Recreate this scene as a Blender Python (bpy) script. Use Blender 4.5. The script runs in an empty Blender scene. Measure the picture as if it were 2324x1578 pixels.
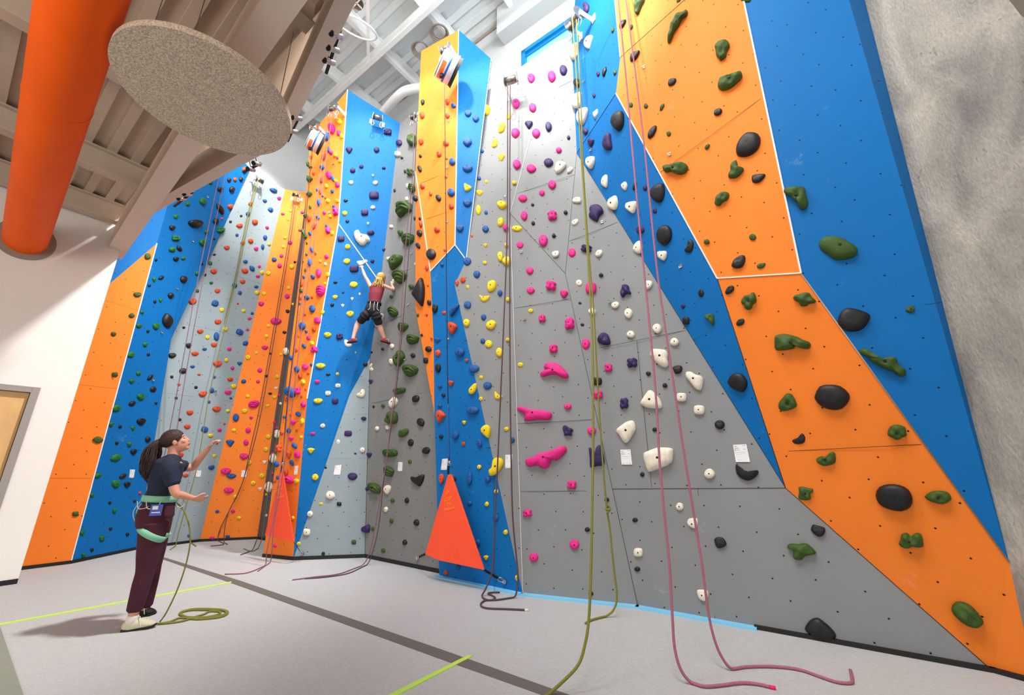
import bpy, bmesh, math, random
from mathutils import Vector, Matrix
random.seed(11)
C = bpy.context.scene.collection
PI = math.pi
# ---------------------------------------------------------------- camera
F = 911.0; TH = math.radians(16.4); EYE = Vector((0, 0, 1.35))
cam = bpy.data.cameras.new('camera'); co = bpy.data.objects.new('camera', cam); C.objects.link(co)
co.location = EYE; co.rotation_euler = (math.radians(90) + TH, 0, 0)
cam.sensor_width = 36.0; cam.lens = 36.0 * F / 2324.0; cam.clip_end = 200
bpy.context.scene.camera = co
def ray(px, py):
    u = 789 - py
    return Vector((px - 1162, F*math.cos(TH) - u*math.sin(TH), F*math.sin(TH) + u*math.cos(TH)))
def on_floor(px, py, z=0.0):
    r = ray(px, py); return EYE + r*((z - EYE.z)/r.z)
def at_z(px, py, z): return on_floor(px, py, z)
def at_y(px, py, y):
    r = ray(px, py); return EYE + r*(y/r.y)
def on_plane(px, py, c, n):
    r = ray(px, py); return EYE + r*((Vector(c) - EYE).dot(n)/r.dot(n))
# room axes: A runs along the back wall, B away from the camera towards the back wall
az = math.radians(54.5)
DA = Vector((-math.sin(az), math.cos(az), 0)); DB = Vector((math.cos(az), math.sin(az), 0))
def AB(a, b, z): return DA*a + DB*b + Vector((0, 0, z))
# ---------------------------------------------------------------- materials
MT = {}
def srgb(c):
    return tuple(((x/255)/12.92 if x/255 <= .04045 else ((x/255+.055)/1.055)**2.4) for x in c) + (1,)
def mat(name, col, rough=.6, metal=0.0, noise=0.0, scale=20.0, bump=0.0, spec=.5, coat=0.0, emit=None, es=0, detail=4):
    m = bpy.data.materials.new(name); m.use_nodes = True
    nt = m.node_tree; b = nt.nodes['Principled BSDF']; c = srgb(col)
    b.inputs['Base Color'].default_value = c; b.inputs['Roughness'].default_value = rough
    b.inputs['Metallic'].default_value = metal; b.inputs['Specular IOR Level'].default_value = spec
    b.inputs['Coat Weight'].default_value = coat
    if emit:
        b.inputs['Emission Color'].default_value = srgb(emit); b.inputs['Emission Strength'].default_value = es
    if noise or bump:
        tc = nt.nodes.new('ShaderNodeTexCoord'); nz = nt.nodes.new('ShaderNodeTexNoise')
        nz.inputs['Scale'].default_value = scale; nz.inputs['Detail'].default_value = detail
        nt.links.new(tc.outputs['Object'], nz.inputs['Vector'])
        if noise:
            mr = nt.nodes.new('ShaderNodeMapRange'); mr.inputs[1].default_value = .3; mr.inputs[2].default_value = .7
            mr.inputs[3].default_value = 1-noise; mr.inputs[4].default_value = 1+noise
            nt.links.new(nz.outputs['Fac'], mr.inputs[0])
            mx = nt.nodes.new('ShaderNodeVectorMath'); mx.operation = 'SCALE'; mx.inputs[0].default_value = c[:3]
            nt.links.new(mr.outputs[0], mx.inputs['Scale']); nt.links.new(mx.outputs[0], b.inputs['Base Color'])
        if bump:
            bp = nt.nodes.new('ShaderNodeBump'); bp.inputs['Strength'].default_value = bump; bp.inputs['Distance'].default_value = .01
            nt.links.new(nz.outputs['Fac'], bp.inputs['Height']); nt.links.new(bp.outputs[0], b.inputs['Normal'])
    MT[name] = m
    return m
def panel_mat(name, col, grain=.05, dot=(20, 18, 18)):
    """painted plywood with a staggered grid of threaded holes (UV in metres)"""
    m = bpy.data.materials.new(name); m.use_nodes = True
    nt = m.node_tree; N = nt.nodes; L = nt.links; b = N['Principled BSDF']; c = srgb(col)
    b.inputs['Roughness'].default_value = .6; b.inputs['Specular IOR Level'].default_value = .18
    uv = N.new('ShaderNodeUVMap'); uv.uv_map = 'UVMap'; sp = N.new('ShaderNodeSeparateXYZ'); L.new(uv.outputs[0], sp.inputs[0])
    def M(op, a, bb=None, cc=None):
        n = N.new('ShaderNodeMath'); n.operation = op
        for i, x in enumerate((a, bb, cc)):
            if x is None: continue
            if isinstance(x, (int, float)): n.inputs[i].default_value = x
            else: L.new(x, n.inputs[i])
        return n.outputs[0]
    U, V = sp.outputs[0], sp.outputs[1]
    vr = M('DIVIDE', V, .185); row = M('FLOOR', vr)
    wn = N.new('ShaderNodeTexWhiteNoise'); wn.noise_dimensions = '1D'; L.new(row, wn.inputs['W'])
    off = M('ADD', M('MULTIPLY', M('MODULO', M('ADD', row, 1000), 2), .5), M('MULTIPLY', wn.outputs['Value'], .28))
    ur = M('ADD', M('DIVIDE', U, .31), off); cell = M('FLOOR', ur)
    wn2 = N.new('ShaderNodeTexWhiteNoise'); wn2.noise_dimensions = '2D'
    cb = N.new('ShaderNodeCombineXYZ'); L.new(cell, cb.inputs[0]); L.new(row, cb.inputs[1]); L.new(cb.outputs[0], wn2.inputs['Vector'])
    fv = M('ADD', M('SUBTRACT', M('FRACT', vr), .5), M('MULTIPLY', M('SUBTRACT', wn2.outputs['Value'], .5), .3))
    fu = M('SUBTRACT', M('FRACT', ur), .5)
    du = M('MULTIPLY', fu, .31); dv = M('MULTIPLY', fv, .185)
    d = M('SQRT', M('ADD', M('MULTIPLY', du, du), M('MULTIPLY', dv, dv)))
    hole = M('LESS_THAN', d, .0062)
    rim = M('MULTIPLY', M('LESS_THAN', d, .009), .3)
    nz = N.new('ShaderNodeTexNoise'); nz.inputs['Scale'].default_value = 1.1; nz.inputs['Detail'].default_value = 6
    L.new(uv.outputs[0], nz.inputs['Vector'])
    mr = N.new('ShaderNodeMapRange'); mr.inputs[1].default_value = .3; mr.inputs[2].default_value = .7
    mr.inputs[3].default_value = 1-grain; mr.inputs[4].default_value = 1+grain; L.new(nz.outputs['Fac'], mr.inputs[0])
    sc = N.new('ShaderNodeVectorMath'); sc.operation = 'SCALE'; sc.inputs[0].default_value = c[:3]; L.new(mr.outputs[0], sc.inputs['Scale'])
    # chalk smudges
    n2 = N.new('ShaderNodeTexNoise'); n2.inputs['Scale'].default_value = 2.6; n2.inputs['Detail'].default_value = 9; n2.inputs['Roughness'].default_value = .75
    L.new(uv.outputs[0], n2.inputs['Vector'])
    m2 = N.new('ShaderNodeMapRange'); m2.inputs[1].default_value = .64; m2.inputs[2].default_value = .8; m2.inputs[3].default_value = 0; m2.inputs[4].default_value = .35
    L.new(n2.outputs['Fac'], m2.inputs[0])
    def mix(fac, a, bcol):
        x = N.new('ShaderNodeMix'); x.data_type = 'RGBA'
        (L.new(fac, x.inputs[0]) if not isinstance(fac, float) else None)
        L.new(a, x.inputs[6]) ; x.inputs[7].default_value = bcol; return x.outputs[2]
    o = mix(m2.outputs[0], sc.outputs[0], (.8, .8, .78, 1)); o = mix(rim, o, (.02, .015, .012, 1)); o = mix(hole, o, srgb(dot))
    L.new(o, b.inputs['Base Color'])
    MT[name] = m
panel_mat('paint_orange', (246, 132, 46)); panel_mat('paint_blue', (10, 108, 180)); panel_mat('paint_grey', (138, 141, 142))
panel_mat('paint_pale_grey', (146, 160, 166)); panel_mat('paint_dark_grey', (92, 90, 92)); panel_mat('paint_rec_grey', (128, 129, 128))
HC = {'g': (28, 108, 42), 'G': (58, 86, 26), 'k': (25, 25, 28), 'o': (206, 74, 34), 'b': (22, 84, 152), 'w': (234, 226, 208), 'y': (238, 206, 30), 'p': (226, 34, 134), 'u': (50, 34, 88)}
for k, c in HC.items(): mat('resin_'+k, c, rough=.5 if k in 'k' else .62, noise=.10, scale=30, bump=.25, spec=.4)
mat('bolt', (24, 22, 20), .5, .3); mat('steel', (200, 200, 198), .28, 1.0, noise=.05); mat('drum_steel', (150, 145, 138), .3, 1.0)
mat('white_metal', (225, 224, 220), .4); mat('black', (18, 18, 20), .55); mat('black_rubber', (22, 22, 24), .8)
mat('white_paint', (240, 237, 231), .85, noise=.015, scale=2); mat('back_wall', (198, 202, 203), .85, noise=.02, scale=2)
mat('deck_dark', (196, 182, 164), .6, noise=.05, scale=3); mat('beam_cream', (226, 212, 196), .6, noise=.02); mat('deck_light', (224, 232, 234), .55, noise=.03, scale=3)
mat('joist_light', (236, 238, 238), .5); mat('duct_orange', (255, 98, 0), .55, noise=.05, scale=3, spec=.15); mat('flange_grey', (150, 138, 126), .6)
mat('acoustic', (196, 182, 162), .95, noise=.38, scale=95, bump=.5, detail=2)
mat('carpet', (186, 187, 187), .95, noise=.07, scale=55, bump=.35, detail=8)
mat('mat_green', (142, 146, 132), .9, noise=.05, scale=40); mat('tape_dark', (108, 104, 98), .7, noise=.04, scale=40); mat('tape_green', (196, 236, 96), .6)
mat('skirt_blue', (132, 206, 244), .6); mat('trim_white', (235, 232, 226), .4)
mat('gate_orange', (255, 84, 44), .75, noise=.02, scale=6); mat('gate_print', (255, 142, 30), .7); mat('strap_black', (16, 16, 18), .85)
mat('rope_olive', (128, 126, 44), .8, noise=.22, scale=160, bump=.4); mat('rope_mauve', (138, 90, 108), .8, noise=.2, scale=160, bump=.4)
mat('rope_pink', (170, 100, 120), .8, noise=.2, scale=160, bump=.4); mat('rope_brown', (92, 66, 72), .8, noise=.2, scale=160, bump=.4); mat('rope_black', (30, 26, 28), .8)
mat('webbing_blue', (24, 84, 150), .8); mat('paper', (238, 238, 240), .4); mat('print_grey', (130, 130, 134), .7); mat('tape_tip', (232, 20, 90), .6)
mat('door_wood', (222, 178, 118), .5, noise=.10, scale=4); mat('door_frame', (158, 152, 146), .5)
mat('frame_blue', (0, 128, 190), .4); mat('pane', (120, 205, 235), .12, emit=(110, 205, 240), es=.75)
mat('skin', (216, 152, 126), .55); mat('skin_pale', (228, 168, 146), .55); mat('hair_brown', (52, 30, 22), .6, noise=.35, scale=70, bump=.8); mat('hair_blond', (196, 156, 86), .6, noise=.25, scale=70, bump=.8)
mat('shirt_navy', (22, 36, 58), .85, noise=.08, scale=12, bump=.3); mat('trousers_plum', (70, 22, 40), .85, noise=.1, scale=14, bump=.4)
mat('harness_mint', (134, 200, 166), .7); mat('cord_white', (214, 222, 214), .6); mat('badge_blue', (70, 90, 190), .35); mat('shoe_cream', (206, 200, 170), .7); mat('shoe_black', (26, 25, 24), .7)
mat('sock_white', (225, 222, 218), .9); mat('shirt_red', (120, 34, 48), .85, noise=.1, scale=20); mat('shorts_black', (22, 24, 32), .85, noise=.1, scale=20); mat('shoe_red', (150, 40, 46), .7)
mat('eye_white', (235, 232, 228), .3); mat('iris', (60, 40, 28), .3); mat('lip', (176, 96, 88), .5); mat('belay_white', (236, 236, 238), .35); mat('belay_orange', (240, 120, 60), .5); mat('belay_blue', (24, 90, 180), .5)
mat('lamp_glass', (255, 246, 228), .3, emit=(255, 244, 224), es=6)
# concrete
m = mat('concrete', (158, 152, 144), .85); nt = m.node_tree; N = nt.nodes; L = nt.links; b = N['Principled BSDF']
tc = N.new('ShaderNodeTexCoord'); mp = N.new('ShaderNodeMapping'); mp.inputs['Scale'].default_value = (1, 1, .45); L.new(tc.outputs['Object'], mp.inputs[0])
n1 = N.new('ShaderNodeTexNoise'); n1.inputs['Scale'].default_value = 2.2; n1.inputs['Detail'].default_value = 7; n1.inputs['Distortion'].default_value = 1.2; L.new(mp.outputs[0], n1.inputs[0])
n2 = N.new('ShaderNodeTexNoise'); n2.inputs['Scale'].default_value = 60; n2.inputs['Detail'].default_value = 6; L.new(mp.outputs[0], n2.inputs[0])
r1 = N.new('ShaderNodeValToRGB'); r1.color_ramp.elements[0].position = .3; r1.color_ramp.elements[0].color = srgb((126, 121, 117)); r1.color_ramp.elements[1].position = .68; r1.color_ramp.elements[1].color = srgb((184, 177, 164))
L.new(n1.outputs['Fac'], r1.inputs[0])
mr = N.new('ShaderNodeMapRange'); mr.inputs[1].default_value = .3; mr.inputs[2].default_value = .7; mr.inputs[3].default_value = .88; mr.inputs[4].default_value = 1.1; L.new(n2.outputs['Fac'], mr.inputs[0])
sc = N.new('ShaderNodeVectorMath'); sc.operation = 'SCALE'; L.new(r1.outputs[0], sc.inputs[0]); L.new(mr.outputs[0], sc.inputs['Scale'])
n3 = N.new('ShaderNodeTexNoise'); n3.inputs['Scale'].default_value = 5.5; n3.inputs['Detail'].default_value = 3; n3.inputs['Distortion'].default_value = 2.5
mp3 = N.new('ShaderNodeMapping'); mp3.inputs['Scale'].default_value = (2.2, 2.2, .6); L.new(tc.outputs['Object'], mp3.inputs[0]); L.new(mp3.outputs[0], n3.inputs[0])
m3 = N.new('ShaderNodeMapRange'); m3.inputs[1].default_value = .70; m3.inputs[2].default_value = .74; m3.inputs[3].default_value = 0; m3.inputs[4].default_value = .45; L.new(n3.outputs['Fac'], m3.inputs[0])
mx = N.new('ShaderNodeMix'); mx.data_type = 'RGBA'; L.new(m3.outputs[0], mx.inputs[0]); L.new(sc.outputs[0], mx.inputs[6]); mx.inputs[7].default_value = srgb((98, 96, 92)); L.new(mx.outputs[2], b.inputs['Base Color'])
bp = N.new('ShaderNodeBump'); bp.inputs['Strength'].default_value = .5; bp.inputs['Distance'].default_value = .02; L.new(n2.outputs['Fac'], bp.inputs['Height']); L.new(bp.outputs[0], b.inputs['Normal'])
# ---------------------------------------------------------------- helpers
def tag(o, label=None, cat=None, group=None, kind=None):
    if label: o['label'] = label
    if cat: o['category'] = cat
    if group: o['group'] = group
    if kind: o['kind'] = kind
    return o
def empty(name, loc=(0, 0, 0), rz=0):
    o = bpy.data.objects.new(name, None); C.objects.link(o); o.location = loc; o.rotation_euler = (0, 0, rz); o.empty_display_size = .1
    return o
def link(name, me, parent=None, loc=None):
    """world-space mesh data; when parented, keeps its place"""
    o = bpy.data.objects.new(name, me); C.objects.link(o)
    if loc is not None:
        me.transform(Matrix.Translation(-Vector(loc))); o.location = loc
    if parent is not None:
        o.parent = parent; o.matrix_parent_inverse = WM(parent).inverted()
    return o
def WM(o):
    m = o.matrix_basis
    return WM(o.parent) @ o.matrix_parent_inverse @ m if o.parent else m.copy()
def obj(name, bm, m, parent=None, smooth=False, loc=None):
    me = bpy.data.meshes.new(name); bmesh.ops.recalc_face_normals(bm, faces=bm.faces); bm.to_mesh(me); bm.free()
    for x in (m if isinstance(m, (list, tuple)) else [m]): me.materials.append(MT[x])
    if smooth:
        for p in me.polygons: p.use_smooth = True
    if loc is None:
        if parent is None and len(me.vertices):
            xs = [v.co for v in me.vertices]; loc = ((min(v.x for v in xs)+max(v.x for v in xs))/2, (min(v.y for v in xs)+max(v.y for v in xs))/2, min(v.z for v in xs))
        else: loc = sum((v.co for v in me.vertices), Vector())/max(1, len(me.vertices))
    return link(name, me, parent, loc)
def struct(name, bm, m, parent=None, smooth=False):
    o = obj(name, bm, m, parent, smooth)
    if parent is None: o['kind'] = 'structure'
    return o
def box(bm, c, u, v, w, su, sv, sw):
    """box centred at c with full sizes su, sv, sw along unit axes u, v, w"""
    c, u, v, w = Vector(c), Vector(u).normalized(), Vector(v).normalized(), Vector(w).normalized()
    vs = [bm.verts.new(c + u*su/2*i + v*sv/2*j + w*sw/2*k) for i in (-1, 1) for j in (-1, 1) for k in (-1, 1)]
    for f in ((0, 1, 3, 2), (4, 6, 7, 5), (0, 4, 5, 1), (2, 3, 7, 6), (0, 2, 6, 4), (1, 5, 7, 3)): bm.faces.new([vs[i] for i in f])
def beam(bm, p, q, w, h, up=(0, 0, 1)):
    """bar of width w and height h (towards up) from p to q; p, q on its bottom centre line"""
    p, q = Vector(p), Vector(q); t = (q-p).normalized(); up = Vector(up); s = t.cross(up).normalized(); up2 = s.cross(t).normalized()
    box(bm, (p+q)/2 + up2*h/2, t, s, up2, (q-p).length, w, h)
def prism(bm, pts, d):
    """polygon (3-D points) extruded by vector d"""
    a = [bm.verts.new(Vector(p)) for p in pts]; b2 = [bm.verts.new(Vector(p)+Vector(d)) for p in pts]; n = len(a)
    bm.faces.new(a); bm.faces.new(b2[::-1])
    for i in range(n): bm.faces.new([a[i-1], a[i], b2[i], b2[i-1]])
def cyl(bm, p, q, r0, r1=None, n=20, cap=True):
    p, q = Vector(p), Vector(q); r1 = r0 if r1 is None else r1; t = (q-p).normalized()
    a = t.orthogonal().normalized(); b2 = t.cross(a)
    A = [bm.verts.new(p + (a*math.cos(2*PI*i/n)+b2*math.sin(2*PI*i/n))*r0) for i in range(n)]
    B = [bm.verts.new(q + (a*math.cos(2*PI*i/n)+b2*math.sin(2*PI*i/n))*r1) for i in range(n)]
    for i in range(n): bm.faces.new([A[i-1], A[i], B[i], B[i-1]])
    if cap: bm.faces.new(A[::-1]); bm.faces.new(B)
def catmull(P, k=6, closed=False):
    P = [Vector(p) for p in P]; n = len(P); out = []
    rng = range(n) if closed else range(n-1)
    for i in rng:
        p0 = P[(i-1) % n] if closed or i > 0 else P[0]*2-P[1]; p1 = P[i]; p2 = P[(i+1) % n]
        p3 = P[(i+2) % n] if closed or i+2 < n else P[-1]*2-P[-2]
        for j in range(k):
            t = j/k
            out.append(.5*((2*p1)+(p2-p0)*t+(2*p0-5*p1+4*p2-p3)*t*t+(3*p1-p0-3*p2+p3)*t*t*t))
    if not closed: out.append(P[-1])
    return out
def tube(bm, P, r, n=8, k=6, closed=False, smooth=True):
    Q = catmull(P, k, closed) if smooth else [Vector(p) for p in P]
    m = len(Q); rings = []; a = None
    for i in range(m):
        t = (Q[(i+1) % m]-Q[i-1]) if closed else (Q[min(i+1, m-1)]-Q[max(i-1, 0)])
        t = t.normalized() if t.length > 1e-9 else Vector((0, 0, 1))
        a = t.orthogonal().normalized() if a is None else (a - t*a.dot(t)).normalized()
        b2 = t.cross(a); rr = r(i/(m-1)) if callable(r) else r
        rings.append([bm.verts.new(Q[i]+(a*math.cos(2*PI*j/n)+b2*math.sin(2*PI*j/n))*rr) for j in range(n)])
    for i in range(0 if closed else 1, m):
        A, B = rings[i-1], rings[i]
        for j in range(n): bm.faces.new([A[j-1], A[j], B[j], B[j-1]])
    if not closed: bm.faces.new(rings[0][::-1]); bm.faces.new(rings[-1])
def NB(): return bmesh.new()
V={'a1':(42,1295),'a2':(160,1280),'a3':(240,652),'a4':(356,553),'a5':(350,300),'a6':(427,300),'a7':(490,300),'b1':(310,1248),'b2':(389,768),'b3':(569,384),'c1':(453,1230),'c2':(647,430),'d1':(583,1224),'d2':(697,437),'d3':(616,1229),'d4':(722,440),'e1':(597,1265),'e2':(665,1272),'e3':(704,308),'e4':(789,204),'e5':(697,905),'e6':(650,870),'e7':(768,508),'e8':(688,560),'g1':(908,280),'g2':(868,650),'g3':(840,812),'g4':(788,845),'g5':(828,1266),'k1':(995,215),'k5':(1010,1304),'m1':(1041,68),'m2':(956,116),'m3':(943,390),'m4':(977,616),'m5':(1033,556),'m6':(1115,134),'m7':(1058,590),'m8':(943,700),'m9':(986,940),'m10':(997,1310),'m11':(1187,1350),'m12':(1032,647),'q1':(984,775),'n0':(1107,205),'n1':(1262,95),'n2':(1158,485),'n3':(1297,83),'n4':(1309,348),'n5':(1283,621),'n6':(1390,1110),'n7':(1448,1378),'r1':(1783,1108),'r2':(2255,1525),'s1':(1312,-60),'s2':(1390,-60),'s3':(1408,130),'s4':(1398,212),'s5':(1628,632),'s7':(1620,-60),'s8':(1675,-60),'s9':(1818,620),'s10':(2290,1275),'s11':(2350,1551),'s13':(1910,-60),'s14':(1947,-60)}
FC={'orange_left': 'a1 a2 a4 a3', 'blue_corner': 'a3 a4 a6 a5', 'blue_left': 'a2 b1 b2 b3 a7 a6 a4', 'lgrey_left': 'b1 c1 c2 b3 b2', 'orange_mid': 'c1 d1 d2 c2', 'strip': 'd1 d3 d4 d2', 't1_low': 'e1 e2 e5 e6', 't1_mid': 'e6 e5 e7 e8', 't1_top': 'e8 e7 e4 e3', 't1_blue_top': 'e4 g1 g2 e7', 't1_blue_low': 'e7 g2 g3 g4 e2 e5', 'lgrey_mid': 'g4 g3 g5 e2', 'grey_rec': 'g1 k1 k5 g5 g3 g2', 't2_orange': 'm1 m2 m3 m4 m5', 't2_blue_r': 'm1 m5 m7 m6', 't2_side': 'm3 m8 m9 q1 m4', 't2_blue_mid': 'm4 m5 m7 m12 q1', 't2_blue_low': 'q1 m12 m11 m10 m9', 'c_left': 'n0 n1 n2 m11 m12 m7', 'c_tri': 'n1 n3 n4 n5 n2', 'c_mid': 'n2 n5 n6 n7 m11', 'c_right': 'n4 r1 n6 n5', 'c_low': 'n6 r1 r2 n7', 'r_blue_top': 'n4 n3 s1 s2 s3 s4', 'r_blue_low': 'n4 s4 s5 r1', 'r_or_tip': 's2 s3 s7', 'r_or_top': 's3 s7 s8 s9 s5 s4', 'r_or_low': 's5 s9 s10 s11 r2 r1', 'r_blue_big': 's8 s9 s10 s13', 'r_blue_side': 's13 s10 s14'}
P3D={'a1':[-6.6258,6.0153,0.0],'a2':[-6.3266,6.3933,0.0],'a3':[-6.5765,5.9577,4.1221],'a4':[-6.2863,6.2965,5.1219],'a5':[-6.543,5.9296,7.2026],'a6':[-6.2636,6.271,7.5396],'a7':[-6.2308,6.823,8.0844],'b1':[-6.2814,7.3986,0.0],'b2':[-6.3477,7.1278,3.6276],'b3':[-6.1403,7.8653,8.0364],'c1':[-5.7714,8.1275,0.0],'c2':[-5.6616,8.4931,7.9636],'d1':[-4.8826,8.4055,0.0],'d2':[-5.1877,8.6412,7.9868],'d3':[-4.4704,8.1725,0.0],'d4':[-4.7676,8.4018,7.7647],'e1':[-3.8248,6.826,0.0],'e2':[-3.2549,6.6166,0.0],'e3':[-4.0632,6.5484,7.7255],'e4':[-3.2919,6.2551,8.5728],'e5':[-3.3342,6.5012,2.3964],'e6':[-3.7994,6.655,2.6821],'e7':[-3.2004,6.4543,5.6289],'e8':[-3.9201,6.6929,5.294],'g1':[-2.3171,6.6614,8.1508],'g2':[-2.4045,6.8266,4.5442],'g3':[-2.5157,6.8784,3.1871],'g4':[-2.838,6.7515,2.8941],'g5':[-2.2502,6.7952,0.0],'k1':[-1.4118,6.0181,8.1796],'k5':[-0.8664,5.8105,0.0],'m1':[-0.9846,5.4546,9.0708],'m2':[-1.7471,5.8004,9.0071],'m3':[-1.666,5.7914,6.2186],'m4':[-1.2632,5.6336,4.2394],'m5':[-0.8692,5.4451,4.5891],'m6':[-0.368,5.3942,8.2831],'m7':[-0.6891,5.4182,4.3191],'m8':[-1.5325,5.9395,3.7473],'m9':[-1.0988,5.7224,2.0515],'m10':[-0.9182,5.682,0.0],'m11':[0.1201,4.9603,0.0],'m12':[-0.8535,5.4745,3.933],'q1':[-1.1639,5.6888,3.1197],'n0':[-0.4264,5.4972,7.6877],'n1':[0.7551,5.1198,8.3198],'n2':[-0.0267,5.2611,5.0139],'n3':[1.0058,5.0259,8.3121],'n4':[0.9674,4.9318,5.8267],'n5':[0.7282,4.9739,3.8678],'n6':[1.1067,4.682,1.1038],'n7':[1.2543,4.5621,0.0],'r1':[2.465,3.8265,1.1563],'r2':[3.2875,3.2536,0.0],'s1':[1.1466,4.848,9.5417],'s2':[1.4865,4.1349,8.3368],'s3':[1.4562,4.0718,6.6148],'s4':[1.3854,4.1739,6.1092],'s5':[2.1193,3.7729,3.2047],'s7':[2.3268,3.2221,6.7944],'s8':[2.4954,3.0851,6.5629],'s9':[2.6136,3.2918,3.0207],'s10':[3.3486,3.0017,0.7295],'s11':[3.3851,3.1032,0.0],'s13':[3.1849,2.7005,5.913],'s14':[3.4656,2.8,6.0812]}
SHARED=['orange_left', 'blue_corner', 'orange_mid', 'strip', 't1_low', 't1_mid', 't1_top', 't1_blue_top', 't1_blue_low', 'lgrey_mid', 'grey_rec', 't2_orange', 't2_blue_r', 't2_side', 't2_blue_mid', 't2_blue_low', 'c_left', 'c_tri', 'c_mid', 'c_right', 'c_low', 'r_blue_top', 'r_blue_low', 'r_or_tip', 'r_or_top', 'r_or_low', 'r_blue_big', 'r_blue_side']
GN={'orange_left': 'orange panel beside the white wall', 'blue_corner': 'tall blue panel on the far left', 'blue_left': 'tall blue panel on the far left', 'lgrey_left': 'pale grey panel on the far left', 'orange_mid': 'orange panel in the far corner', 'strip': 'narrow dark grey corner strip', 't1_low': "left tower's orange face", 't1_mid': "left tower's orange face", 't1_top': "left tower's orange face", 't1_blue_top': "left tower's upper blue face", 't1_blue_low': "left tower's lower blue face", 'lgrey_mid': 'pale grey panel below the left tower', 'grey_rec': 'grey recess left of middle tower', 't2_orange': "middle tower's upper orange face", 't2_blue_r': "middle tower's upper blue face", 't2_side': "middle tower's narrow orange side", 't2_blue_mid': "middle tower's lower blue face", 't2_blue_low': "middle tower's lower blue face", 'c_left': 'grey panel just right of middle tower', 'c_tri': 'upper grey triangle panel', 'c_mid': 'grey panel under the grey triangle', 'c_right': 'grey panel left of the blue band', 'c_low': 'bottom right grey panel', 'r_blue_top': 'upper part of the blue band', 'r_blue_low': 'lower part of the blue band', 'r_or_tip': 'upper right orange panel', 'r_or_top': 'upper right orange panel', 'r_or_low': 'lower right orange panel', 'r_blue_big': 'big blue panel by the concrete', 'r_blue_side': 'big blue panel by the concrete'}
PL={'orange_left':([-6.4706,6.1947,0.5777],[0.78421,-0.62024,-0.01795]),'blue_corner':([-6.4173,6.1137,5.9965],[0.78006,-0.62555,-0.0141]),'blue_left':([-6.2908,6.8909,1.7058],[0.99871,-0.0499,-0.0099]),'lgrey_left':([-6.0305,7.7746,1.1546],[0.83661,-0.54766,0.01258]),'orange_mid':([-5.3392,8.3041,0.9969],[0.29815,-0.9537,0.03961]),'strip':([-4.7141,8.318,0.9845],[-0.49203,-0.87055,0.00689]),'t1_low':([-3.5432,6.7034,0.3174],[-0.34436,-0.93713,-0.05651]),'t1_mid':([-3.5635,6.5758,4.0003],[-0.31432,-0.94932,-0.00075]),'t1_top':([-3.6189,6.4877,6.8053],[-0.28283,-0.95635,-0.07349]),'t1_blue_top':([-2.8035,6.5494,6.7242],[0.36497,-0.9296,-0.05148]),'t1_blue_low':([-3.0897,6.644,1.5542],[0.42356,-0.90535,-0.03062]),'lgrey_mid':([-2.7431,6.7195,0.3801],[0.17759,-0.9836,0.03139]),'grey_rec':([-1.6925,6.368,1.3368],[-0.57882,-0.81526,-0.01794]),'t2_orange':([-1.306,5.625,6.625],[-0.41365,-0.91039,-0.00945]),'t2_blue_r':([-0.7277,5.4281,6.5655],[-0.10056,-0.99493,0.00075]),'t2_side':([-1.3449,5.7551,3.8753],[-0.6699,-0.73808,-0.08039]),'t2_blue_mid':([-0.9678,5.532,4.0401],[-0.36308,-0.92874,-0.07495]),'t2_blue_low':([-0.5119,5.3754,0.5355],[-0.56959,-0.82111,-0.03677]),'c_left':([-0.0333,5.1244,2.4395],[-0.32031,-0.94632,0.04332]),'c_tri':([0.686,5.0625,6.2681],[-0.32924,-0.94363,0.03408]),'c_mid':([0.6723,4.7984,0.5874],[-0.32794,-0.94335,0.05038]),'c_right':([2.0316,4.0816,0.7107],[-0.53946,-0.84166,0.02431]),'c_low':([2.0316,4.0816,0.7107],[-0.53946,-0.84166,0.02431]),'r_blue_top':([1.2413,4.531,7.4569],[-0.88049,-0.473,0.03181]),'r_blue_low':([1.7342,4.1763,4.0742],[-0.84656,-0.51109,-0.14876]),'r_or_tip':([1.7565,3.8096,7.2487],[-0.70202,-0.71112,0.03839]),'r_or_top':([2.0661,3.6029,5.3844],[-0.68863,-0.7219,-0.06827]),'r_or_low':([3.1808,3.2439,0.4506],[-0.72558,-0.67142,-0.15078]),'r_blue_big':([2.9106,3.0198,4.0566],[-0.53548,-0.84195,-0.0662]),'r_blue_side':([3.333,2.834,4.2413],[0.35664,-0.93325,-0.04297])}
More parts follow.
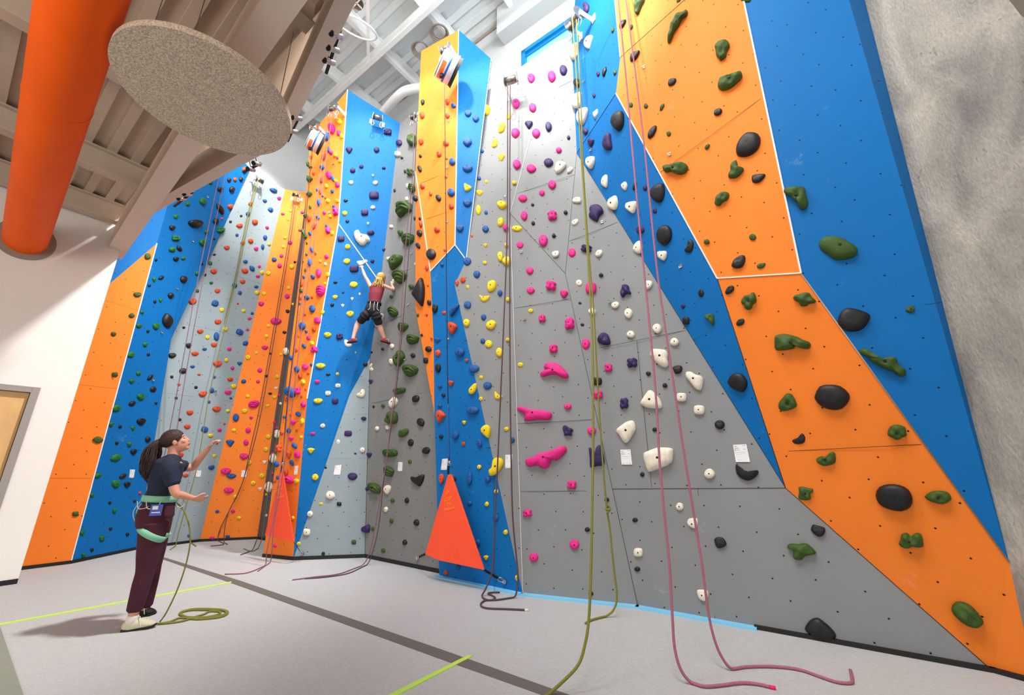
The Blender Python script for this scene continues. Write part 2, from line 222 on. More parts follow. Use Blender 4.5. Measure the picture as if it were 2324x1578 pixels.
HOLDS = """
28 G l -4 -1916 -123 121,-91 130,-62 100,-34 61,4 33,47 40,85 21,87 -13,97 -48,123 -84,112 -121,75 -123,57 -88,12 -60,-32 -20,-68 20,-79 56,-110 77;biggest green hold on the big blue panel by the concrete, lumpy in shape
27 k b -201 667 -107 14,-72 77,-12 102,51 98,96 64,104 -2,79 -63,20 -99,-52 -88,-99 -53;large black hold, lowest black one on the lower right orange panel
20 p b -294 855 -253 -32,-194 -10,-146 -6,-99 38,-5 55,111 86,203 129,244 113,247 74,201 20,120 -37,75 -16,39 -87,-7 -129,-53 -125,-111 -87,-194 -108,-241 -86;biggest pink hold on the grey panel under the grey triangle, large in shape
28 G b -106 -887 -120 95,-83 124,-25 117,36 73,75 21,113 -30,118 -71,89 -109,22 -114,-42 -95,-80 -34,-120 27;large green hold, third green one up on the big blue panel by the concrete
27 k b -421 1474 -114 28,-64 102,2 109,73 86,117 15,102 -44,47 -100,-17 -106,-86 -71,-117 -13;large black hold, third black one up on the lower right orange panel
27 G l 17 -108 -71 28,-44 70,3 80,41 53,70 -10,65 -41,32 -71,-12 -73,-42 -49,-70 -8;lumpy green hold, lowest green one on the lower right orange panel
22 k b 563 -637 -102 0,-56 60,-7 85,26 70,71 31,97 -10,89 -39,52 -73,-2 -85,-52 -69,-98 -27;biggest black hold on the bottom right grey panel, large in shape
28 k b -113 -1539 -102 26,-70 82,-28 108,24 90,81 51,107 21,94 -24,47 -83,-10 -99,-70 -79,-107 -23;large black hold, the only black one on the big blue panel by the concrete
21 w b -583 697 -151 65,-109 86,0 123,136 118,160 88,146 -2,108 -47,3 -92,-92 -122,-126 -110,-152 -0;biggest white hold on the grey panel left of the blue band, large in shape
26 G l -15 1049 130 133,133 87,109 61,64 61,8 -7,-48 -38,-93 -112,-123 -144,-140 -110,-106 -19,-71 98,-34 131,27 162,75 136;biggest green hold on the upper right orange panel, lumpy in shape
27 G l -599 1997 -126 72,-99 93,-45 88,5 63,43 38,78 4,115 -22,122 -56,98 -84,54 -65,40 -31,16 -20,-2 -55,-52 -60,-117 -52,-147 -30;lumpy green hold, third green one down on the lower right orange panel
26 k b 428 -896 -53 104,3 130,60 104,102 53,109 -12,78 -85,23 -118,-47 -113,-112 -61,-114 5,-92 60;biggest black hold on the upper right orange panel, large in shape
28 G l -314 -313 -77 116,-41 132,-11 114,32 108,80 77,77 5,81 -69,57 -126,25 -129,4 -98,5 -55,-21 -15,-35 34,-76 80;lumpy green hold, second green one down on the big blue panel by the concrete
22 G l 535 -66 -98 33,-73 55,-15 56,15 67,56 62,101 5,76 -14,17 -34,-11 -66,-45 -68,-70 -54,-59 -11,-71 11,-95 17;lumpy green hold, the only green one on the bottom right grey panel
20 p b -438 1379 -228 86,-188 96,-112 67,-26 44,72 35,204 6,220 -32,191 -73,143 -80,35 -74,-50 -85,-134 -77,-124 -31,-162 19,-220 50;large pink hold, seventh pink one up on the grey panel under the grey triangle
26 G l 388 -70 -114 50,-91 97,-37 79,3 48,59 48,110 33,117 -7,102 -44,28 -74,-28 -76,-91 -51,-121 9;lumpy green hold, ninth green one up on the upper right orange panel
21 w b -905 1004 5 103,70 119,101 102,113 40,95 -8,14 -114,-21 -121,-48 -100,-82 -37,-113 1,-97 38;large white hold, third white one up on the grey panel left of the blue band
20 p b -181 1916 -131 42,-123 92,-80 108,19 92,91 44,173 -56,177 -93,160 -111,100 -100,40 -59,-45 -48,-132 -71,-174 -61,-184 -30,-156 -7,-81 15;large pink hold, ninth pink one up on the grey panel under the grey triangle
21 w b -593 1342 -4 103,30 82,83 8,105 -61,97 -101,49 -105,-46 -93,-116 -55,-116 -23,-85 22,-35 86;large white hold, sixth white one up on the grey panel left of the blue band
27 G l -170 359 -44 41,-12 53,3 28,39 58,67 48,62 -25,38 -43,5 -37,-25 -57,-59 -54,-75 -29,-57 5;lumpy green hold, second green one up on the lower right orange panel
21 k b 218 574 -86 68,-68 72,-45 39,-2 9,54 16,91 22,93 -0,63 -40,4 -71,-49 -56,-89 -6;biggest black hold on the grey panel left of the blue band, large in shape
27 G l 42 685 -71 -1,-29 38,11 47,56 39,68 -2,40 -36,1 -47,-44 -31;lumpy green hold, fourth green one up on the lower right orange panel
24 k b 490 -1957 -87 33,-40 82,23 90,69 66,92 2,79 -51,40 -93,3 -94,-62 -50,-94 5;large black hold, lowest black one on the lower part of the blue band
20 u b 295 867 -85 89,-47 80,-12 47,1 90,35 121,63 110,74 47,87 -27,76 -99,2 -109,-41 -120,-78 -120,-79 -15;large purple hold, lowest purple one on the grey panel under the grey triangle
21 w b -468 1797 -66 114,-14 109,69 83,96 39,84 -24,90 -89,61 -113,15 -97,-52 -31,-65 11,-97 42,-88 94;large white hold, eighth white one up on the grey panel left of the blue band
27 G l -751 1470 -72 -1,-23 51,12 81,51 62,67 -16,57 -48,10 -69,-49 -77,-79 -51;lumpy green hold, fourth green one down on the lower right orange panel
15 k b -158 109 86 211,121 141,151 36,145 -101,96 -260,35 -222,-100 -81,-155 -17,-141 25,-31 120;biggest black hold on the middle tower's narrow orange side, large in shape
21 w b -134 1499 -60 107,-16 100,24 63,72 45,85 7,61 -86,33 -102,-4 -79,-40 -15,-78 50,-75 92;large white hold, seventh white one up on the grey panel left of the blue band
24 k b 64 -147 -82 81,-26 120,46 106,92 57,101 -15,70 -92,-11 -124,-50 -100,-101 -20,-100 35;large black hold, fourth black one down on the lower part of the blue band
27 G l -441 2355 -80 32,-60 55,-28 56,5 61,44 46,56 4,76 -36,65 -53,25 -47,1 -63,-39 -51,-45 -18,-70 8;lumpy green hold, second green one down on the lower right orange panel
27 G l -79 1162 -56 0,-31 47,14 59,52 36,50 -0,48 -28,21 -40,-10 -59,-34 -41,-56 -22;lumpy green hold, fifth green one down on the lower right orange panel
26 G l 378 353 -60 97,-19 134,34 108,72 59,73 -3,33 -45,22 -97,-34 -108,-49 -68,-65 -24,-61 50;lumpy green hold, sixth green one down on the upper right orange panel
26 G l -299 -763 -126 94,-77 98,-32 63,41 53,97 23,131 -35,123 -86,89 -108,31 -96,-23 -46,-54 -6,-114 13,-133 58;lumpy green hold, sixth green one up on the upper right orange panel
18 y b -153 -1103 2 107,67 97,98 48,70 -21,10 -85,-39 -106,-81 -104,-98 -46,-59 -17,-50 71;biggest yellow hold on the grey panel just right of middle tower, large in shape
26 G l 278 -1099 -35 82,21 94,21 16,63 -17,62 -50,4 -90,-45 -80,-80 -51,-72 -15,-52 7;lumpy green hold, fifth green one up on the upper right orange panel
27 G l -568 966 -65 4,-25 25,-0 18,46 57,71 45,59 -28,24 -49,-29 -58,-66 -27;lumpy green hold, fifth green one up on the lower right orange panel
27 G l -874 2467 -59 32,-22 64,27 60,37 74,61 69,68 22,59 -26,26 -42,12 -75,-19 -83,-47 -60,-48 -29,-66 -3;lumpy green hold, highest green one on the lower right orange panel
24 k b 109 384 -4 110,80 78,96 18,75 -66,31 -123,-7 -125,-63 -66,-92 9,-73 83;large black hold, third black one down on the lower part of the blue band
9 w b 30 -1299 -116 126,-79 140,-44 82,5 65,82 68,124 32,144 -15,133 -52,90 -72,70 -114,36 -149,-14 -149,-65 -109,-115 -51,-144 32,-141 91;biggest white hold on the left tower's upper blue face, large in shape
24 k b -230 1661 40 117,102 62,99 -26,69 -115,-2 -148,-44 -102,-93 0,-89 80,-43 125;large black hold, highest black one on the lower part of the blue band
21 u b -1103 3956 -82 129,-34 135,33 114,85 54,102 -19,66 -42,34 -69,12 -130,-33 -105,-106 -17,-98 21,-81 36,-95 87;biggest purple hold on the grey panel left of the blue band, large in shape
27 G l -775 676 -44 49,-14 60,33 45,61 42,57 13,33 0,30 -45,-8 -60,-57 -54,-61 -27,-48 8;lumpy green hold, third green one up on the lower right orange panel
12 G x -288 4583 -187 147,-153 192,-57 184,89 123,173 56,179 -18,171 -85,13 -64,-77 -104,-164 -95,-179 -35,-144 -2,-185 77;ridged green hold, fourth green one down on the grey recess left of middle tower
26 G l 105 -1356 -70 -4,-43 57,14 71,60 51,69 10,38 -34,-3 -36,-37 -63,-72 -36;lumpy green hold, fourth green one up on the upper right orange panel
12 G l -439 3552 -166 62,-118 139,-40 161,56 137,142 96,153 29,111 -51,9 -86,-114 -120,-150 -45;lumpy green hold, seventh green one down on the grey recess left of middle tower
26 k e 140 -2085 -64 -16,-30 38,30 59,65 42,58 -15,22 -65,-28 -60,-57 -37;rounded black hold, lowest black one on the upper right orange panel
22 k e 679 108 -45 18,-27 46,-0 42,47 29,48 2,27 -33,-3 -48,-31 -30,-49 -2;rounded black hold, highest black one on the bottom right grey panel
23 w e -317 -1084 119 49,115 -54,71 -142,25 -177,-64 -104,-119 56,-88 138,-9 136;rounded white hold, second white one up on the upper part of the blue band
12 G x -289 3214 -173 72,-153 139,-62 145,54 111,166 8,144 -41,87 -92,-13 -122,-114 -56,-173 23;ridged green hold, eighth green one down on the grey recess left of middle tower
12 G x 119 1463 -168 59,-120 108,22 96,156 31,150 -44,76 -83,-50 -92,-129 -19;ridged green hold, thirteenth green one up on the grey recess left of middle tower
12 G l -174 1721 14 139,101 62,125 -22,61 -89,-5 -139,-101 -108,-128 25,-79 93;lumpy green hold, fourteenth green one up on the grey recess left of middle tower
21 u l -1097 2137 -76 27,-36 75,8 79,59 40,79 -61,52 -86,4 -81,-67 -44,-85 -2;lumpy purple hold, third purple one up on the grey panel left of the blue band
27 k e -731 1146 36 48,53 12,39 -32,-0 -50,-41 -42,-54 -12,-2 11;rounded black hold, second black one up on the lower right orange panel
2 k c -38 2177 85 57,102 -24,86 -96,43 -131,-27 -112,-77 -67,-94 2,-75 80,-45 124,31 99;slanting black hold, nineteenth black one down on the tall blue panel on the far left
12 k b 401 -194 132 79,117 -2,60 -75,16 -74,-102 -22,-143 25,-124 52,-25 38,65 73;biggest black hold on the grey recess left of middle tower, large in shape
24 u b -453 1516 29 109,69 75,59 -14,51 -123,8 -137,-58 -78,-87 -13,-64 64,-12 108;biggest purple hold on the lower part of the blue band, large in shape
25 G l -61 -39 -51 140,-10 156,74 60,24 -6,-33 -107,-66 -62,-65 73;lumpy green hold, highest green one on the upper right orange panel
12 G l -267 751 -91 88,-5 103,96 83,132 8,128 -70,30 -104,-80 -87,-131 -49,-109 25;lumpy green hold, tenth green one up on the grey recess left of middle tower
23 w e -463 407 102 76,105 11,50 -134,-25 -168,-85 -24,-105 119,-15 157;rounded white hold, highest white one on the upper part of the blue band
24 w e -564 661 67 67,83 -8,62 -79,21 -120,-53 -63,-82 21,-42 82,19 82;rounded white hold, fourth white one up on the lower part of the blue band
24 w e -300 434 -54 95,27 71,87 35,85 -17,44 -83,4 -89,-62 3,-78 55;rounded white hold, third white one up on the lower part of the blue band
12 w b -828 2523 69 118,118 100,127 63,92 8,36 -82,-30 -126,-82 -90,-113 -3,-146 65,-85 81,11 83;large white hold, eighth white one down on the grey recess left of middle tower
22 k e -90 -54 -46 30,-17 47,28 44,50 5,42 -21,-11 -49,-39 -38,-50 0;rounded black hold, third black one up on the bottom right grey panel
21 u l -780 2709 -36 84,-4 89,34 64,41 3,59 -40,42 -56,-2 -38,-40 -78,-67 -53,-63 3,-44 37;lumpy purple hold, third purple one down on the grey panel left of the blue band
19 w e 54 -617 -15 111,43 79,88 24,54 -37,-20 -96,-75 -84,-87 4,-62 96;biggest white hold on the upper grey triangle panel, rounded in shape
23 w e -436 -655 96 70,98 -1,59 -170,2 -167,-59 -93,-99 61,-81 161;rounded white hold, third white one up on the upper part of the blue band
6 b c -109 2203 -86 99,-14 95,64 52,120 4,118 -56,88 -88,25 -84,-56 -47,-107 -5,-114 59;biggest blue hold on the left tower's orange face, slanting in shape
22 w e -298 -516 -45 32,-16 43,44 45,49 8,27 -41,-25 -40,-44 -5;rounded white hold, lowest white one on the bottom right grey panel
12 G x -567 -332 -157 69,-17 78,132 25,148 -36,106 -74,-22 -73,-111 -16;ridged green hold, fifth green one up on the grey recess left of middle tower
26 k e 450 -1298 -51 45,-23 59,60 19,50 -16,8 -44,-27 -38,-55 -10;rounded black hold, second black one up on the upper right orange panel
24 k e 334 -409 24 70,53 29,49 -19,15 -71,-14 -74,-58 -44,-59 -17,-19 2,2 55;rounded black hold, fourth black one up on the lower part of the blue band
17 y b 250 1233 20 81,69 50,71 -26,47 -83,7 -70,-67 -10,-73 33,-38 65;biggest yellow hold on the middle tower's lower blue face, large in shape
21 p s -1231 2859 63 49,11 75,-51 82,-66 25,-64 -50,-11 -75,53 -85,69 -26;blocky pink hold, second pink one down on the grey panel left of the blue band
18 y b -515 4803 -34 155,83 20,89 -66,61 -132,-13 -136,-88 -3,-83 107;large yellow hold, highest yellow one on the grey panel just right of middle tower
20 p l 36 2531 -37 77,-4 67,24 83,57 44,53 2,61 -41,29 -78,-2 -60,-36 -81,-64 -33,-50 6,-62 40;lumpy pink hold, seventh pink one down on the grey panel under the grey triangle
12 G x -141 3904 -144 66,-114 134,1 113,117 69,135 1,119 -70,50 -90,-57 -94,-122 -27;ridged green hold, sixth green one down on the grey recess left of middle tower
24 w e -322 -105 33 73,61 36,61 -35,27 -88,-18 -81,-71 -15,-65 26,-24 64;rounded white hold, second white one up on the lower part of the blue band
24 G l 358 -1264 -44 54,-10 64,36 52,57 24,44 -51,27 -71,13 -41,-5 -15,-26 18;lumpy green hold, the only green one on the lower part of the blue band
2 k j 5 4212 -137 -28,-69 40,17 92,99 120,154 105,130 39,63 -45,-17 -93,-88 -100,-142 -81;smooth black hold, seventh black one down on the tall blue panel on the far left
20 u l -28 1164 -57 51,-25 64,11 35,56 19,62 -6,39 -28,49 -63,-3 -56,-42 -61,-47 -14,-63 20;lumpy purple hold, highest purple one on the grey panel under the grey triangle
21 u l -776 1788 -32 56,-3 49,27 57,59 28,51 -1,57 -31,28 -58,-3 -44,-35 -56,-60 -22,-46 6,-61 34;lumpy purple hold, second purple one up on the grey panel left of the blue band
17 o b -539 1476 -14 89,78 22,82 -10,22 -31,-8 -87,-47 -78,-83 10,-82 61;large orange-red hold, fourth orange-red one up on the middle tower's lower blue face
18 y c -293 1385 44 77,69 35,66 -26,46 -71,-4 -94,-39 -84,-57 -39,-58 22,-43 65,5 85;slanting yellow hold, thirteenth yellow one up on the grey panel just right of middle tower
17 o b -344 2722 -85 95,-35 98,48 55,88 -3,43 -32,2 -90,-48 -66,-90 32;large orange-red hold, second orange-red one down on the middle tower's lower blue face
21 w r -106 563 49 0,37 -26,10 -43,-21 -46,-45 -28,-48 -0,-33 28,-10 45,21 46,39 26;round white hold, lowest white one on the grey panel left of the blue band
17 b e -317 2993 80 76,84 39,17 -23,-61 -81,-85 -53,-84 36,-18 73;rounded blue hold, second blue one down on the middle tower's lower blue face
26 k e -496 -136 58 52,54 6,14 -53,-34 -68,-61 -48,-53 9,-18 50,34 68;rounded black hold, fourth black one down on the upper right orange panel
13 k e 42 -2102 -6 104,-61 95,-88 46,-80 -12,-43 -68,6 -96,55 -81,85 -40,79 16,45 68;biggest black hold on the middle tower's upper orange face, rounded in shape
19 p e -227 -1834 1 102,-37 86,-61 38,-59 -17,-36 -65,-1 -95,38 -77,58 -32,62 22,38 73;rounded pink hold, lowest pink one on the upper grey triangle panel
21 u l -903 1323 -27 60,-1 53,22 64,48 37,41 4,47 -31,20 -60,-4 -50,-31 -66,-50 -30,-38 3,-47 31;lumpy purple hold, lowest purple one on the grey panel left of the blue band
12 G x 138 1988 -128 25,-113 86,-40 92,15 65,123 13,100 -56,30 -78,-87 -69,-125 -19;ridged green hold, thirteenth green one down on the grey recess left of middle tower
22 w e -316 98 -45 15,-22 43,49 48,44 -15,29 -42,-7 -40,-41 -16;rounded white hold, second white one down on the bottom right grey panel
24 w e -819 1454 90 36,68 -68,8 -106,-36 -73,-78 19,-62 102,-14 99;rounded white hold, highest white one on the lower part of the blue band
12 w b -266 996 24 92,95 47,108 -3,52 -57,-41 -90,-100 -47,-111 11,-60 53;large white hold, fifth white one up on the grey recess left of middle tower
26 k e -573 1083 68 32,63 -8,15 -60,-39 -57,-68 -23,-58 52,-8 66;rounded black hold, second black one down on the upper right orange panel
21 w s -125 1192 47 35,11 49,-38 46,-51 9,-49 -34,-11 -48,35 -42,50 -8;blocky white hold, fourth white one up on the grey panel left of the blue band
20 p e 8 -59 2 48,-33 36,-54 9,-49 -18,-30 -39,-2 -49,30 -34,51 -7,50 21,31 40;rounded pink hold, second pink one up on the grey panel under the grey triangle
23 w e -109 182 84 43,86 -14,21 -112,-1 -144,-74 -21,-85 106,-4 130;rounded white hold, third white one down on the upper part of the blue band
21 k e 44 1032 6 47,34 34,45 9,40 -16,21 -39,-6 -45,-33 -30,-44 -7,-42 19,-22 40;rounded black hold, fourth black one up on the grey panel left of the blue band
17 b e 40 1515 -0 53,-62 49,-101 21,-95 -9,-55 -40,0 -53,62 -42,96 -17,93 12,53 40;rounded blue hold, seventh blue one down on the middle tower's lower blue face
12 G l -219 6123 -86 173,-22 130,29 125,96 31,93 -37,127 -129,72 -172,9 -110,-49 -113,-113 -14,-95 52,-127 127;lumpy green hold, highest green one on the grey recess left of middle tower
20 p l -201 3119 44 53,8 61,-23 78,-64 53,-57 16,-70 -19,-35 -63,-1 -53,35 -79,65 -48,51 -8,73 17;lumpy pink hold, third pink one down on the grey panel under the grey triangle
18 y e -279 780 -34 60,-70 30,-75 -16,-49 -47,-11 -65,36 -63,64 -23,73 19,49 51,10 69;rounded yellow hold, ninth yellow one up on the grey panel just right of middle tower
12 G x -429 2589 -127 38,-101 96,-43 107,37 73,122 -18,94 -89,1 -97,-81 -44;ridged green hold, eleventh green one down on the grey recess left of middle tower
21 p e -1335 2111 3 72,-32 67,-51 28,-50 -15,-34 -54,-3 -75,32 -57,53 -23,53 17,32 55;rounded pink hold, third pink one up on the grey panel left of the blue band
12 G x -246 -76 -113 62,-18 79,102 20,86 -44,45 -78,-86 -54;ridged green hold, sixth green one up on the grey recess left of middle tower
21 w e -460 2154 6 60,36 39,48 6,42 -26,23 -52,-6 -59,-34 -34,-47 -3,-47 30,-23 54;rounded white hold, ninth white one down on the grey panel left of the blue band
21 w s -283 1340 48 34,10 45,-37 45,-48 9,-45 -35,-10 -46,34 -43,49 -9;blocky white hold, fifth white one up on the grey panel left of the blue band
24 w e -23 -361 -49 73,8 57,69 25,58 -31,23 -66,-5 -58,-56 8;rounded white hold, lowest white one on the lower part of the blue band
7 p x 219 295 76 52,26 98,-34 107,-78 57,-83 -23,-51 -87,5 -108,62 -76,83 -20;ridged pink hold, twelfth pink one up on the left tower's orange face
19 p l -90 -1446 -42 78,-5 68,25 77,65 33,53 -4,67 -49,32 -77,-1 -63,-35 -71,-64 -28,-50 12,-71 50;lumpy pink hold, second pink one up on the upper grey triangle panel
20 p l -2 553 36 44,7 40,-18 47,-49 28,-44 4,-57 -21,-28 -45,-1 -38,26 -50,50 -23,42 1,56 21;lumpy pink hold, fourth pink one up on the grey panel under the grey triangle
18 b e -505 168 -3 60,-50 51,-75 20,-68 -12,-41 -42,3 -59,48 -43,76 -17,71 15,42 44;rounded blue hold, third blue one up on the grey panel just right of middle tower
21 p l -1211 1451 -34 48,-4 44,23 52,57 26,48 1,60 -27,28 -49,-2 -40,-33 -51,-57 -21,-47 4,-60 27;lumpy pink hold, lowest pink one on the grey panel left of the blue band
4 p x -18 1575 45 81,-30 73,-90 35,-102 -21,-61 -66,-1 -77,60 -58,92 -5,90 46;ridged pink hold, ninth pink one up on the orange panel in the far corner
17 b e -203 2342 -1 67,54 41,79 3,74 -31,47 -57,1 -64,-54 -38,-83 0,-84 36,-50 61;rounded blue hold, fourth blue one down on the middle tower's lower blue face
12 G x -122 2249 -96 89,-32 93,105 20,57 -47,-55 -75,-108 -14;ridged green hold, twelfth green one down on the grey recess left of middle tower
22 w s -870 -215 -38 29,-2 41,40 39,48 9,38 -28,1 -42,-41 -38,-49 -9;blocky white hold, second white one up on the bottom right grey panel
14 b e -7 -64 -3 94,43 66,69 16,71 -34,42 -77,3 -97,-43 -59,-74 -11,-72 38,-46 77;rounded blue hold, third blue one down on the middle tower's upper blue face
11 u e 186 803 -7 61,46 49,76 16,73 -19,49 -48,7 -58,-40 -44,-68 -12,-75 21,-50 51;biggest purple hold on the pale grey panel below the left tower, rounded in shape
19 p e -39 1259 2 119,43 78,63 4,62 -60,35 -101,-2 -118,-43 -66,-66 4,-64 68,-37 107;rounded pink hold, highest pink one on the upper grey triangle panel
21 w e -773 2409 5 65,33 47,48 7,39 -28,21 -58,-5 -65,-31 -39,-44 -4,-41 32,-22 60;rounded white hold, eighth white one down on the grey panel left of the blue band
18 p e 43 4093 -1 97,-49 97,-69 47,-69 -9,-37 -65,1 -101,43 -83,68 -41,70 11,38 72;rounded pink hold, third pink one up on the grey panel just right of middle tower
11 w r -109 526 67 -1,67 -38,28 -59,-13 -58,-54 -37,-66 1,-56 37,-31 60,15 57,48 36;round white hold, third white one up on the pale grey panel below the left tower
10 w b 303 3384 -99 -2,-78 23,-5 46,50 83,94 65,88 30,26 -28,-19 -75,-62 -51;biggest white hold on the left tower's lower blue face, large in shape
27 k e -1017 2631 -44 -4,-9 36,31 37,43 4,18 -29,-24 -40,-45 -27;rounded black hold, highest black one on the lower right orange panel
21 k e -291 1646 -45 34,3 48,45 34,48 -1,28 -39,-25 -45,-40 -7;rounded black hold, fourth black one down on the grey panel left of the blue band
20 p e -452 -215 0 45,-34 34,-51 8,-45 -16,-30 -37,-0 -43,32 -28,49 -5,50 18,28 38;rounded pink hold, lowest pink one on the grey panel under the grey triangle
0 G c 159 1149 -18 54,19 48,45 26,64 -0,48 -34,23 -49,-9 -44,-39 -23,-57 1,-43 33;biggest green hold on the orange panel beside the white wall, slanting in shape
6 p x 69 813 -78 47,-9 61,64 48,97 13,90 -30,38 -56,-28 -57,-80 -28,-104 8;ridged pink hold, second pink one up on the left tower's orange face
19 u e -127 -482 1 79,-44 77,-73 42,-67 -3,-41 -49,-1 -75,40 -66,69 -36,70 6,42 53;rounded purple hold, lowest purple one on the upper grey triangle panel
12 G x -250 196 -148 54,134 45,134 -41,-122 -49;ridged green hold, eighth green one up on the grey recess left of middle tower
21 u l -1267 3459 47 30,9 44,-24 65,-65 55,-59 24,-77 2,-38 -40,-2 -42,37 -69,67 -50,59 -19,76 -2;lumpy purple hold, second purple one down on the grey panel left of the blue band
20 p e 251 1154 2 51,33 41,51 12,44 -16,27 -38,-2 -48,-31 -36,-47 -9,-46 19,-25 42;rounded pink hold, sixth pink one up on the grey panel under the grey triangle
12 G l 35 501 -104 -3,-82 46,-24 43,49 63,99 46,99 -12,-9 -64,-90 -55;lumpy green hold, ninth green one up on the grey recess left of middle tower
17 y e 34 1803 54 67,61 -5,18 -67,-31 -70,-61 -44,-52 7,5 52;rounded yellow hold, highest yellow one on the middle tower's lower blue face
19 p e -399 -515 0 77,-49 76,-77 41,-72 -1,-42 -50,-0 -76,44 -68,73 -36,70 6,42 49;rounded pink hold, fourth pink one down on the upper grey triangle panel
21 k s -1214 1616 52 33,9 47,-44 50,-61 12,-54 -33,-9 -47,44 -47,59 -11;blocky black hold, sixth black one up on the grey panel left of the blue band
20 p l -529 237 -34 34,-6 33,20 44,51 28,44 6,59 -14,30 -37,0 -32,-27 -45,-54 -23,-40 -1,-55 15;lumpy pink hold, third pink one up on the grey panel under the grey triangle
19 u e 157 1319 3 107,43 73,63 0,53 -56,33 -98,-3 -104,-40 -62,-60 4,-58 64,-31 108;rounded purple hold, highest purple one on the upper grey triangle panel
18 p e 42 4723 -1 113,-42 101,-64 51,-57 -13,-35 -71,1 -109,40 -92,64 -46,64 17,37 80;rounded pink hold, second pink one down on the grey panel just right of middle tower
9 u s 150 -363 69 84,0 85,-76 56,-89 -15,-64 -87,-2 -79,79 -51,89 15;biggest purple hold on the left tower's upper blue face, blocky in shape
2 g c -277 -235 -40 44,7 55,49 48,82 31,72 -12,44 -38,3 -51,-44 -44,-73 -29,-63 14;slanting green hold, eighth green one up on the tall blue panel on the far left
12 u l -729 -928 72 67,106 26,101 -37,42 -58,-66 -48,-109 -24,-100 15,-10 36;biggest purple hold on the grey recess left of middle tower, lumpy in shape
4 p j 94 3448 92 52,36 73,-34 74,-93 49,-110 4,-85 -41,-27 -75,34 -71,85 -39,116 13;smooth pink hold, ninth pink one down on the orange panel in the far corner
21 p e -1478 3455 3 73,-34 70,-56 35,-57 -4,-34 -47,-2 -69,35 -61,55 -32,55 7,36 49;rounded pink hold, highest pink one on the grey panel left of the blue band
24 w e -634 1027 65 56,33 -86,-5 -96,-59 -12,-43 52,9 82;rounded white hold, second white one down on the lower part of the blue band
5 w e -63 -35 -30 98,46 79,95 27,111 -29,84 -80,31 -102,-47 -73,-97 -23,-117 33,-89 82;biggest white hold on the narrow dark grey corner strip, rounded in shape
18 y c -208 4288 48 90,64 37,55 -30,36 -85,-7 -105,-42 -93,-57 -47,-53 27,-37 78,11 101;slanting yellow hold, third yellow one down on the grey panel just right of middle tower
11 w b 167 2158 29 73,65 47,74 -11,57 -58,17 -71,-39 -61,-69 -33,-47 -6,-13 7,3 60;large white hold, highest white one on the pale grey panel below the left tower
4 p j -275 242 68 42,19 65,-33 59,-76 43,-90 5,-62 -32,-16 -59,33 -59,71 -33,86 8;smooth pink hold, fourth pink one up on the orange panel in the far corner
18 b e -298 -81 -2 55,-43 44,-62 17,-57 -13,-34 -38,2 -53,39 -39,59 -15,57 15,34 44;rounded blue hold, second blue one up on the grey panel just right of middle tower
18 p e 69 3458 -1 94,37 62,59 7,59 -44,34 -81,1 -93,-36 -54,-60 -2,-58 48,-35 84;rounded pink hold, second pink one up on the grey panel just right of middle tower
24 u e -235 88 12 50,-26 63,-53 44,-56 12,-44 -25,-13 -52,25 -53,52 -40,55 -10,43 23;rounded purple hold, second purple one up on the lower part of the blue band
14 b j 10 -606 78 31,31 60,-19 70,-62 56,-82 21,-69 -21,-27 -60,19 -69,63 -47,84 -7;smooth blue hold, third blue one up on the middle tower's upper blue face
21 w r -291 1962 47 -8,35 -34,9 -44,-18 -42,-43 -22,-45 8,-32 34,-11 47,19 41,37 22;round white hold, ninth white one up on the grey panel left of the blue band
19 p e -322 154 1 88,42 59,68 -0,61 -46,36 -80,-1 -91,-41 -48,-62 4,-63 51,-37 84;rounded pink hold, second pink one down on the upper grey triangle panel
14 b e 22 -1247 -2 76,45 55,71 12,64 -25,43 -60,2 -74,-40 -47,-64 -9,-69 30,-42 62;rounded blue hold, second blue one up on the middle tower's upper blue face
23 u e -135 972 -73 169,-28 172,13 109,75 -73,12 -147,-31 -35;biggest purple hold on the upper part of the blue band, rounded in shape
18 p e 311 5201 0 110,-38 104,-63 54,-59 -9,-35 -70,-0 -107,39 -89,58 -46,61 14,36 74;rounded pink hold, highest pink one on the grey panel just right of middle tower
18 b e -696 1853 -4 72,-45 69,-67 30,-59 -12,-32 -50,4 -78,43 -59,65 -27,61 14,35 52;rounded blue hold, fifth blue one down on the grey panel just right of middle tower
20 p l -184 2211 -30 53,-4 47,19 58,50 30,41 2,50 -29,24 -55,-1 -44,-28 -55,-51 -26,-39 4,-53 29;lumpy pink hold, eighth pink one down on the grey panel under the grey triangle
21 p l -1065 1767 -28 49,-2 44,20 51,47 27,39 0,48 -28,21 -53,-2 -40,-28 -50,-46 -21,-35 5,-49 28;lumpy pink hold, second pink one up on the grey panel left of the blue band
18 y c -395 1202 -81 66,-35 33,17 25,76 27,70 -16,20 -54,-24 -51,-65 3;slanting yellow hold, twelfth yellow one up on the grey panel just right of middle tower
19 p e -82 -900 2 80,38 52,59 3,51 -37,32 -67,-2 -78,-36 -45,-57 -1,-56 44,-32 76;rounded pink hold, fifth pink one down on the upper grey triangle panel
10 u s 183 3240 60 72,0 73,-68 48,-79 -10,-59 -69,-0 -72,67 -46,78 10;blocky purple hold, second purple one down on the left tower's lower blue face
19 p e -537 -1033 -0 65,-44 66,-72 35,-66 -3,-38 -42,0 -63,43 -57,66 -29,63 7,41 44;rounded pink hold, fourth pink one up on the upper grey triangle panel
18 y j -67 1744 -70 8,-51 43,-18 63,20 64,53 38,57 -5,45 -43,17 -61,-20 -54,-56 -25;smooth yellow hold, fifteenth yellow one up on the grey panel just right of middle tower
18 y e -148 368 -2 68,30 49,47 13,43 -24,28 -57,2 -65,-28 -43,-44 -9,-46 28,-28 55;rounded yellow hold, sixth yellow one up on the grey panel just right of middle tower
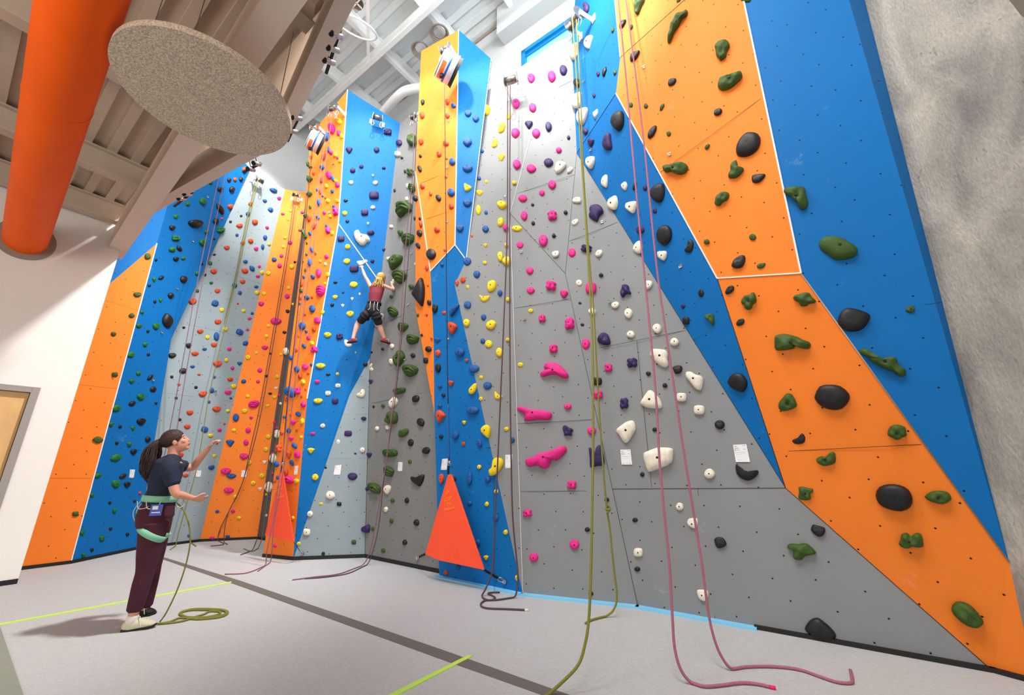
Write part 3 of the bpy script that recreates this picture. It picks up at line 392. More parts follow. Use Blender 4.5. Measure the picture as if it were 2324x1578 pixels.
19 u e -114 220 2 95,-35 92,-51 42,-48 -12,-31 -62,-2 -97,32 -80,52 -36,50 18,31 69;rounded purple hold, second purple one down on the upper grey triangle panel
12 G x -122 1166 -125 46,114 40,123 -18,45 -40,-120 -40;ridged green hold, twelfth green one up on the grey recess left of middle tower
19 p e -516 -1349 -0 84,34 54,51 9,47 -35,31 -72,0 -80,-32 -46,-51 -5,-50 40,-31 74;rounded pink hold, third pink one up on the upper grey triangle panel
20 y e -700 4144 -1 51,49 30,82 -5,73 -32,45 -53,1 -52,-49 -27,-81 8,-76 35,-48 55;biggest yellow hold on the grey panel under the grey triangle, rounded in shape
2 k c 467 4881 -93 70,-41 85,24 68,80 36,111 -24,103 -68,54 -78,-18 -61,-76 -37,-102 29;slanting black hold, fifth black one down on the tall blue panel on the far left
18 p e 329 4537 0 94,40 60,59 3,56 -48,35 -83,-0 -92,-39 -50,-57 2,-59 56,-35 89;rounded pink hold, third pink one down on the grey panel just right of middle tower
18 y j -169 2742 -62 60,-23 68,23 50,61 21,81 -23,56 -49,20 -67,-23 -51,-57 -13,-78 34;smooth yellow hold, ninth yellow one down on the grey panel just right of middle tower
4 b t -300 782 -78 44,-33 61,19 61,69 34,51 -11,33 -56,13 -72,-16 -50,-51 -8;pointed blue hold, fourth blue one up on the orange panel in the far corner
28 G r 238 -1517 -26 2,-8 26,20 25,27 3,15 -25,-7 -28,-25 -17;round green hold, second green one up on the big blue panel by the concrete
20 p t -27 2966 -51 44,-14 51,22 46,56 18,37 -15,14 -46,-1 -56,-20 -40,-41 0;pointed pink hold, fifth pink one down on the grey panel under the grey triangle
18 b e -653 1133 -30 61,12 60,46 33,55 -2,53 -40,30 -61,-10 -53,-45 -30,-62 3,-54 40;rounded blue hold, sixth blue one up on the grey panel just right of middle tower
18 y e -142 -217 -53 58,-2 8,51 -13,49 -32,-8 -54,-51 -27;rounded yellow hold, fourth yellow one up on the grey panel just right of middle tower
8 p x 92 925 45 75,-10 116,-63 107,-82 45,-63 -40,-14 -104,36 -120,68 -69,76 -4;ridged pink hold, highest pink one on the left tower's orange face
2 g c -483 520 -43 39,-4 56,33 50,62 36,63 -4,45 -32,11 -47,-28 -46,-57 -34,-57 8;slanting green hold, twelfth green one up on the tall blue panel on the far left
27 k e -987 2284 -37 6,-9 33,31 29,38 5,21 -25,-20 -33,-40 -18;rounded black hold, second black one down on the lower right orange panel
12 k e 403 641 -54 61,-81 34,-74 -5,-38 -37,9 -61,53 -61,74 -31,71 8,38 40,-7 61;rounded black hold, seventh black one up on the grey recess left of middle tower
18 u t 263 4191 68 24,21 60,-29 74,-70 59,-48 4,-21 -53,0 -78,23 -61,49 -24;pointed purple hold, the only purple one on the grey panel just right of middle tower
22 w r -418 246 36 2,30 -20,7 -35,-15 -37,-33 -24,-38 -2,-25 19,-8 36,16 34,30 24;round white hold, highest white one on the bottom right grey panel
25 k e -321 -91 47 46,46 -4,8 -46,-38 -56,-48 -12,-37 60,3 72;rounded black hold, highest black one on the upper right orange panel
8 b e -33 797 -10 102,44 69,79 4,78 -51,53 -94,10 -106,-42 -57,-76 -0,-82 57,-54 93;rounded blue hold, highest blue one on the left tower's orange face
18 y c -321 4000 40 74,56 30,53 -29,38 -78,-4 -94,-34 -77,-50 -37,-47 25,-35 66,8 84;slanting yellow hold, fourth yellow one down on the grey panel just right of middle tower
24 u t -741 1720 65 -5,32 37,-12 68,-51 72,-45 24,-29 -32,-15 -61,10 -59,42 -40;pointed purple hold, highest purple one on the lower part of the blue band
17 b e -13 647 -1 74,25 58,41 18,37 -20,23 -52,1 -69,-25 -51,-41 -14,-39 25,-24 55;rounded blue hold, fifth blue one up on the middle tower's lower blue face
14 b e -77 -1691 -3 71,36 51,59 14,54 -24,36 -58,3 -72,-35 -45,-54 -11,-58 28,-36 60;rounded blue hold, lowest blue one on the middle tower's upper blue face
10 w b 227 1833 -65 60,-28 65,17 31,65 -8,61 -48,6 -67,-40 -46,-64 5;large white hold, fourth white one up on the left tower's lower blue face
12 w b -268 -342 -28 64,59 61,78 9,31 -55,-13 -65,-78 -18,-82 18;large white hold, second white one up on the grey recess left of middle tower
4 p j -161 -113 71 28,26 47,-27 54,-71 44,-85 13,-64 -21,-21 -49,26 -53,66 -34,85 -1;smooth pink hold, third pink one up on the orange panel in the far corner
26 k e -183 366 -37 40,-8 58,49 16,40 -30,2 -47,-41 -23,-46 15;rounded black hold, third black one down on the upper right orange panel
18 y e -173 1845 -2 80,26 60,43 12,40 -31,27 -68,2 -83,-26 -55,-40 -9,-45 37,-26 76;rounded yellow hold, fourteenth yellow one down on the grey panel just right of middle tower
21 w e -502 2718 -36 62,30 47,42 13,23 -30,-13 -51,-40 -39;rounded white hold, fifth white one down on the grey panel left of the blue band
18 y e -306 501 -2 58,33 40,52 8,52 -21,32 -44,2 -54,-34 -36,-52 -6,-53 24,-34 49;rounded yellow hold, seventh yellow one up on the grey panel just right of middle tower
2 g e -163 -630 -16 55,-51 47,-61 17,-50 -16,-20 -43,17 -59,48 -41,60 -14,53 18,21 48;rounded green hold, sixth green one up on the tall blue panel on the far left
26 k e 223 -342 -39 13,-23 43,21 32,40 -5,21 -41,-13 -38,-39 -16;rounded black hold, fourth black one up on the upper right orange panel
21 w r -765 2137 45 -8,37 -32,11 -45,-17 -39,-42 -19,-49 9,-35 32,-12 45,18 40,36 21;round white hold, tenth white one up on the grey panel left of the blue band
4 p j -16 529 68 34,22 56,-27 58,-67 47,-78 11,-59 -26,-19 -57,27 -59,64 -35,81 1;smooth pink hold, fifth pink one up on the orange panel in the far corner
24 w e -340 766 33 45,51 -13,25 -63,-4 -64,-37 -10,-43 47,-11 55;rounded white hold, third white one down on the lower part of the blue band
18 y e -556 2740 -4 97,24 73,42 15,43 -40,28 -86,4 -98,-24 -63,-42 -9,-42 46,-28 87;rounded yellow hold, tenth yellow one down on the grey panel just right of middle tower
13 b r 364 -1072 67 -21,58 -62,22 -83,-17 -67,-54 -30,-68 22,-52 61,-25 80,17 65,50 28;round blue hold, lowest blue one on the middle tower's upper orange face
14 y e 25 -957 -61 78,-3 48,58 8,57 -30,6 -73,-43 -63;rounded yellow hold, the only yellow one on the middle tower's upper blue face
4 b e -295 1294 -15 83,21 70,53 25,56 -23,43 -65,15 -85,-23 -63,-52 -19,-58 27,-43 66;rounded blue hold, third blue one down on the orange panel in the far corner
20 p e -502 3402 -0 58,-36 51,-55 24,-48 -9,-31 -37,0 -60,34 -48,49 -20,52 10,31 41;rounded pink hold, second pink one down on the grey panel under the grey triangle
18 y t -194 3661 -60 66,-20 72,23 57,60 17,42 -24,20 -63,2 -78,-21 -47,-47 6;pointed yellow hold, fifth yellow one down on the grey panel just right of middle tower
5 w e -83 506 -27 91,-84 76,-99 24,-85 -25,-34 -68,26 -87,79 -62,97 -18,83 29,35 73;rounded white hold, third white one up on the narrow dark grey corner strip
3 o j 139 2175 -71 20,-39 49,5 61,49 59,72 28,62 -12,36 -49,-4 -63,-47 -48,-77 -16;smooth orange-red hold, twelfth orange-red one up on the pale grey panel on the far left
17 b e -266 1208 -1 54,33 41,56 11,52 -18,32 -45,1 -54,-35 -37,-54 -8,-52 21,-32 47;rounded blue hold, eighth blue one down on the middle tower's lower blue face
20 p e -492 3092 -0 54,34 37,58 4,54 -23,31 -44,0 -54,-34 -32,-53 -2,-51 27,-32 45;rounded pink hold, fourth pink one down on the grey panel under the grey triangle
3 b c -123 3408 -40 52,-6 73,37 67,61 38,63 -10,47 -49,11 -63,-30 -58,-59 -40,-57 10;slanting blue hold, fourteenth blue one up on the pale grey panel on the far left
20 p l -334 2649 -28 51,-4 44,18 53,45 27,39 1,50 -28,25 -55,-0 -40,-25 -53,-44 -21,-35 4,-47 29;lumpy pink hold, sixth pink one down on the grey panel under the grey triangle
10 y e 203 2938 -6 59,37 58,66 29,64 -7,43 -42,7 -61,-38 -50,-66 -25,-65 9,-45 43;rounded yellow hold, third yellow one down on the left tower's lower blue face
18 y c -181 2448 28 65,46 32,44 -15,35 -55,-0 -76,-24 -67,-39 -37,-40 13,-33 51,1 70;slanting yellow hold, eleventh yellow one down on the grey panel just right of middle tower
18 b e -531 1608 -3 64,34 42,53 8,49 -26,34 -56,3 -64,-33 -38,-50 -4,-55 30,-35 56;rounded blue hold, sixth blue one down on the grey panel just right of middle tower
18 y e -657 856 -3 61,-35 51,-50 21,-47 -12,-27 -42,3 -59,35 -47,49 -18,48 16,26 47;rounded yellow hold, tenth yellow one up on the grey panel just right of middle tower
7 b e -88 -320 -14 77,-58 66,-75 27,-63 -14,-29 -54,14 -75,54 -59,73 -23,63 19,29 60;rounded blue hold, fourteenth blue one up on the left tower's orange face
11 u s 41 1480 54 40,0 50,-57 42,-62 4,-54 -40,-0 -52,59 -43,66 -4;blocky purple hold, second purple one up on the pale grey panel below the left tower
2 k j -18 357 -72 22,-41 43,-1 54,41 47,68 18,64 -16,38 -46,0 -51,-42 -35,-73 -8;smooth black hold, thirteenth black one up on the tall blue panel on the far left
12 G x -144 4992 56 45,-8 99,-71 108,-88 59,-73 -13,-18 -80,39 -103,79 -76,88 -26;ridged green hold, third green one down on the grey recess left of middle tower
12 k e 549 224 -29 48,-65 25,-81 -6,-60 -29,-18 -44,27 -46,64 -23,76 7,59 31,19 47;rounded black hold, fifth black one up on the grey recess left of middle tower
2 k e 75 3051 -18 62,33 75,64 49,70 11,57 -28,18 -63,-31 -68,-65 -47,-72 -11,-56 33;rounded black hold, fourteenth black one down on the tall blue panel on the far left
9 u l 273 1129 43 75,3 59,-33 63,-76 17,-63 -14,-79 -57,-33 -75,5 -53,44 -57,77 -11,61 21,73 56;lumpy purple hold, highest purple one on the left tower's upper blue face
3 o j -501 3316 -59 27,-29 53,10 65,50 55,68 21,57 -20,26 -57,-10 -68,-43 -46,-68 -8;smooth orange-red hold, twelfth orange-red one down on the pale grey panel on the far left
23 k r -422 -317 72 -77,60 -117,18 -107,-25 -66,-61 10,-72 76,-53 109,-20 108,25 63,57 -7;round black hold, highest black one on the upper part of the blue band
3 b c 416 2935 -47 60,-7 71,35 59,67 32,67 -17,49 -51,13 -65,-29 -53,-62 -36,-60 19;slanting blue hold, thirteenth blue one up on the pale grey panel on the far left
10 y j -147 1395 -71 17,-34 38,10 45,50 38,71 16,63 -11,31 -38,-10 -43,-48 -30,-74 -8;smooth yellow hold, fifth yellow one up on the left tower's lower blue face
12 k e 269 1008 39 47,-8 57,-56 44,-73 15,-67 -21,-40 -49,14 -52,54 -39,71 -12,67 22;rounded black hold, eighth black one down on the grey recess left of middle tower
12 G l -237 5392 52 46,4 65,-43 103,-93 94,-81 47,-93 10,-42 -55,6 -65,56 -111,101 -89,76 -37,97 -14;lumpy green hold, second green one down on the grey recess left of middle tower
17 o e -501 646 -2 66,27 51,44 17,41 -19,25 -48,2 -66,-25 -46,-40 -13,-43 21,-28 55;rounded orange-red hold, second orange-red one up on the middle tower's lower blue face
20 p e -652 3851 -1 60,31 44,50 5,47 -27,29 -52,1 -58,-33 -36,-48 -2,-51 32,-31 56;rounded pink hold, highest pink one on the grey panel under the grey triangle
10 u l 85 1943 -40 48,-12 49,13 63,51 42,44 12,61 -15,35 -52,5 -46,-22 -62,-52 -36,-43 -6,-59 16;lumpy purple hold, second purple one up on the left tower's lower blue face
21 w e -929 2554 -44 28,15 43,47 18,44 -23,4 -47,-43 -21;rounded white hold, sixth white one down on the grey panel left of the blue band
11 w s -383 -0 37 36,-1 44,-46 45,-53 6,-39 -36,2 -48,45 -42,50 -6;blocky white hold, lowest white one on the pale grey panel below the left tower
21 w r -1232 2533 48 -10,42 -36,12 -48,-16 -39,-41 -19,-50 11,-36 35,-13 46,18 43,40 20;round white hold, seventh white one down on the grey panel left of the blue band
21 w e -1099 3334 -13 47,39 39,49 -7,13 -49,-29 -42,-50 -2;rounded white hold, third white one down on the grey panel left of the blue band
2 g e 267 3960 -20 70,31 85,67 60,70 19,56 -32,20 -71,-29 -73,-67 -57,-74 -17,-55 31;rounded green hold, seventh green one down on the tall blue panel on the far left
10 y j -115 811 -65 18,-33 36,10 42,51 36,69 13,58 -13,30 -35,-9 -42,-48 -27,-68 -4;smooth yellow hold, third yellow one up on the left tower's lower blue face
16 k e -217 -419 12 68,38 46,46 4,38 -35,15 -63,-13 -71,-37 -44,-45 -2,-35 37,-13 68;rounded black hold, highest black one on the middle tower's lower blue face
3 b e 23 2730 -16 90,-42 65,-50 10,-40 -38,-14 -74,16 -89,40 -54,49 -5,38 41,14 80;rounded blue hold, twelfth blue one up on the pale grey panel on the far left
4 b j -168 153 -78 26,-42 41,8 44,56 35,85 8,70 -19,37 -42,-8 -44,-52 -27,-82 1;smooth blue hold, third blue one up on the orange panel in the far corner
3 b c 150 865 -40 57,-4 62,34 45,58 16,57 -23,44 -51,10 -54,-28 -41,-54 -19,-52 27;slanting blue hold, third blue one up on the pale grey panel on the far left
6 o t 10 1197 -60 43,-26 63,13 58,50 33,39 -11,25 -54,10 -69,-12 -48,-40 -7;pointed orange-red hold, third orange-red one up on the left tower's orange face
2 g e 40 4757 -20 70,30 88,67 71,73 29,54 -28,20 -71,-28 -77,-60 -61,-72 -25,-54 28;rounded green hold, second green one down on the tall blue panel on the far left
2 g c -501 1403 -40 33,-8 49,27 49,56 39,60 1,44 -28,14 -43,-23 -45,-50 -37,-49 2;slanting green hold, sixteenth green one up on the tall blue panel on the far left
24 k s 92 -1196 40 22,14 38,-23 44,-36 15,-41 -22,-13 -37,22 -43,35 -15;blocky black hold, second black one up on the lower part of the blue band
18 b e -424 2366 -2 64,33 44,54 3,52 -29,33 -54,2 -60,-31 -35,-52 -1,-51 33,-35 56;rounded blue hold, fourth blue one down on the grey panel just right of middle tower
23 w e -482 324 -84 179,86 -21,54 -75,3 -83,-46 7;rounded white hold, second white one down on the upper part of the blue band
3 o j 0 1537 -66 6,-42 37,-4 53,35 57,64 35,59 -2,38 -37,5 -57,-33 -47,-63 -23;smooth orange-red hold, eighth orange-red one up on the pale grey panel on the far left
8 p l 341 -924 -45 83,-12 72,14 81,53 40,49 -1,66 -47,38 -81,6 -64,-23 -86,-56 -34,-49 9,-66 48;lumpy pink hold, eighth pink one down on the left tower's orange face
10 y t -121 22 -53 27,-20 39,17 38,53 22,38 -7,20 -34,6 -48,-15 -32,-38 -5;pointed yellow hold, second yellow one up on the left tower's lower blue face
2 g l -295 3710 34 70,-4 46,-41 35,-78 -15,-64 -34,-67 -65,-24 -69,11 -39,54 -27,80 19,57 35,72 69;lumpy green hold, eighth green one down on the tall blue panel on the far left
26 G e 323 -2192 37 16,27 -15,-6 -27,-34 -9,-31 20,-4 28;rounded green hold, lowest green one on the upper right orange panel
6 o l -225 1302 29 52,-1 49,-32 59,-64 36,-50 7,-59 -24,-25 -55,7 -48,42 -63,67 -32,47 -1,61 24;lumpy orange-red hold, fourth orange-red one up on the left tower's orange face
24 k e 336 -960 10 42,26 24,31 -1,26 -23,8 -39,-10 -41,-26 -22,-32 3,-24 26,-9 40;rounded black hold, third black one up on the lower part of the blue band
10 y r -9 -378 49 -1,43 -29,20 -50,-8 -46,-37 -28,-48 1,-39 31,-22 46,9 48,33 29;round yellow hold, lowest yellow one on the left tower's lower blue face
9 u t -390 481 -64 23,-25 58,17 63,56 52,43 2,24 -49,7 -68,-17 -55,-45 -22;pointed purple hold, third purple one down on the left tower's upper blue face
26 G r 301 -1879 29 -12,21 -29,3 -36,-13 -27,-27 -9,-29 12,-19 29,-3 36,14 28,26 9;round green hold, second green one up on the upper right orange panel
2 g j -137 758 50 37,13 50,-27 48,-57 31,-67 -1,-45 -29,-8 -50,27 -46,53 -24,64 11;smooth green hold, thirteenth green one up on the tall blue panel on the far left
3 o j 280 1275 -66 24,-37 43,5 52,45 47,70 19,61 -15,33 -45,-4 -56,-43 -37,-71 -8;smooth orange-red hold, seventh orange-red one up on the pale grey panel on the far left
2 g l 601 4463 38 83,-4 52,-48 41,-93 -16,-71 -39,-81 -80,-29 -85,12 -43,63 -28,97 26,71 46,86 83;lumpy green hold, fourth green one down on the tall blue panel on the far left
10 y j 207 2374 -56 21,-29 45,7 54,42 49,58 21,52 -14,27 -48,-7 -55,-40 -40,-64 -10;smooth yellow hold, fifth yellow one down on the left tower's lower blue face
0 G r 126 4260 40 17,43 -19,23 -49,-1 -62,-29 -48,-39 -17,-39 21,-25 49,2 61,26 48;round green hold, highest green one on the orange panel beside the white wall
2 g j -211 2000 46 50,10 58,-26 46,-58 26,-61 -9,-41 -39,-7 -59,27 -49,52 -17,63 22;smooth green hold, fifteenth green one down on the tall blue panel on the far left
7 p e 98 669 -14 86,24 63,49 15,59 -36,43 -77,15 -91,-24 -57,-53 -9,-58 40,-44 78;rounded pink hold, eleventh pink one down on the left tower's orange face
9 u s 19 -761 49 65,0 64,-58 40,-62 -9,-48 -63,0 -64,58 -41,66 10;blocky purple hold, fifth purple one up on the left tower's upper blue face
13 b r 354 -480 58 -21,52 -60,21 -74,-15 -59,-50 -23,-60 22,-48 58,-22 78,16 65,44 27;round blue hold, second blue one up on the middle tower's upper orange face
20 p e -20 1452 1 34,30 27,43 7,43 -12,26 -28,-1 -35,-28 -24,-45 -5,-43 15,-25 31;rounded pink hold, eighth pink one up on the grey panel under the grey triangle
17 b e 149 1091 -23 50,-44 36,-44 3,-28 -24,-2 -47,24 -50,39 -31,40 -1,28 26,2 48;rounded blue hold, eighth blue one up on the middle tower's lower blue face
3 k r -394 1928 56 11,55 -22,27 -47,-8 -53,-42 -41,-57 -11,-48 25,-27 47,8 54,40 40;round black hold, fifth black one up on the pale grey panel on the far left
5 w e -87 989 -25 87,35 70,76 20,85 -29,68 -72,26 -89,-32 -61,-79 -13,-87 32,-70 75;rounded white hold, third white one down on the narrow dark grey corner strip
19 w e -57 -2083 -44 42,40 44,47 -18,25 -44,-30 -46,-48 -3;rounded white hold, lowest white one on the upper grey triangle panel
21 w e -1394 2975 2 48,-28 47,-45 24,-44 -3,-26 -29,-2 -45,28 -42,42 -21,43 5,28 32;rounded white hold, fourth white one down on the grey panel left of the blue band
10 u s 143 828 -50 37,-11 52,34 51,51 9,48 -37,11 -52,-35 -46,-51 -8;blocky purple hold, lowest purple one on the left tower's lower blue face
0 G j 134 3542 41 40,12 46,-18 38,-44 21,-50 -8,-34 -30,-10 -44,18 -38,41 -13,49 17;smooth green hold, second green one down on the orange panel beside the white wall
11 y e -231 1475 -6 47,-38 38,-53 11,-45 -15,-24 -38,6 -48,38 -33,51 -9,48 19,24 41;biggest yellow hold on the pale grey panel below the left tower, rounded in shape
17 k e -618 2170 -2 65,27 50,43 11,41 -26,28 -54,2 -66,-27 -43,-43 -8,-44 29,-29 59;rounded black hold, second black one down on the middle tower's lower blue face
6 p s 182 1202 46 45,-1 52,-54 49,-61 6,-45 -42,2 -56,56 -45,59 -6;blocky pink hold, third pink one up on the left tower's orange face
18 y c -88 4508 37 69,47 27,41 -22,26 -62,-5 -81,-33 -74,-43 -33,-39 19,-26 58,9 76;slanting yellow hold, second yellow one down on the grey panel just right of middle tower
8 G l -343 -1264 -72 97,-49 93,-41 117,4 74,29 17,62 -37,69 -97,40 -83,34 -116,-11 -63,-31 -5,-63 39;lumpy green hold, fifth green one up on the left tower's orange face
7 b e 80 -20 -13 75,-49 64,-64 26,-52 -14,-23 -53,13 -72,48 -55,60 -22,53 19,24 52;rounded blue hold, fifteenth blue one up on the left tower's orange face
7 p s 233 -252 -66 56,-17 60,48 47,71 -2,70 -56,18 -61,-49 -43,-73 3;blocky pink hold, eleventh pink one up on the left tower's orange face
7 p e 111 -1062 -10 54,37 39,65 9,64 -22,46 -46,10 -56,-36 -35,-63 -6,-67 24,-48 46;rounded pink hold, eighth pink one up on the left tower's orange face
18 y t -547 3056 -61 49,-21 56,22 40,58 11,44 -20,19 -46,2 -58,-19 -37,-47 6;pointed yellow hold, eighth yellow one down on the grey panel just right of middle tower
21 w e -1379 4288 49 25,57 -68,-61 -20,-47 42;rounded white hold, highest white one on the grey panel left of the blue band
7 p l 245 -771 -46 55,-15 53,11 59,48 32,47 2,67 -31,42 -58,8 -46,-21 -59,-57 -26,-46 4,-68 31;lumpy pink hold, ninth pink one up on the left tower's orange face
10 u s -101 3787 -55 35,-12 54,41 63,55 20,56 -32,12 -56,-41 -64,-59 -21;blocky purple hold, highest purple one on the left tower's lower blue face
10 y e 41 3365 -6 54,34 52,55 26,53 -5,37 -37,6 -57,-32 -47,-56 -24,-55 6,-39 36;rounded yellow hold, second yellow one down on the left tower's lower blue face
3 k j -611 2177 45 40,15 50,-20 42,-50 28,-58 -3,-44 -31,-11 -49,21 -45,45 -21,61 14;smooth black hold, sixth black one up on the pale grey panel on the far left
12 k e 202 347 -5 56,36 41,58 12,56 -18,37 -45,5 -53,-35 -39,-54 -9,-58 20,-37 44;rounded black hold, sixth black one up on the grey recess left of middle tower
7 p l 32 -1467 -47 58,-15 49,8 64,47 34,47 4,60 -27,38 -57,9 -48,-17 -62,-51 -27,-46 3,-61 28;lumpy pink hold, seventh pink one up on the left tower's orange face
14 b j 119 397 48 33,20 60,-13 68,-41 57,-56 20,-43 -21,-18 -57,13 -67,39 -44,54 -6;smooth blue hold, second blue one down on the middle tower's upper blue face
21 w e -1415 3926 -23 46,40 38,47 -5,14 -42,-29 -42,-48 5;rounded white hold, second white one down on the grey panel left of the blue band
14 b j -16 522 -54 42,-25 59,10 59,42 42,58 7,46 -32,21 -63,-10 -64,-39 -35,-58 6;smooth blue hold, highest blue one on the middle tower's upper blue face
17 b t -645 2586 -66 38,-22 41,28 30,68 9,51 -16,21 -38,2 -46,-23 -27,-56 5;pointed blue hold, third blue one down on the middle tower's lower blue face
23 w e -25 -1316 42 51,42 -15,-3 -89,-43 15,-36 67
2 k c -250 631 -33 34,1 45,37 44,59 29,56 -4,37 -29,5 -41,-32 -39,-53 -27,-47 5
13 k e 118 -1096 -36 77,-55 55,-54 13,-30 -28,3 -63,35 -74,51 -47,51 -8,28 32,-4 68
17 b e 402 220 1 43,23 37,36 13,33 -11,21 -34,-1 -41,-22 -33,-37 -11,-36 13,-21 35
8 p x 118 -121 35 55,-8 89,-46 80,-62 31,-47 -34,-10 -77,28 -89,56 -51,58 0
2 k c 49 924 -41 34,-8 48,28 45,56 31,62 -6,49 -32,16 -43,-25 -40,-53 -31,-55 8
6 p t 25 1705 -70 30,-26 40,23 37,70 18,50 -9,27 -36,6 -45,-19 -33,-55 -3
10 y j -108 1945 53 22,26 38,-10 46,-41 37,-60 13,-49 -15,-21 -42,10 -47,42 -31,61 -4
9 u j 166 -1162 55 43,21 52,-18 46,-51 29,-64 -4,-50 -32,-20 -52,18 -48,51 -21,67 15
18 p e -101 2326 -1 64,-30 57,-42 24,-38 -10,-22 -43,1 -62,28 -50,42 -21,42 13,23 46
23 k e 201 -767 35 57,40 -8,-9 -74,-35 -57,-41 1,-18 76
2 g c -468 -501 -26 30,5 39,33 31,54 19,49 -8,31 -28,3 -35,-29 -29,-48 -17,-43 9
17 o e -626 2394 -2 57,-34 52,-51 23,-44 -11,-26 -39,2 -55,32 -46,47 -19,45 13,27 45
12 w c -916 1675 -21 83,19 68,19 35,3 13,36 -22,67 -47,30 -84,-23 -77,-57 -36,-62 38
0 G l 152 94 -29 35,-10 32,4 39,26 21,29 1,39 -18,26 -35,6 -30,-9 -35,-30 -16,-26 2,-39 18
2 k e -88 2642 -15 53,24 61,53 38,61 9,45 -26,16 -54,-23 -53,-52 -34,-62 -6,-45 30
11 w r -374 256 45 -1,43 -25,19 -40,-7 -39,-37 -25,-46 1,-38 26,-20 42,9 43,33 24
18 b e -395 907 -2 51,24 40,40 8,39 -20,25 -42,2 -52,-23 -32,-39 -6,-41 23,-24 46
2 k c -77 -522 -30 30,4 43,35 37,57 25,54 -3,33 -24,3 -37,-32 -35,-52 -25,-45 5
17 b r 279 650 43 1,37 -21,13 -36,-13 -38,-36 -23,-41 -1,-33 22,-14 39,14 38,31 25
7 b e -60 -1090 -12 60,26 48,49 12,54 -23,40 -50,13 -66,-25 -40,-51 -9,-55 26,-41 54
12 u e -642 6299 -9 88,46 44,82 -24,86 -72,56 -94,8 -83,-49 -31,-83 29,-86 76,-55 98
13 o r 122 -1680 56 -15,52 -47,21 -59,-14 -50,-50 -19,-59 16,-45 45,-22 58,17 47,40 22
2 g r -301 3468 60 35,61 0,31 -35,-5 -55,-43 -57,-61 -35,-57 0,-34 36,7 58,41 56
19 p e -240 -1006 1 57,28 35,44 2,40 -27,25 -48,-1 -53,-27 -31,-42 -0,-45 30,-26 53
19 w e 194 -708 1 57,45 30,44 -11,11 -47,-43 -45,-43 25
2 k e 647 5512 23 88,-25 61,-61 6,-73 -44,-56 -76,-23 -89,26 -54,63 -0,75 47,58 81
18 o r -752 1552 46 -7,40 -39,16 -58,-10 -54,-36 -26,-46 7,-35 40,-17 56,12 51,32 27
2 k j 37 -655 -56 27,-32 41,-2 43,31 32,51 7,49 -21,31 -43,1 -42,-28 -26,-53 2
3 o j 287 4325 64 32,35 58,-7 58,-44 46,-70 13,-59 -24,-30 -54,6 -59,43 -36,70 -0
3 o j -7 3035 53 46,15 56,-21 47,-54 24,-60 -7,-47 -37,-15 -53,22 -47,49 -17,61 19
3 o j -143 1160 46 36,11 47,-22 42,-52 26,-56 -2,-40 -28,-9 -45,23 -42,47 -19,54 11
2 k j -2 -137 -58 10,-44 33,-14 43,17 44,46 24,50 -5,39 -32,14 -44,-19 -36,-51 -15
6 b r -239 1056 59 -0,53 -28,25 -46,-10 -47,-47 -29,-58 0,-52 30,-26 48,12 48,40 31
15 k r 75 -861 70 -13,57 -40,19 -49,-22 -41,-57 -18,-65 12,-52 38,-21 51,23 41,49 21
23 u e -259 -1421 3 64,36 19,55 -33,48 -61,29 -75,-3 -64,-38 -13,-52 34,-51 68,-30 78
0 G l 142 2170 -31 33,-11 34,4 45,29 32,30 10,40 -10,27 -36,6 -31,-10 -47,-31 -26,-29 -5,-40 10
6 o c -15 931 19 54,39 36,46 0,42 -31,11 -57,-17 -60,-33 -37,-41 -2,-39 27,-8 50
3 o j -268 4072 48 51,15 61,-21 44,-54 20,-62 -15,-42 -41,-12 -55,21 -49,47 -16,57 25
9 u e 101 654 -6 67,-40 39,-55 -1,-47 -36,-24 -61,6 -66,37 -35,55 4,47 39,25 67
15 k r -131 1125 67 -27,56 -60,20 -72,-21 -52,-60 -13,-67 27,-53 60,-21 72,21 51,52 18
24 k e -183 673 17 54,36 20,24 -29,-4 -59,-38 -41,-30 6
2 k c -169 3562 -56 31,-28 49,14 45,48 32,66 -1,60 -27,32 -42,-11 -42,-45 -34,-60 4
17 b e 120 -77 -0 39,22 35,34 14,34 -9,20 -29,0 -41,-22 -31,-34 -11,-35 11,-21 31
26 G e -339 117 31 32,29 -1,-5 -38,-31 -32,-27 17,1 44
12 u t -789 176 -80 31,-29 40,26 40,69 21,53 -8,28 -36,7 -49,-21 -35,-59 -4
3 b c 415 4449 24 57,54 27,63 -16,54 -51,18 -64,-18 -61,-43 -31,-55 13,-52 45,-13 60
13 o r 212 -51 61 -24,54 -57,21 -66,-16 -49,-49 -17,-58 23,-48 55,-22 67,17 52,46 18
3 b j 544 6599 84 51,43 63,-10 54,-59 35,-90 -5,-74 -37,-36 -58,11 -55,61 -23,90 18
2 k r 446 4568 67 45,67 4,37 -47,-4 -70,-45 -75,-66 -44,-63 2,-36 42,4 73,41 71
3 o j -269 2292 47 36,16 47,-20 40,-51 23,-61 -5,-46 -28,-15 -43,20 -38,45 -17,63 15
12 k r 419 -758 53 4,48 -21,18 -41,-12 -42,-44 -30,-54 -4,-44 23,-21 41,14 41,36 29
6 b c 101 1339 -45 49,-12 47,28 26,56 -1,63 -33,49 -48,17 -44,-22 -23,-51 -1,-57 31
26 G e 57 -685 17 28,30 8,9 -27,-19 -27,-29 2,-13 30
2 g t -488 261 -49 22,-23 34,8 37,40 24,35 -3,23 -31,12 -42,-8 -31,-34 -7
8 G l -341 -95 67 11,41 32,27 60,-17 68,-36 42,-70 31,-67 -17,-34 -34,-18 -69,22 -67,39 -36,69 -27
5 w e -272 2769 -26 94,-71 78,-87 33,-69 -18,-27 -66,25 -92,67 -73,82 -29,68 22,26 68
4 p r -30 802 49 1,48 -34,24 -57,-3 -60,-33 -35,-48 -1,-43 34,-26 61,5 57,31 38
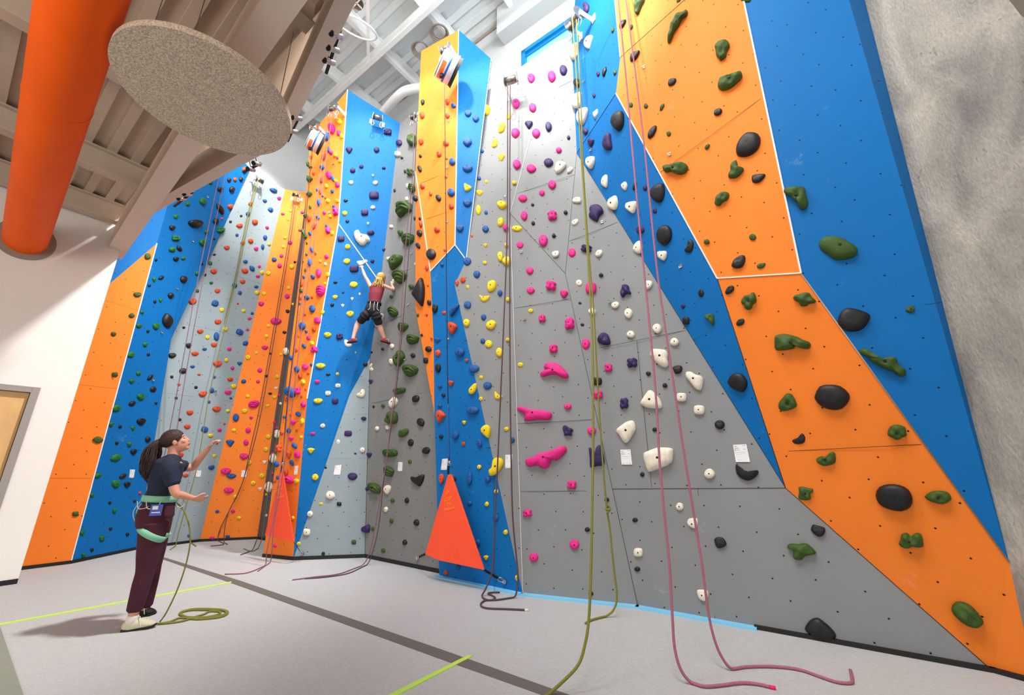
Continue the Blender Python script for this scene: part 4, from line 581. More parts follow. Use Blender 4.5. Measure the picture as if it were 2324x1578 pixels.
19 p e 36 -289 1 54,29 34,46 -2,41 -28,25 -48,-1 -54,-30 -29,-44 3,-44 33,-25 52
3 o j 289 5572 61 49,33 70,-5 66,-37 48,-57 8,-51 -35,-29 -66,4 -71,37 -38,61 7
17 o t -364 1918 -50 32,-16 41,18 34,52 14,36 -11,16 -34,1 -44,-17 -28,-37 -0
3 k j -396 2426 -50 18,-28 43,1 51,28 49,46 22,41 -11,26 -43,0 -55,-27 -39,-49 -12
7 p l 174 1529 -44 72,-15 60,7 74,44 37,41 -1,62 -42,39 -75,9 -56,-16 -73,-46 -28,-41 8,-57 40
13 o e -331 772 -6 85,-38 79,-53 43,-48 -4,-24 -50,5 -77,37 -69,50 -38,47 6,24 56
3 p j 421 1633 56 34,18 45,-20 42,-52 26,-65 -0,-50 -26,-14 -46,20 -44,52 -20,64 9
3 o j -137 897 43 27,15 39,-19 41,-44 29,-56 4,-40 -21,-12 -38,19 -42,42 -24,53 4
3 b j 395 160 -57 10,-38 33,-6 41,28 44,48 25,48 -4,36 -33,7 -45,-27 -36,-52 -16
4 p r -33 1044 49 1,48 -32,24 -53,-5 -56,-36 -34,-50 -1,-45 34,-25 57,6 59,32 36
12 u t -904 1406 68 24,17 41,-36 44,-86 34,-52 -1,-19 -36,7 -55,34 -41,58 -12
8 o c -56 344 27 84,44 48,44 -4,35 -56,4 -85,-22 -86,-39 -56,-40 3,-32 48,1 82
13 o r 83 -222 49 -18,44 -53,19 -67,-11 -60,-41 -24,-51 19,-41 55,-19 68,14 54,39 24
3 o j -141 385 40 24,12 40,-18 40,-41 32,-53 8,-35 -18,-9 -41,18 -44,39 -25,49 1
6 p r 203 1993 54 -3,49 -33,22 -50,-9 -52,-42 -30,-52 3,-44 33,-24 50,10 48,36 28
22 k r -892 -371 31 4,25 -11,7 -23,-11 -23,-26 -17,-31 -4,-21 12,-8 21,11 23,24 17
2 o e 848 6207 26 100,64 94,73 45,52 -11,17 -66,-25 -96,-56 -80,-67 -38,-51 14,-17 69
2 k c -62 1110 -32 18,-7 44,26 56,47 47,49 15,37 -13,12 -38,-23 -49,-44 -48,-43 -13
7 b e -144 917 -15 82,21 56,45 11,48 -32,37 -69,14 -82,-20 -50,-45 -7,-53 37,-39 70
10 y r 24 3651 47 12,46 -23,19 -49,-8 -56,-38 -42,-48 -12,-39 24,-21 51,9 54,34 43
3 o j -267 2753 46 40,13 48,-19 39,-45 23,-57 -6,-38 -30,-11 -49,19 -44,44 -16,56 16
13 o r 372 -1328 47 -14,45 -47,17 -58,-12 -50,-39 -22,-47 14,-38 43,-18 60,13 47,34 23
0 G r 140 3172 38 11,36 -14,20 -38,-3 -44,-26 -35,-38 -11,-32 18,-20 35,3 43,22 32
18 b e -161 1253 -1 50,22 36,36 7,33 -19,22 -41,1 -50,-22 -32,-37 -4,-36 22,-22 44
3 o j 12 2545 46 41,14 50,-19 44,-48 27,-54 -3,-40 -31,-11 -49,19 -44,42 -21,54 14
13 o e -319 187 -5 68,-38 71,-53 38,-44 -4,-25 -42,5 -71,37 -62,52 -34,49 5,26 48
13 o e 198 840 -3 72,-34 76,-50 40,-43 -2,-26 -46,3 -71,32 -66,44 -35,45 5,26 47
2 k j -415 3849 42 58,10 55,-23 38,-50 9,-55 -25,-35 -45,-7 -56,24 -38,45 -2,54 35
17 y t 246 -229 39 24,12 27,-15 23,-41 9,-28 -8,-12 -24,-0 -30,14 -20,31 0
26 G r -115 -1760 28 -11,22 -27,4 -30,-12 -24,-27 -7,-29 12,-19 27,-4 32,13 25,24 9
3 b c 570 2725 -41 30,-11 52,21 56,47 44,55 10,45 -25,18 -44,-18 -51,-44 -47,-50 -4
8 o j -260 -952 -38 58,-13 75,16 66,41 46,47 -0,35 -43,10 -74,-16 -69,-38 -34,-48 16
10 w s 18 950 -41 31,-9 39,30 41,46 7,42 -29,9 -42,-34 -38,-44 -7
11 w r 295 1217 43 0,40 -25,18 -42,-9 -40,-34 -24,-45 -0,-35 25,-19 39,11 41,32 25
12 w s -668 6034 76 11,4 57,-84 99,-94 54,-79 -8,-4 -58,81 -93,96 -55
18 b r -392 551 37 -4,33 -28,13 -44,-9 -38,-31 -22,-37 4,-32 30,-14 44,10 40,27 22
28 G l -369 2106 -45 54,49 -19,32 -37,-6 -14,-32 28
4 p j -21 2821 57 34,20 45,-21 43,-57 31,-66 4,-47 -24,-15 -46,22 -48,49 -27,67 6
2 k r 190 78 50 3,48 -26,28 -47,-1 -46,-33 -31,-49 -3,-45 26,-28 45,2 46,29 32
4 y r 363 158 54 -0,48 -28,23 -47,-8 -44,-39 -29,-52 0,-43 29,-24 48,9 47,35 28
15 k s 9 -1023 -48 48,-5 49,47 34,55 -5,45 -48,5 -50,-44 -34,-56 5
8 o e -127 -1124 26 80,-4 71,-32 39,-42 -7,-41 -50,-25 -79,6 -67,31 -34,44 8,43 55
6 b c 84 1077 -25 50,3 44,32 17,48 -10,47 -37,29 -49,4 -42,-28 -17,-48 7,-42 39
6 b c 116 1837 -38 43,-5 44,32 25,54 1,56 -25,42 -41,12 -41,-26 -23,-53 -4,-53 28
15 k r -257 1824 65 -31,59 -63,21 -64,-21 -46,-61 -4,-70 34,-51 60,-22 66,21 46,50 12
3 o j 10 5325 -56 1,-31 34,3 56,40 67,59 44,53 7,29 -34,-3 -58,-37 -55,-59 -32
3 b c 562 6072 -25 57,12 71,46 61,62 33,51 -17,29 -49,-2 -61,-36 -51,-58 -32,-46 20
9 u r -278 70 46 14,46 -22,20 -51,-9 -55,-36 -45,-50 -15,-40 23,-21 50,10 58,35 46
0 G x -7 2809 15 36,-8 39,-29 28,-33 0,-22 -27,-2 -39,19 -34,32 -10,31 14
3 b r 136 1633 42 6,41 -29,21 -49,-4 -54,-29 -39,-44 -7,-39 27,-24 51,4 56,25 38
2 g l -143 -1430 -33 38,-14 34,1 39,28 20,30 -1,42 -22,30 -41,9 -31,-7 -39,-29 -16,-28 4,-45 24
8 G l -310 -425 5 62,26 36,56 23,68 -16,42 -31,30 -58,-10 -58,-31 -31,-62 -17,-64 19,-38 34,-32 61
12 G x -399 4146 -56 66,-6 61,46 32,71 -13,62 -53,28 -69,-20 -53,-55 -9,-73 36
3 o j -132 4699 42 52,13 60,-20 44,-48 17,-57 -17,-38 -41,-10 -58,19 -46,43 -12,52 26
2 g j -495 1905 -51 4,-29 26,-0 39,30 41,47 25,43 -1,28 -28,1 -39,-30 -34,-50 -18
2 k r 218 -432 43 -0,45 -28,27 -49,0 -47,-26 -28,-44 0,-42 30,-27 48,-1 49,25 28
4 p j -254 3836 -58 24,-31 50,2 56,38 47,56 18,48 -17,29 -49,-2 -59,-37 -38,-59 -7
10 w s 156 1089 -42 28,-9 40,33 38,44 8,42 -30,9 -37,-34 -35,-46 -8
13 k e -305 -382 -25 80,6 59,33 15,43 -27,42 -62,25 -80,-7 -54,-35 -12,-49 32,-42 66
15 k c -187 924 -30 66,6 48,42 6,67 -32,60 -64,37 -69,0 -46,-39 -7,-62 28,-54 62
8 y r 257 1062 54 -15,49 -54,23 -74,-11 -63,-45 -29,-56 15,-45 55,-24 78,11 66,36 31
20 y e -627 2030 -0 32,26 24,37 5,36 -12,22 -27,0 -34,-24 -21,-39 -3,-36 15,-22 30
6 p t 15 1448 52 24,13 35,-28 35,-60 20,-41 -5,-12 -30,6 -42,23 -28,43 -5
13 o e 213 530 -3 58,31 33,51 -6,48 -39,31 -61,3 -62,-29 -30,-46 8,-48 42,-30 64
8 b e -66 -653 -8 78,-33 65,-44 28,-39 -14,-18 -54,8 -81,34 -60,43 -23,37 20,19 57
11 w e -95 1343 -6 48,-27 41,-32 12,-29 -15,-13 -41,6 -51,23 -34,32 -10,30 18,14 42
2 k j -181 3334 42 51,12 50,-22 37,-49 9,-56 -20,-38 -41,-7 -47,24 -37,47 -3,53 29
3 o j 283 5074 55 36,29 56,-5 56,-36 42,-54 10,-48 -27,-27 -55,4 -62,33 -36,56 3
3 o j -131 3685 42 47,12 51,-18 42,-43 24,-54 -10,-39 -36,-10 -51,18 -44,40 -17,52 20
2 k j 358 5283 -67 -19,-38 27,-1 59,39 78,60 59,55 18,35 -31,1 -59,-33 -65,-63 -49
22 k r -877 91 29 2,25 -12,7 -21,-11 -23,-27 -16,-30 -2,-21 13,-8 22,11 23,24 15
3 b e 152 3924 7 57,-27 46,-46 16,-49 -15,-32 -46,-7 -58,26 -42,44 -14,49 18,33 48
4 p r 227 4093 53 7,48 -34,25 -62,-5 -64,-36 -43,-50 -7,-46 33,-26 61,8 65,33 43
4 b e -179 4987 7 60,-28 62,-53 30,-51 -4,-38 -40,-7 -61,30 -52,51 -27,57 6,38 42
10 w r 4 418 39 2,36 -21,16 -35,-7 -36,-32 -24,-42 -2,-33 21,-17 36,9 39,27 25
13 o r -226 -762 50 -16,47 -48,19 -56,-12 -48,-39 -21,-51 17,-41 47,-21 61,13 48,38 19
18 b r 54 -787 30 -1,24 -22,9 -34,-8 -35,-25 -21,-29 1,-23 21,-10 34,9 35,23 20
4 y j -299 2573 -54 25,-29 47,2 51,33 41,51 14,47 -17,27 -44,-1 -51,-33 -35,-51 -4
12 k e 189 -475 -4 41,-30 33,-46 9,-41 -15,-22 -35,4 -41,29 -30,43 -7,40 17,21 35
2 o j 704 5107 -68 -15,-39 29,-1 59,39 77,60 56,57 16,36 -31,2 -60,-34 -63,-64 -46
3 y j 505 1768 39 34,13 49,-18 44,-44 31,-53 1,-35 -26,-10 -47,18 -44,41 -24,50 8
4 y j -161 1431 -51 24,-27 42,3 44,32 39,49 11,44 -17,26 -44,-2 -49,-30 -31,-51 -2
26 G e -316 -275 5 34,21 16,28 -9,23 -26,12 -35,-5 -35,-19 -14,-25 9,-24 29,-11 38
2 k c -356 2868 -26 17,-1 43,29 54,48 50,46 18,31 -12,5 -37,-25 -48,-46 -50,-40 -16
7 o c -259 515 17 66,34 44,38 -2,33 -41,10 -68,-12 -66,-29 -45,-35 1,-34 37,-7 61
3 o j 417 1903 43 31,15 43,-18 37,-48 24,-56 -1,-40 -24,-12 -42,18 -40,43 -18,57 10
4 y r 352 927 49 1,44 -28,22 -49,-7 -45,-37 -29,-48 -1,-39 29,-22 47,7 49,31 30
4 p r -33 2315 48 3,47 -28,23 -49,-6 -51,-36 -34,-50 -4,-42 26,-24 45,7 51,33 32
4 y r 231 24 49 -1,44 -26,22 -44,-7 -43,-34 -27,-46 1,-38 26,-22 41,7 41,32 26
11 k s 36 393 30 26,0 32,-35 31,-39 4,-30 -27,0 -35,37 -30,40 -4
8 p r 323 -363 54 -12,47 -42,21 -58,-11 -50,-42 -24,-51 11,-44 43,-23 60,13 53,40 24
8 b e -73 109 -6 63,28 41,51 3,53 -30,34 -54,6 -61,-28 -37,-52 -1,-50 32,-34 56
12 w j -396 1695 47 22,16 47,-16 52,-43 49,-53 18,-42 -15,-14 -45,16 -56,42 -39,54 -8
17 b e -14 701 -0 36,22 28,34 9,34 -10,21 -27,0 -35,-21 -24,-34 -7,-32 12,-20 27
3 o j 288 4066 43 48,14 54,-19 43,-45 19,-56 -12,-41 -38,-11 -52,19 -42,42 -15,53 21
20 k r 155 96 30 1,23 -12,8 -22,-10 -23,-26 -15,-29 -1,-22 12,-8 22,10 22,23 14
18 o e -848 1520 -4 58,-21 49,-29 18,-25 -12,-14 -40,4 -56,21 -43,28 -15,26 15,14 44
12 k r 195 -1037 46 4,39 -19,16 -33,-10 -38,-37 -26,-46 -4,-37 18,-18 34,11 39,32 26
24 u r 11 203 28 -16,20 -33,1 -35,-16 -25,-28 -6,-29 17,-16 32,-2 35,17 27,27 7
2 g t -468 2775 26 46,-1 47,-25 32,-41 4,-23 -19,1 -43,14 -49,22 -27,27 7
4 y j 209 4850 42 43,14 58,-20 59,-46 43,-53 4,-40 -31,-10 -60,19 -60,42 -31,50 8
6 y j 219 802 43 21,15 32,-15 33,-42 27,-51 7,-37 -15,-14 -34,16 -35,39 -22,50 1
13 b r 332 695 48 -22,44 -52,17 -57,-13 -46,-40 -15,-53 24,-38 50,-19 63,14 43,36 17
11 G s 313 -161 -34 28,-7 35,26 29,36 3,32 -28,7 -33,-25 -29,-38 -2
24 u r -50 553 29 -18,21 -36,1 -38,-16 -26,-29 -5,-30 19,-16 34,-1 39,17 28,27 7
4 b e -287 2054 -8 47,-35 36,-47 10,-43 -17,-20 -41,8 -46,34 -32,46 -7,40 20,20 41
2 g j -459 -1308 26 15,4 31,-17 35,-34 30,-38 12,-23 -10,-4 -28,17 -35,30 -25,34 -5
21 k r -440 1485 27 -3,21 -19,5 -25,-10 -24,-24 -13,-25 3,-18 19,-6 27,11 26,21 14
4 y r 355 670 46 1,43 -26,21 -44,-7 -43,-34 -27,-45 -1,-41 26,-22 45,8 45,33 27
4 y r 102 413 39 0,40 -28,20 -45,-4 -48,-29 -30,-41 -0,-37 30,-22 45,6 46,27 30
7 b j -82 211 -60 32,-33 41,5 40,40 27,58 1,53 -24,29 -40,-5 -41,-41 -20,-64 9
7 o l 35 -1215 -33 50,-12 43,3 54,30 30,30 3,43 -23,28 -48,7 -40,-9 -55,-35 -25,-32 2,-47 25
17 b e -11 364 -0 27,25 24,36 9,37 -7,22 -22,0 -28,-24 -20,-37 -7,-38 8,-22 22
20 k j 164 -515 23 14,11 21,-5 19,-19 15,-27 2,-21 -10,-10 -20,4 -21,19 -11,27 2
3 o j 2 21 -47 19,-24 30,4 33,30 23,46 6,40 -15,22 -31,-4 -32,-29 -20,-49 1
17 y j 682 -384 23 21,10 30,-4 30,-18 22,-24 4,-21 -17,-9 -30,4 -32,17 -18,24 3
4 p r -44 4845 47 8,47 -30,24 -59,-5 -61,-36 -44,-48 -8,-42 34,-25 63,6 65,30 43
12 G x 1 2957 -47 47,-4 47,39 27,57 -6,53 -38,23 -50,-17 -39,-50 -8,-62 24
3 b e 564 5317 -11 66,21 66,43 40,44 3,35 -35,11 -66,-22 -58,-39 -34,-47 0,-34 39
7 y r 113 -1322 46 -3,45 -29,22 -45,-7 -40,-37 -24,-50 3,-42 29,-23 42,8 42,30 22
9 y j -318 -869 -42 17,-22 38,4 45,30 43,41 20,35 -9,19 -36,-4 -46,-27 -35,-43 -11
15 o e -102 1280 0 66,-26 64,-41 35,-38 -4,-24 -40,-0 -68,25 -57,40 -31,40 7,24 42
17 y r 539 75 29 2,25 -16,8 -28,-10 -28,-26 -19,-31 -3,-22 15,-9 26,10 29,24 19
17 o r -394 -471 37 5,31 -15,11 -29,-10 -30,-29 -23,-38 -5,-29 14,-12 27,11 31,27 21
3 b e 132 5705 -9 55,24 63,48 42,47 10,35 -26,9 -55,-25 -55,-44 -38,-51 -9,-36 28
2 g j -360 981 -44 12,-27 28,-1 34,25 33,43 16,41 -7,24 -28,2 -36,-24 -27,-42 -9
10 y j -72 2643 -42 14,-22 32,4 40,30 35,44 16,35 -10,19 -35,-4 -40,-28 -28,-42 -8
8 o e -59 -173 -6 66,-33 60,-45 26,-40 -12,-21 -47,7 -67,32 -54,43 -22,41 14,20 48
20 y e -492 2784 -0 33,25 21,38 3,35 -14,22 -26,0 -30,-24 -20,-37 -1,-36 16,-21 27
26 G r -710 415 27 -19,18 -40,3 -44,-12 -32,-25 -9,-26 18,-16 37,-4 44,13 32,22 10
2 g t -126 238 -46 20,-22 31,8 32,36 20,30 -3,21 -26,11 -39,-7 -26,-29 -6
4 w t 368 414 37 28,8 38,-24 35,-46 20,-30 -7,-7 -33,7 -44,20 -32,33 -5
6 y e 220 1722 -7 50,-29 41,-38 14,-31 -15,-16 -40,7 -50,26 -35,35 -11,31 17,14 40
21 k j -605 1636 27 10,13 21,-3 26,-20 23,-28 9,-24 -8,-12 -22,3 -26,18 -17,27 -3
24 u t 93 -1030 -24 25,-3 26,16 17,29 2,19 -11,3 -22,-6 -26,-15 -16,-21 4
12 w e -268 -624 -5 42,-33 31,-44 8,-40 -14,-23 -32,5 -41,30 -27,42 -6,43 17,22 34
7 p c 83 -548 26 28,45 2,47 -25,39 -44,8 -43,-19 -30,-39 -7,-42 21,-38 41,-3 40
13 k c -345 1078 18 53,37 22,40 -19,34 -51,10 -65,-15 -60,-31 -26,-37 17,-36 51,-5 61
26 G r -529 268 24 -17,20 -36,3 -40,-12 -29,-25 -5,-25 18,-16 36,-4 42,13 30,23 7
18 y e -27 -652 -1 28,-20 24,-32 8,-29 -7,-18 -22,1 -28,21 -20,31 -7,30 9,17 23
9 w j 149 -87 -46 13,-22 35,5 47,33 45,47 22,39 -8,21 -35,-6 -47,-32 -37,-49 -14
7 b c -147 1185 -37 68,-9 57,26 19,51 -18,53 -55,40 -67,14 -56,-22 -19,-47 15,-48 52
8 b c 201 -194 -33 76,-6 60,24 20,47 -23,47 -61,38 -80,11 -60,-20 -19,-43 18,-45 63
6 b r -50 1577 42 -1,40 -26,18 -43,-7 -40,-34 -25,-42 1,-37 26,-20 44,9 40,30 25
11 u j 262 1728 39 19,14 32,-13 31,-35 25,-46 6,-33 -14,-12 -29,12 -33,32 -19,43 1
21 k r -764 549 24 0,19 -14,6 -24,-9 -23,-23 -14,-26 -0,-17 14,-6 23,10 23,21 15
20 k r 381 405 27 1,20 -14,6 -22,-9 -23,-24 -14,-26 -1,-18 13,-7 21,10 22,20 14
3 y j 14 3306 32 40,9 49,-17 43,-39 26,-45 -5,-30 -30,-8 -47,16 -43,35 -18,43 14
4 w t 375 -97 36 25,8 34,-23 33,-48 19,-29 -6,-8 -30,7 -43,21 -30,32 -5
21 k r -591 1014 26 -1,21 -15,6 -22,-9 -22,-24 -13,-26 1,-18 16,-6 22,11 21,20 13
7 b c 11 -691 -39 47,-11 43,23 23,47 -2,55 -33,43 -47,18 -43,-19 -21,-44 1,-49 32
4 y j -236 4606 -51 23,-28 49,1 56,33 47,48 19,44 -16,25 -47,-2 -53,-29 -40,-52 -8
15 o e 57 450 1 54,28 36,40 -0,40 -30,22 -50,-1 -56,-26 -29,-41 3,-40 34,-23 55
3 b t 532 2263 -49 18,-21 35,13 38,43 30,35 1,20 -31,8 -45,-12 -33,-37 -12
17 b r -193 -387 35 4,31 -12,11 -24,-10 -29,-29 -20,-36 -5,-27 13,-12 26,11 30,27 19
6 o r -204 1554 42 -1,38 -27,19 -43,-5 -46,-30 -26,-39 1,-35 28,-20 45,6 42,27 26
10 p j -168 1127 34 22,13 31,-12 30,-32 23,-42 3,-30 -15,-11 -31,12 -31,31 -17,39 3
25 G e -213 -261 21 30,30 3,27 -29,12 -41,-5 -44,-20 -29,-27 1,-25 30,-13 45,5 46
7 o l 179 -403 19 40,-3 40,-24 55,-42 35,-33 9,-40 -16,-13 -43,7 -39,30 -55,44 -29,31 -3,40 15
2 g j -404 4095 -44 -4,-27 26,-3 43,21 53,41 38,38 5,25 -26,3 -47,-22 -46,-42 -29
2 g j -312 1631 -41 10,-25 29,-3 38,21 38,35 19,37 -6,24 -31,3 -40,-20 -31,-37 -11
3 y j 611 3926 -48 13,-26 38,2 51,28 53,48 29,41 -7,24 -41,-1 -55,-28 -43,-48 -18
4 p r 80 5496 51 9,46 -28,24 -57,-6 -58,-38 -42,-50 -9,-44 28,-23 53,7 61,32 42
12 k r 140 1721 55 -9,47 -31,20 -40,-13 -37,-44 -16,-54 8,-42 29,-22 42,14 36,40 17
18 y r -37 1134 36 -5,30 -24,11 -34,-10 -31,-29 -17,-34 5,-27 25,-12 36,11 31,25 16
2 g l -347 -1626 -26 37,-12 33,-2 39,17 19,22 -1,31 -21,25 -39,8 -29,-3 -36,-19 -16,-21 4,-33 22
3 y j 268 756 41 22,13 35,-16 33,-38 24,-47 4,-35 -17,-11 -34,16 -33,38 -20,48 3
7 b r -235 -877 45 -4,45 -31,22 -42,-5 -41,-34 -23,-48 4,-40 29,-23 43,6 40,32 23
8 y r 210 317 49 -12,45 -44,19 -59,-10 -48,-40 -22,-48 11,-41 43,-20 57,11 51,33 26
2 g r -470 -780 34 -2,34 -21,19 -33,-1 -30,-22 -18,-33 2,-31 22,-19 31,1 33,18 19
2 g l -113 -20 -31 31,-12 30,1 41,27 24,26 5,40 -13,27 -32,8 -29,-7 -40,-27 -21,-28 -1,-41 13
17 y e 143 799 0 28,23 22,35 7,31 -9,19 -21,-0 -29,-21 -21,-33 -6,-34 10,-19 23
3 b e 550 5063 -12 72,13 66,31 35,37 -5,28 -44,11 -70,-14 -61,-31 -31,-39 7,-28 46
17 y r 263 366 31 2,25 -15,9 -28,-9 -28,-28 -19,-33 -2,-23 15,-10 27,10 29,23 19
3 y j -126 2669 29 33,7 46,-15 40,-33 25,-40 -1,-26 -27,-6 -45,16 -45,30 -21,38 10
9 w r 154 -621 46 12,39 -16,17 -36,-9 -45,-38 -35,-46 -12,-37 16,-18 37,11 44,33 35
2 g l -60 -1042 7 33,-7 33,-22 42,-33 28,-24 6,-25 -14,-3 -36,9 -33,28 -44,34 -24,21 -2,25 15
17 y r 406 516 32 1,28 -15,9 -24,-10 -24,-28 -17,-33 -1,-23 15,-10 25,10 26,25 17
8 p s 256 794 34 42,-0 57,-40 66,-42 17,-33 -42,1 -62,40 -64,43 -17
8 o c -59 -426 -6 63,18 42,34 6,40 -31,29 -60,10 -66,-11 -45,-29 -6,-41 27,-25 57
3 o j 145 4951 -45 8,-25 33,2 50,29 52,43 33,39 -2,23 -34,-0 -53,-26 -46,-46 -23
3 y j 147 2922 -40 13,-24 34,1 44,25 42,42 22,37 -8,22 -37,-1 -43,-24 -34,-43 -12
3 o j 138 5970 -46 0,-27 33,2 55,29 60,44 38,40 4,24 -37,-1 -53,-29 -52,-48 -29
15 k s 101 -136 -39 48,-4 44,37 28,43 -8,38 -47,4 -46,-35 -27,-43 8
3 b e 267 4554 -7 43,-34 23,-48 -11,-42 -33,-22 -47,8 -46,34 -17,45 11,40 35,19 49
8 G l -346 -879 7 50,24 32,45 22,54 -9,35 -24,25 -46,-13 -48,-25 -25,-53 -17,-54 16,-29 25,-25 48
9 w j -281 -201 -43 11,-21 33,4 40,30 41,41 20,36 -7,19 -31,-4 -44,-26 -34,-44 -12
12 w e -404 1971 -5 46,-36 41,-53 20,-45 -5,-26 -30,5 -44,33 -37,51 -18,45 8,25 31
11 k j 192 2671 -41 18,-21 32,5 33,28 28,39 9,36 -12,18 -32,-5 -35,-28 -22,-43 -2
8 b c 40 480 -7 73,15 49,32 6,38 -35,28 -70,10 -76,-9 -54,-27 -7,-37 30,-24 61
2 g j 297 4209 38 52,7 51,-22 36,-45 7,-52 -23,-34 -42,-7 -48,22 -38,40 -5,48 30
2 g s -283 1133 -41 19,-13 30,23 36,36 12,41 -19,13 -32,-23 -35,-39 -12
3 y t 407 373 -40 23,-18 33,11 29,37 18,29 -5,16 -27,7 -38,-10 -27,-30 -4
7 y r 181 -658 42 -4,42 -29,20 -40,-6 -38,-32 -22,-45 4,-38 27,-20 40,7 39,30 22
7 b j -22 605 21 33,-7 46,-34 47,-51 31,-47 2,-20 -25,9 -45,33 -45,43 -23,41 7
10 p j -126 287 -39 14,-19 24,5 25,27 22,40 7,32 -10,17 -22,-5 -25,-26 -16,-39 -1
12 w r -374 607 47 -2,41 -25,18 -38,-9 -38,-38 -22,-45 2,-37 25,-19 40,11 36,31 22
8 y r 328 707 43 -11,37 -45,17 -59,-8 -51,-33 -26,-40 10,-36 44,-19 60,9 52,30 28
3 b e 282 3799 -8 48,-31 31,-38 -2,-33 -27,-14 -44,8 -47,30 -26,39 4,33 31,14 50
21 k r -1088 3012 30 -8,23 -24,7 -29,-11 -27,-27 -10,-31 8,-21 23,-8 30,11 25,23 11
3 y j 637 4435 -46 9,-25 34,2 48,31 50,43 28,39 -4,23 -37,-2 -49,-28 -43,-46 -20
12 u e -770 -342 -5 33,-35 26,-50 7,-46 -12,-25 -29,5 -33,34 -23,47 -5,44 14,24 29
21 k j -1372 2369 28 9,14 21,-5 27,-22 26,-31 11,-25 -6,-12 -22,5 -28,21 -21,32 -6
4 y j -244 4091 35 32,11 47,-17 44,-39 33,-48 3,-34 -24,-9 -44,17 -43,36 -25,47 6
3 p r 292 2529 41 10,42 -14,19 -34,-6 -40,-32 -33,-40 -10,-35 16,-21 36,7 40,28 31
7 y r 312 602 42 -7,42 -33,21 -49,-6 -42,-32 -23,-45 7,-37 34,-21 46,7 43,27 23
7 o t -240 226 39 21,6 37,-26 40,-49 27,-29 -3,-7 -34,8 -44,22 -36,36 -9
12 w r -640 599 48 -2,44 -25,20 -37,-11 -36,-40 -19,-51 3,-43 24,-21 38,11 36,34 21
18 b r -425 2662 33 -8,29 -33,11 -43,-8 -39,-26 -19,-34 8,-26 31,-12 44,8 40,23 21
8 b c -70 -963 -24 51,1 45,29 15,46 -14,43 -40,30 -56,4 -43,-26 -16,-44 11,-38 39
4 p r -279 -939 39 -2,38 -19,18 -29,-6 -28,-31 -16,-41 2,-33 19,-19 31,7 27,28 17
2 k e 521 5658 -12 42,-42 9,-50 -27,-40 -49,-20 -57,12 -43,39 -8,51 31,45 55,19 60
2 g j -243 4483 -42 -4,-27 23,-3 45,22 52,37 37,38 9,25 -25,2 -43,-22 -45,-41 -30
3 y r 282 2281 37 8,36 -18,19 -40,-3 -44,-28 -31,-36 -8,-32 20,-20 39,4 46,25 32
10 y j -234 2333 -30 16,-17 31,2 38,22 33,32 13,29 -11,15 -34,-2 -38,-20 -27,-33 -5
9 u r -138 200 39 12,36 -17,15 -39,-8 -46,-32 -35,-38 -12,-33 16,-17 39,8 46,27 35
17 y t -112 1364 34 14,10 23,-15 24,-37 14,-25 -3,-11 -20,0 -28,13 -20,28 -4
17 k r -533 1198 39 -2,34 -18,13 -26,-11 -27,-32 -15,-41 2,-32 18,-14 28,12 27,30 16
3 p j 422 4949 37 45,11 50,-16 39,-41 19,-45 -13,-34 -37,-9 -48,16 -43,37 -10,44 21
8 p r 116 396 47 -11,42 -41,18 -52,-9 -46,-36 -20,-48 12,-39 39,-19 50,10 47,34 22
18 y r -389 -249 28 -1,24 -18,10 -27,-7 -27,-23 -16,-29 2,-23 18,-10 29,8 27,21 16
2 k e 817 5921 -4 58,-34 28,-50 -16,-45 -48,-24 -62,4 -58,34 -23,48 18,47 52,25 65
12 G s -272 -1193 35 27,1 32,-39 22,-42 -1,-33 -28,-1 -29,37 -21,44 2
2 g t -251 2470 25 37,-0 38,-22 27,-38 5,-22 -16,-1 -34,12 -40,20 -25,27 7
23 u e 63 -653 3 46,23 14,34 -25,30 -48,16 -59,-3 -51,-23 -11,-33 26,-29 50,-16 58
4 y r -28 -225 35 -1,35 -22,17 -33,-5 -36,-28 -20,-35 1,-32 23,-18 34,5 34,22 22
17 k r -274 642 27 0,23 -18,9 -30,-8 -30,-23 -19,-29 -1,-21 19,-10 32,8 33,21 21
12 G s -129 -775 31 29,0 33,-33 27,-38 1,-29 -31,-0 -33,35 -27,39 -0
2 g s 326 3296 26 48,-7 41,-46 18,-44 -18,-27 -50,6 -39,45 -17,46 19
3 g s -355 4228 -36 24,-12 45,20 50,34 20,35 -24,11 -42,-21 -50,-33 -20
7 G l -240 371 -36 41,-11 34,8 41,39 20,37 -1,48 -24,30 -40,6 -32,-15 -38,-42 -15,-35 5,-51 24
7 p r 221 976 46 -8,42 -33,20 -44,-7 -40,-36 -18,-47 8,-39 31,-21 46,8 40,32 19
10 k r -99 2495 33 6,29 -17,14 -33,-5 -36,-25 -27,-31 -5,-27 18,-15 34,7 36,23 25
10 w t 69 2507 -33 17,-13 31,9 34,29 22,24 -2,13 -27,4 -38,-8 -30,-24 -8
4 y r -29 3091 41 4,39 -24,19 -40,-6 -42,-32 -29,-40 -4,-38 24,-21 42,6 46,27 30
8 y r 139 -657 46 -9,40 -34,17 -48,-9 -42,-35 -20,-46 9,-36 35,-19 47,10 43,33 20
18 b r -567 3353 33 -9,32 -35,12 -45,-8 -41,-29 -19,-35 9,-27 32,-13 46,10 39,26 17
4 y r -283 1040 42 1,39 -20,18 -35,-7 -33,-32 -22,-41 -1,-34 21,-19 34,7 36,26 22
4 y r 103 -610 39 -1,38 -20,17 -32,-6 -30,-30 -17,-39 1,-32 20,-18 30,7 30,27 18
4 b j -28 -932 31 16,10 26,-13 30,-33 25,-41 8,-27 -10,-9 -26,13 -32,30 -19,40 -2
11 y t -233 395 30 16,7 22,-16 21,-35 13,-23 -4,-7 -20,4 -27,14 -20,26 -3
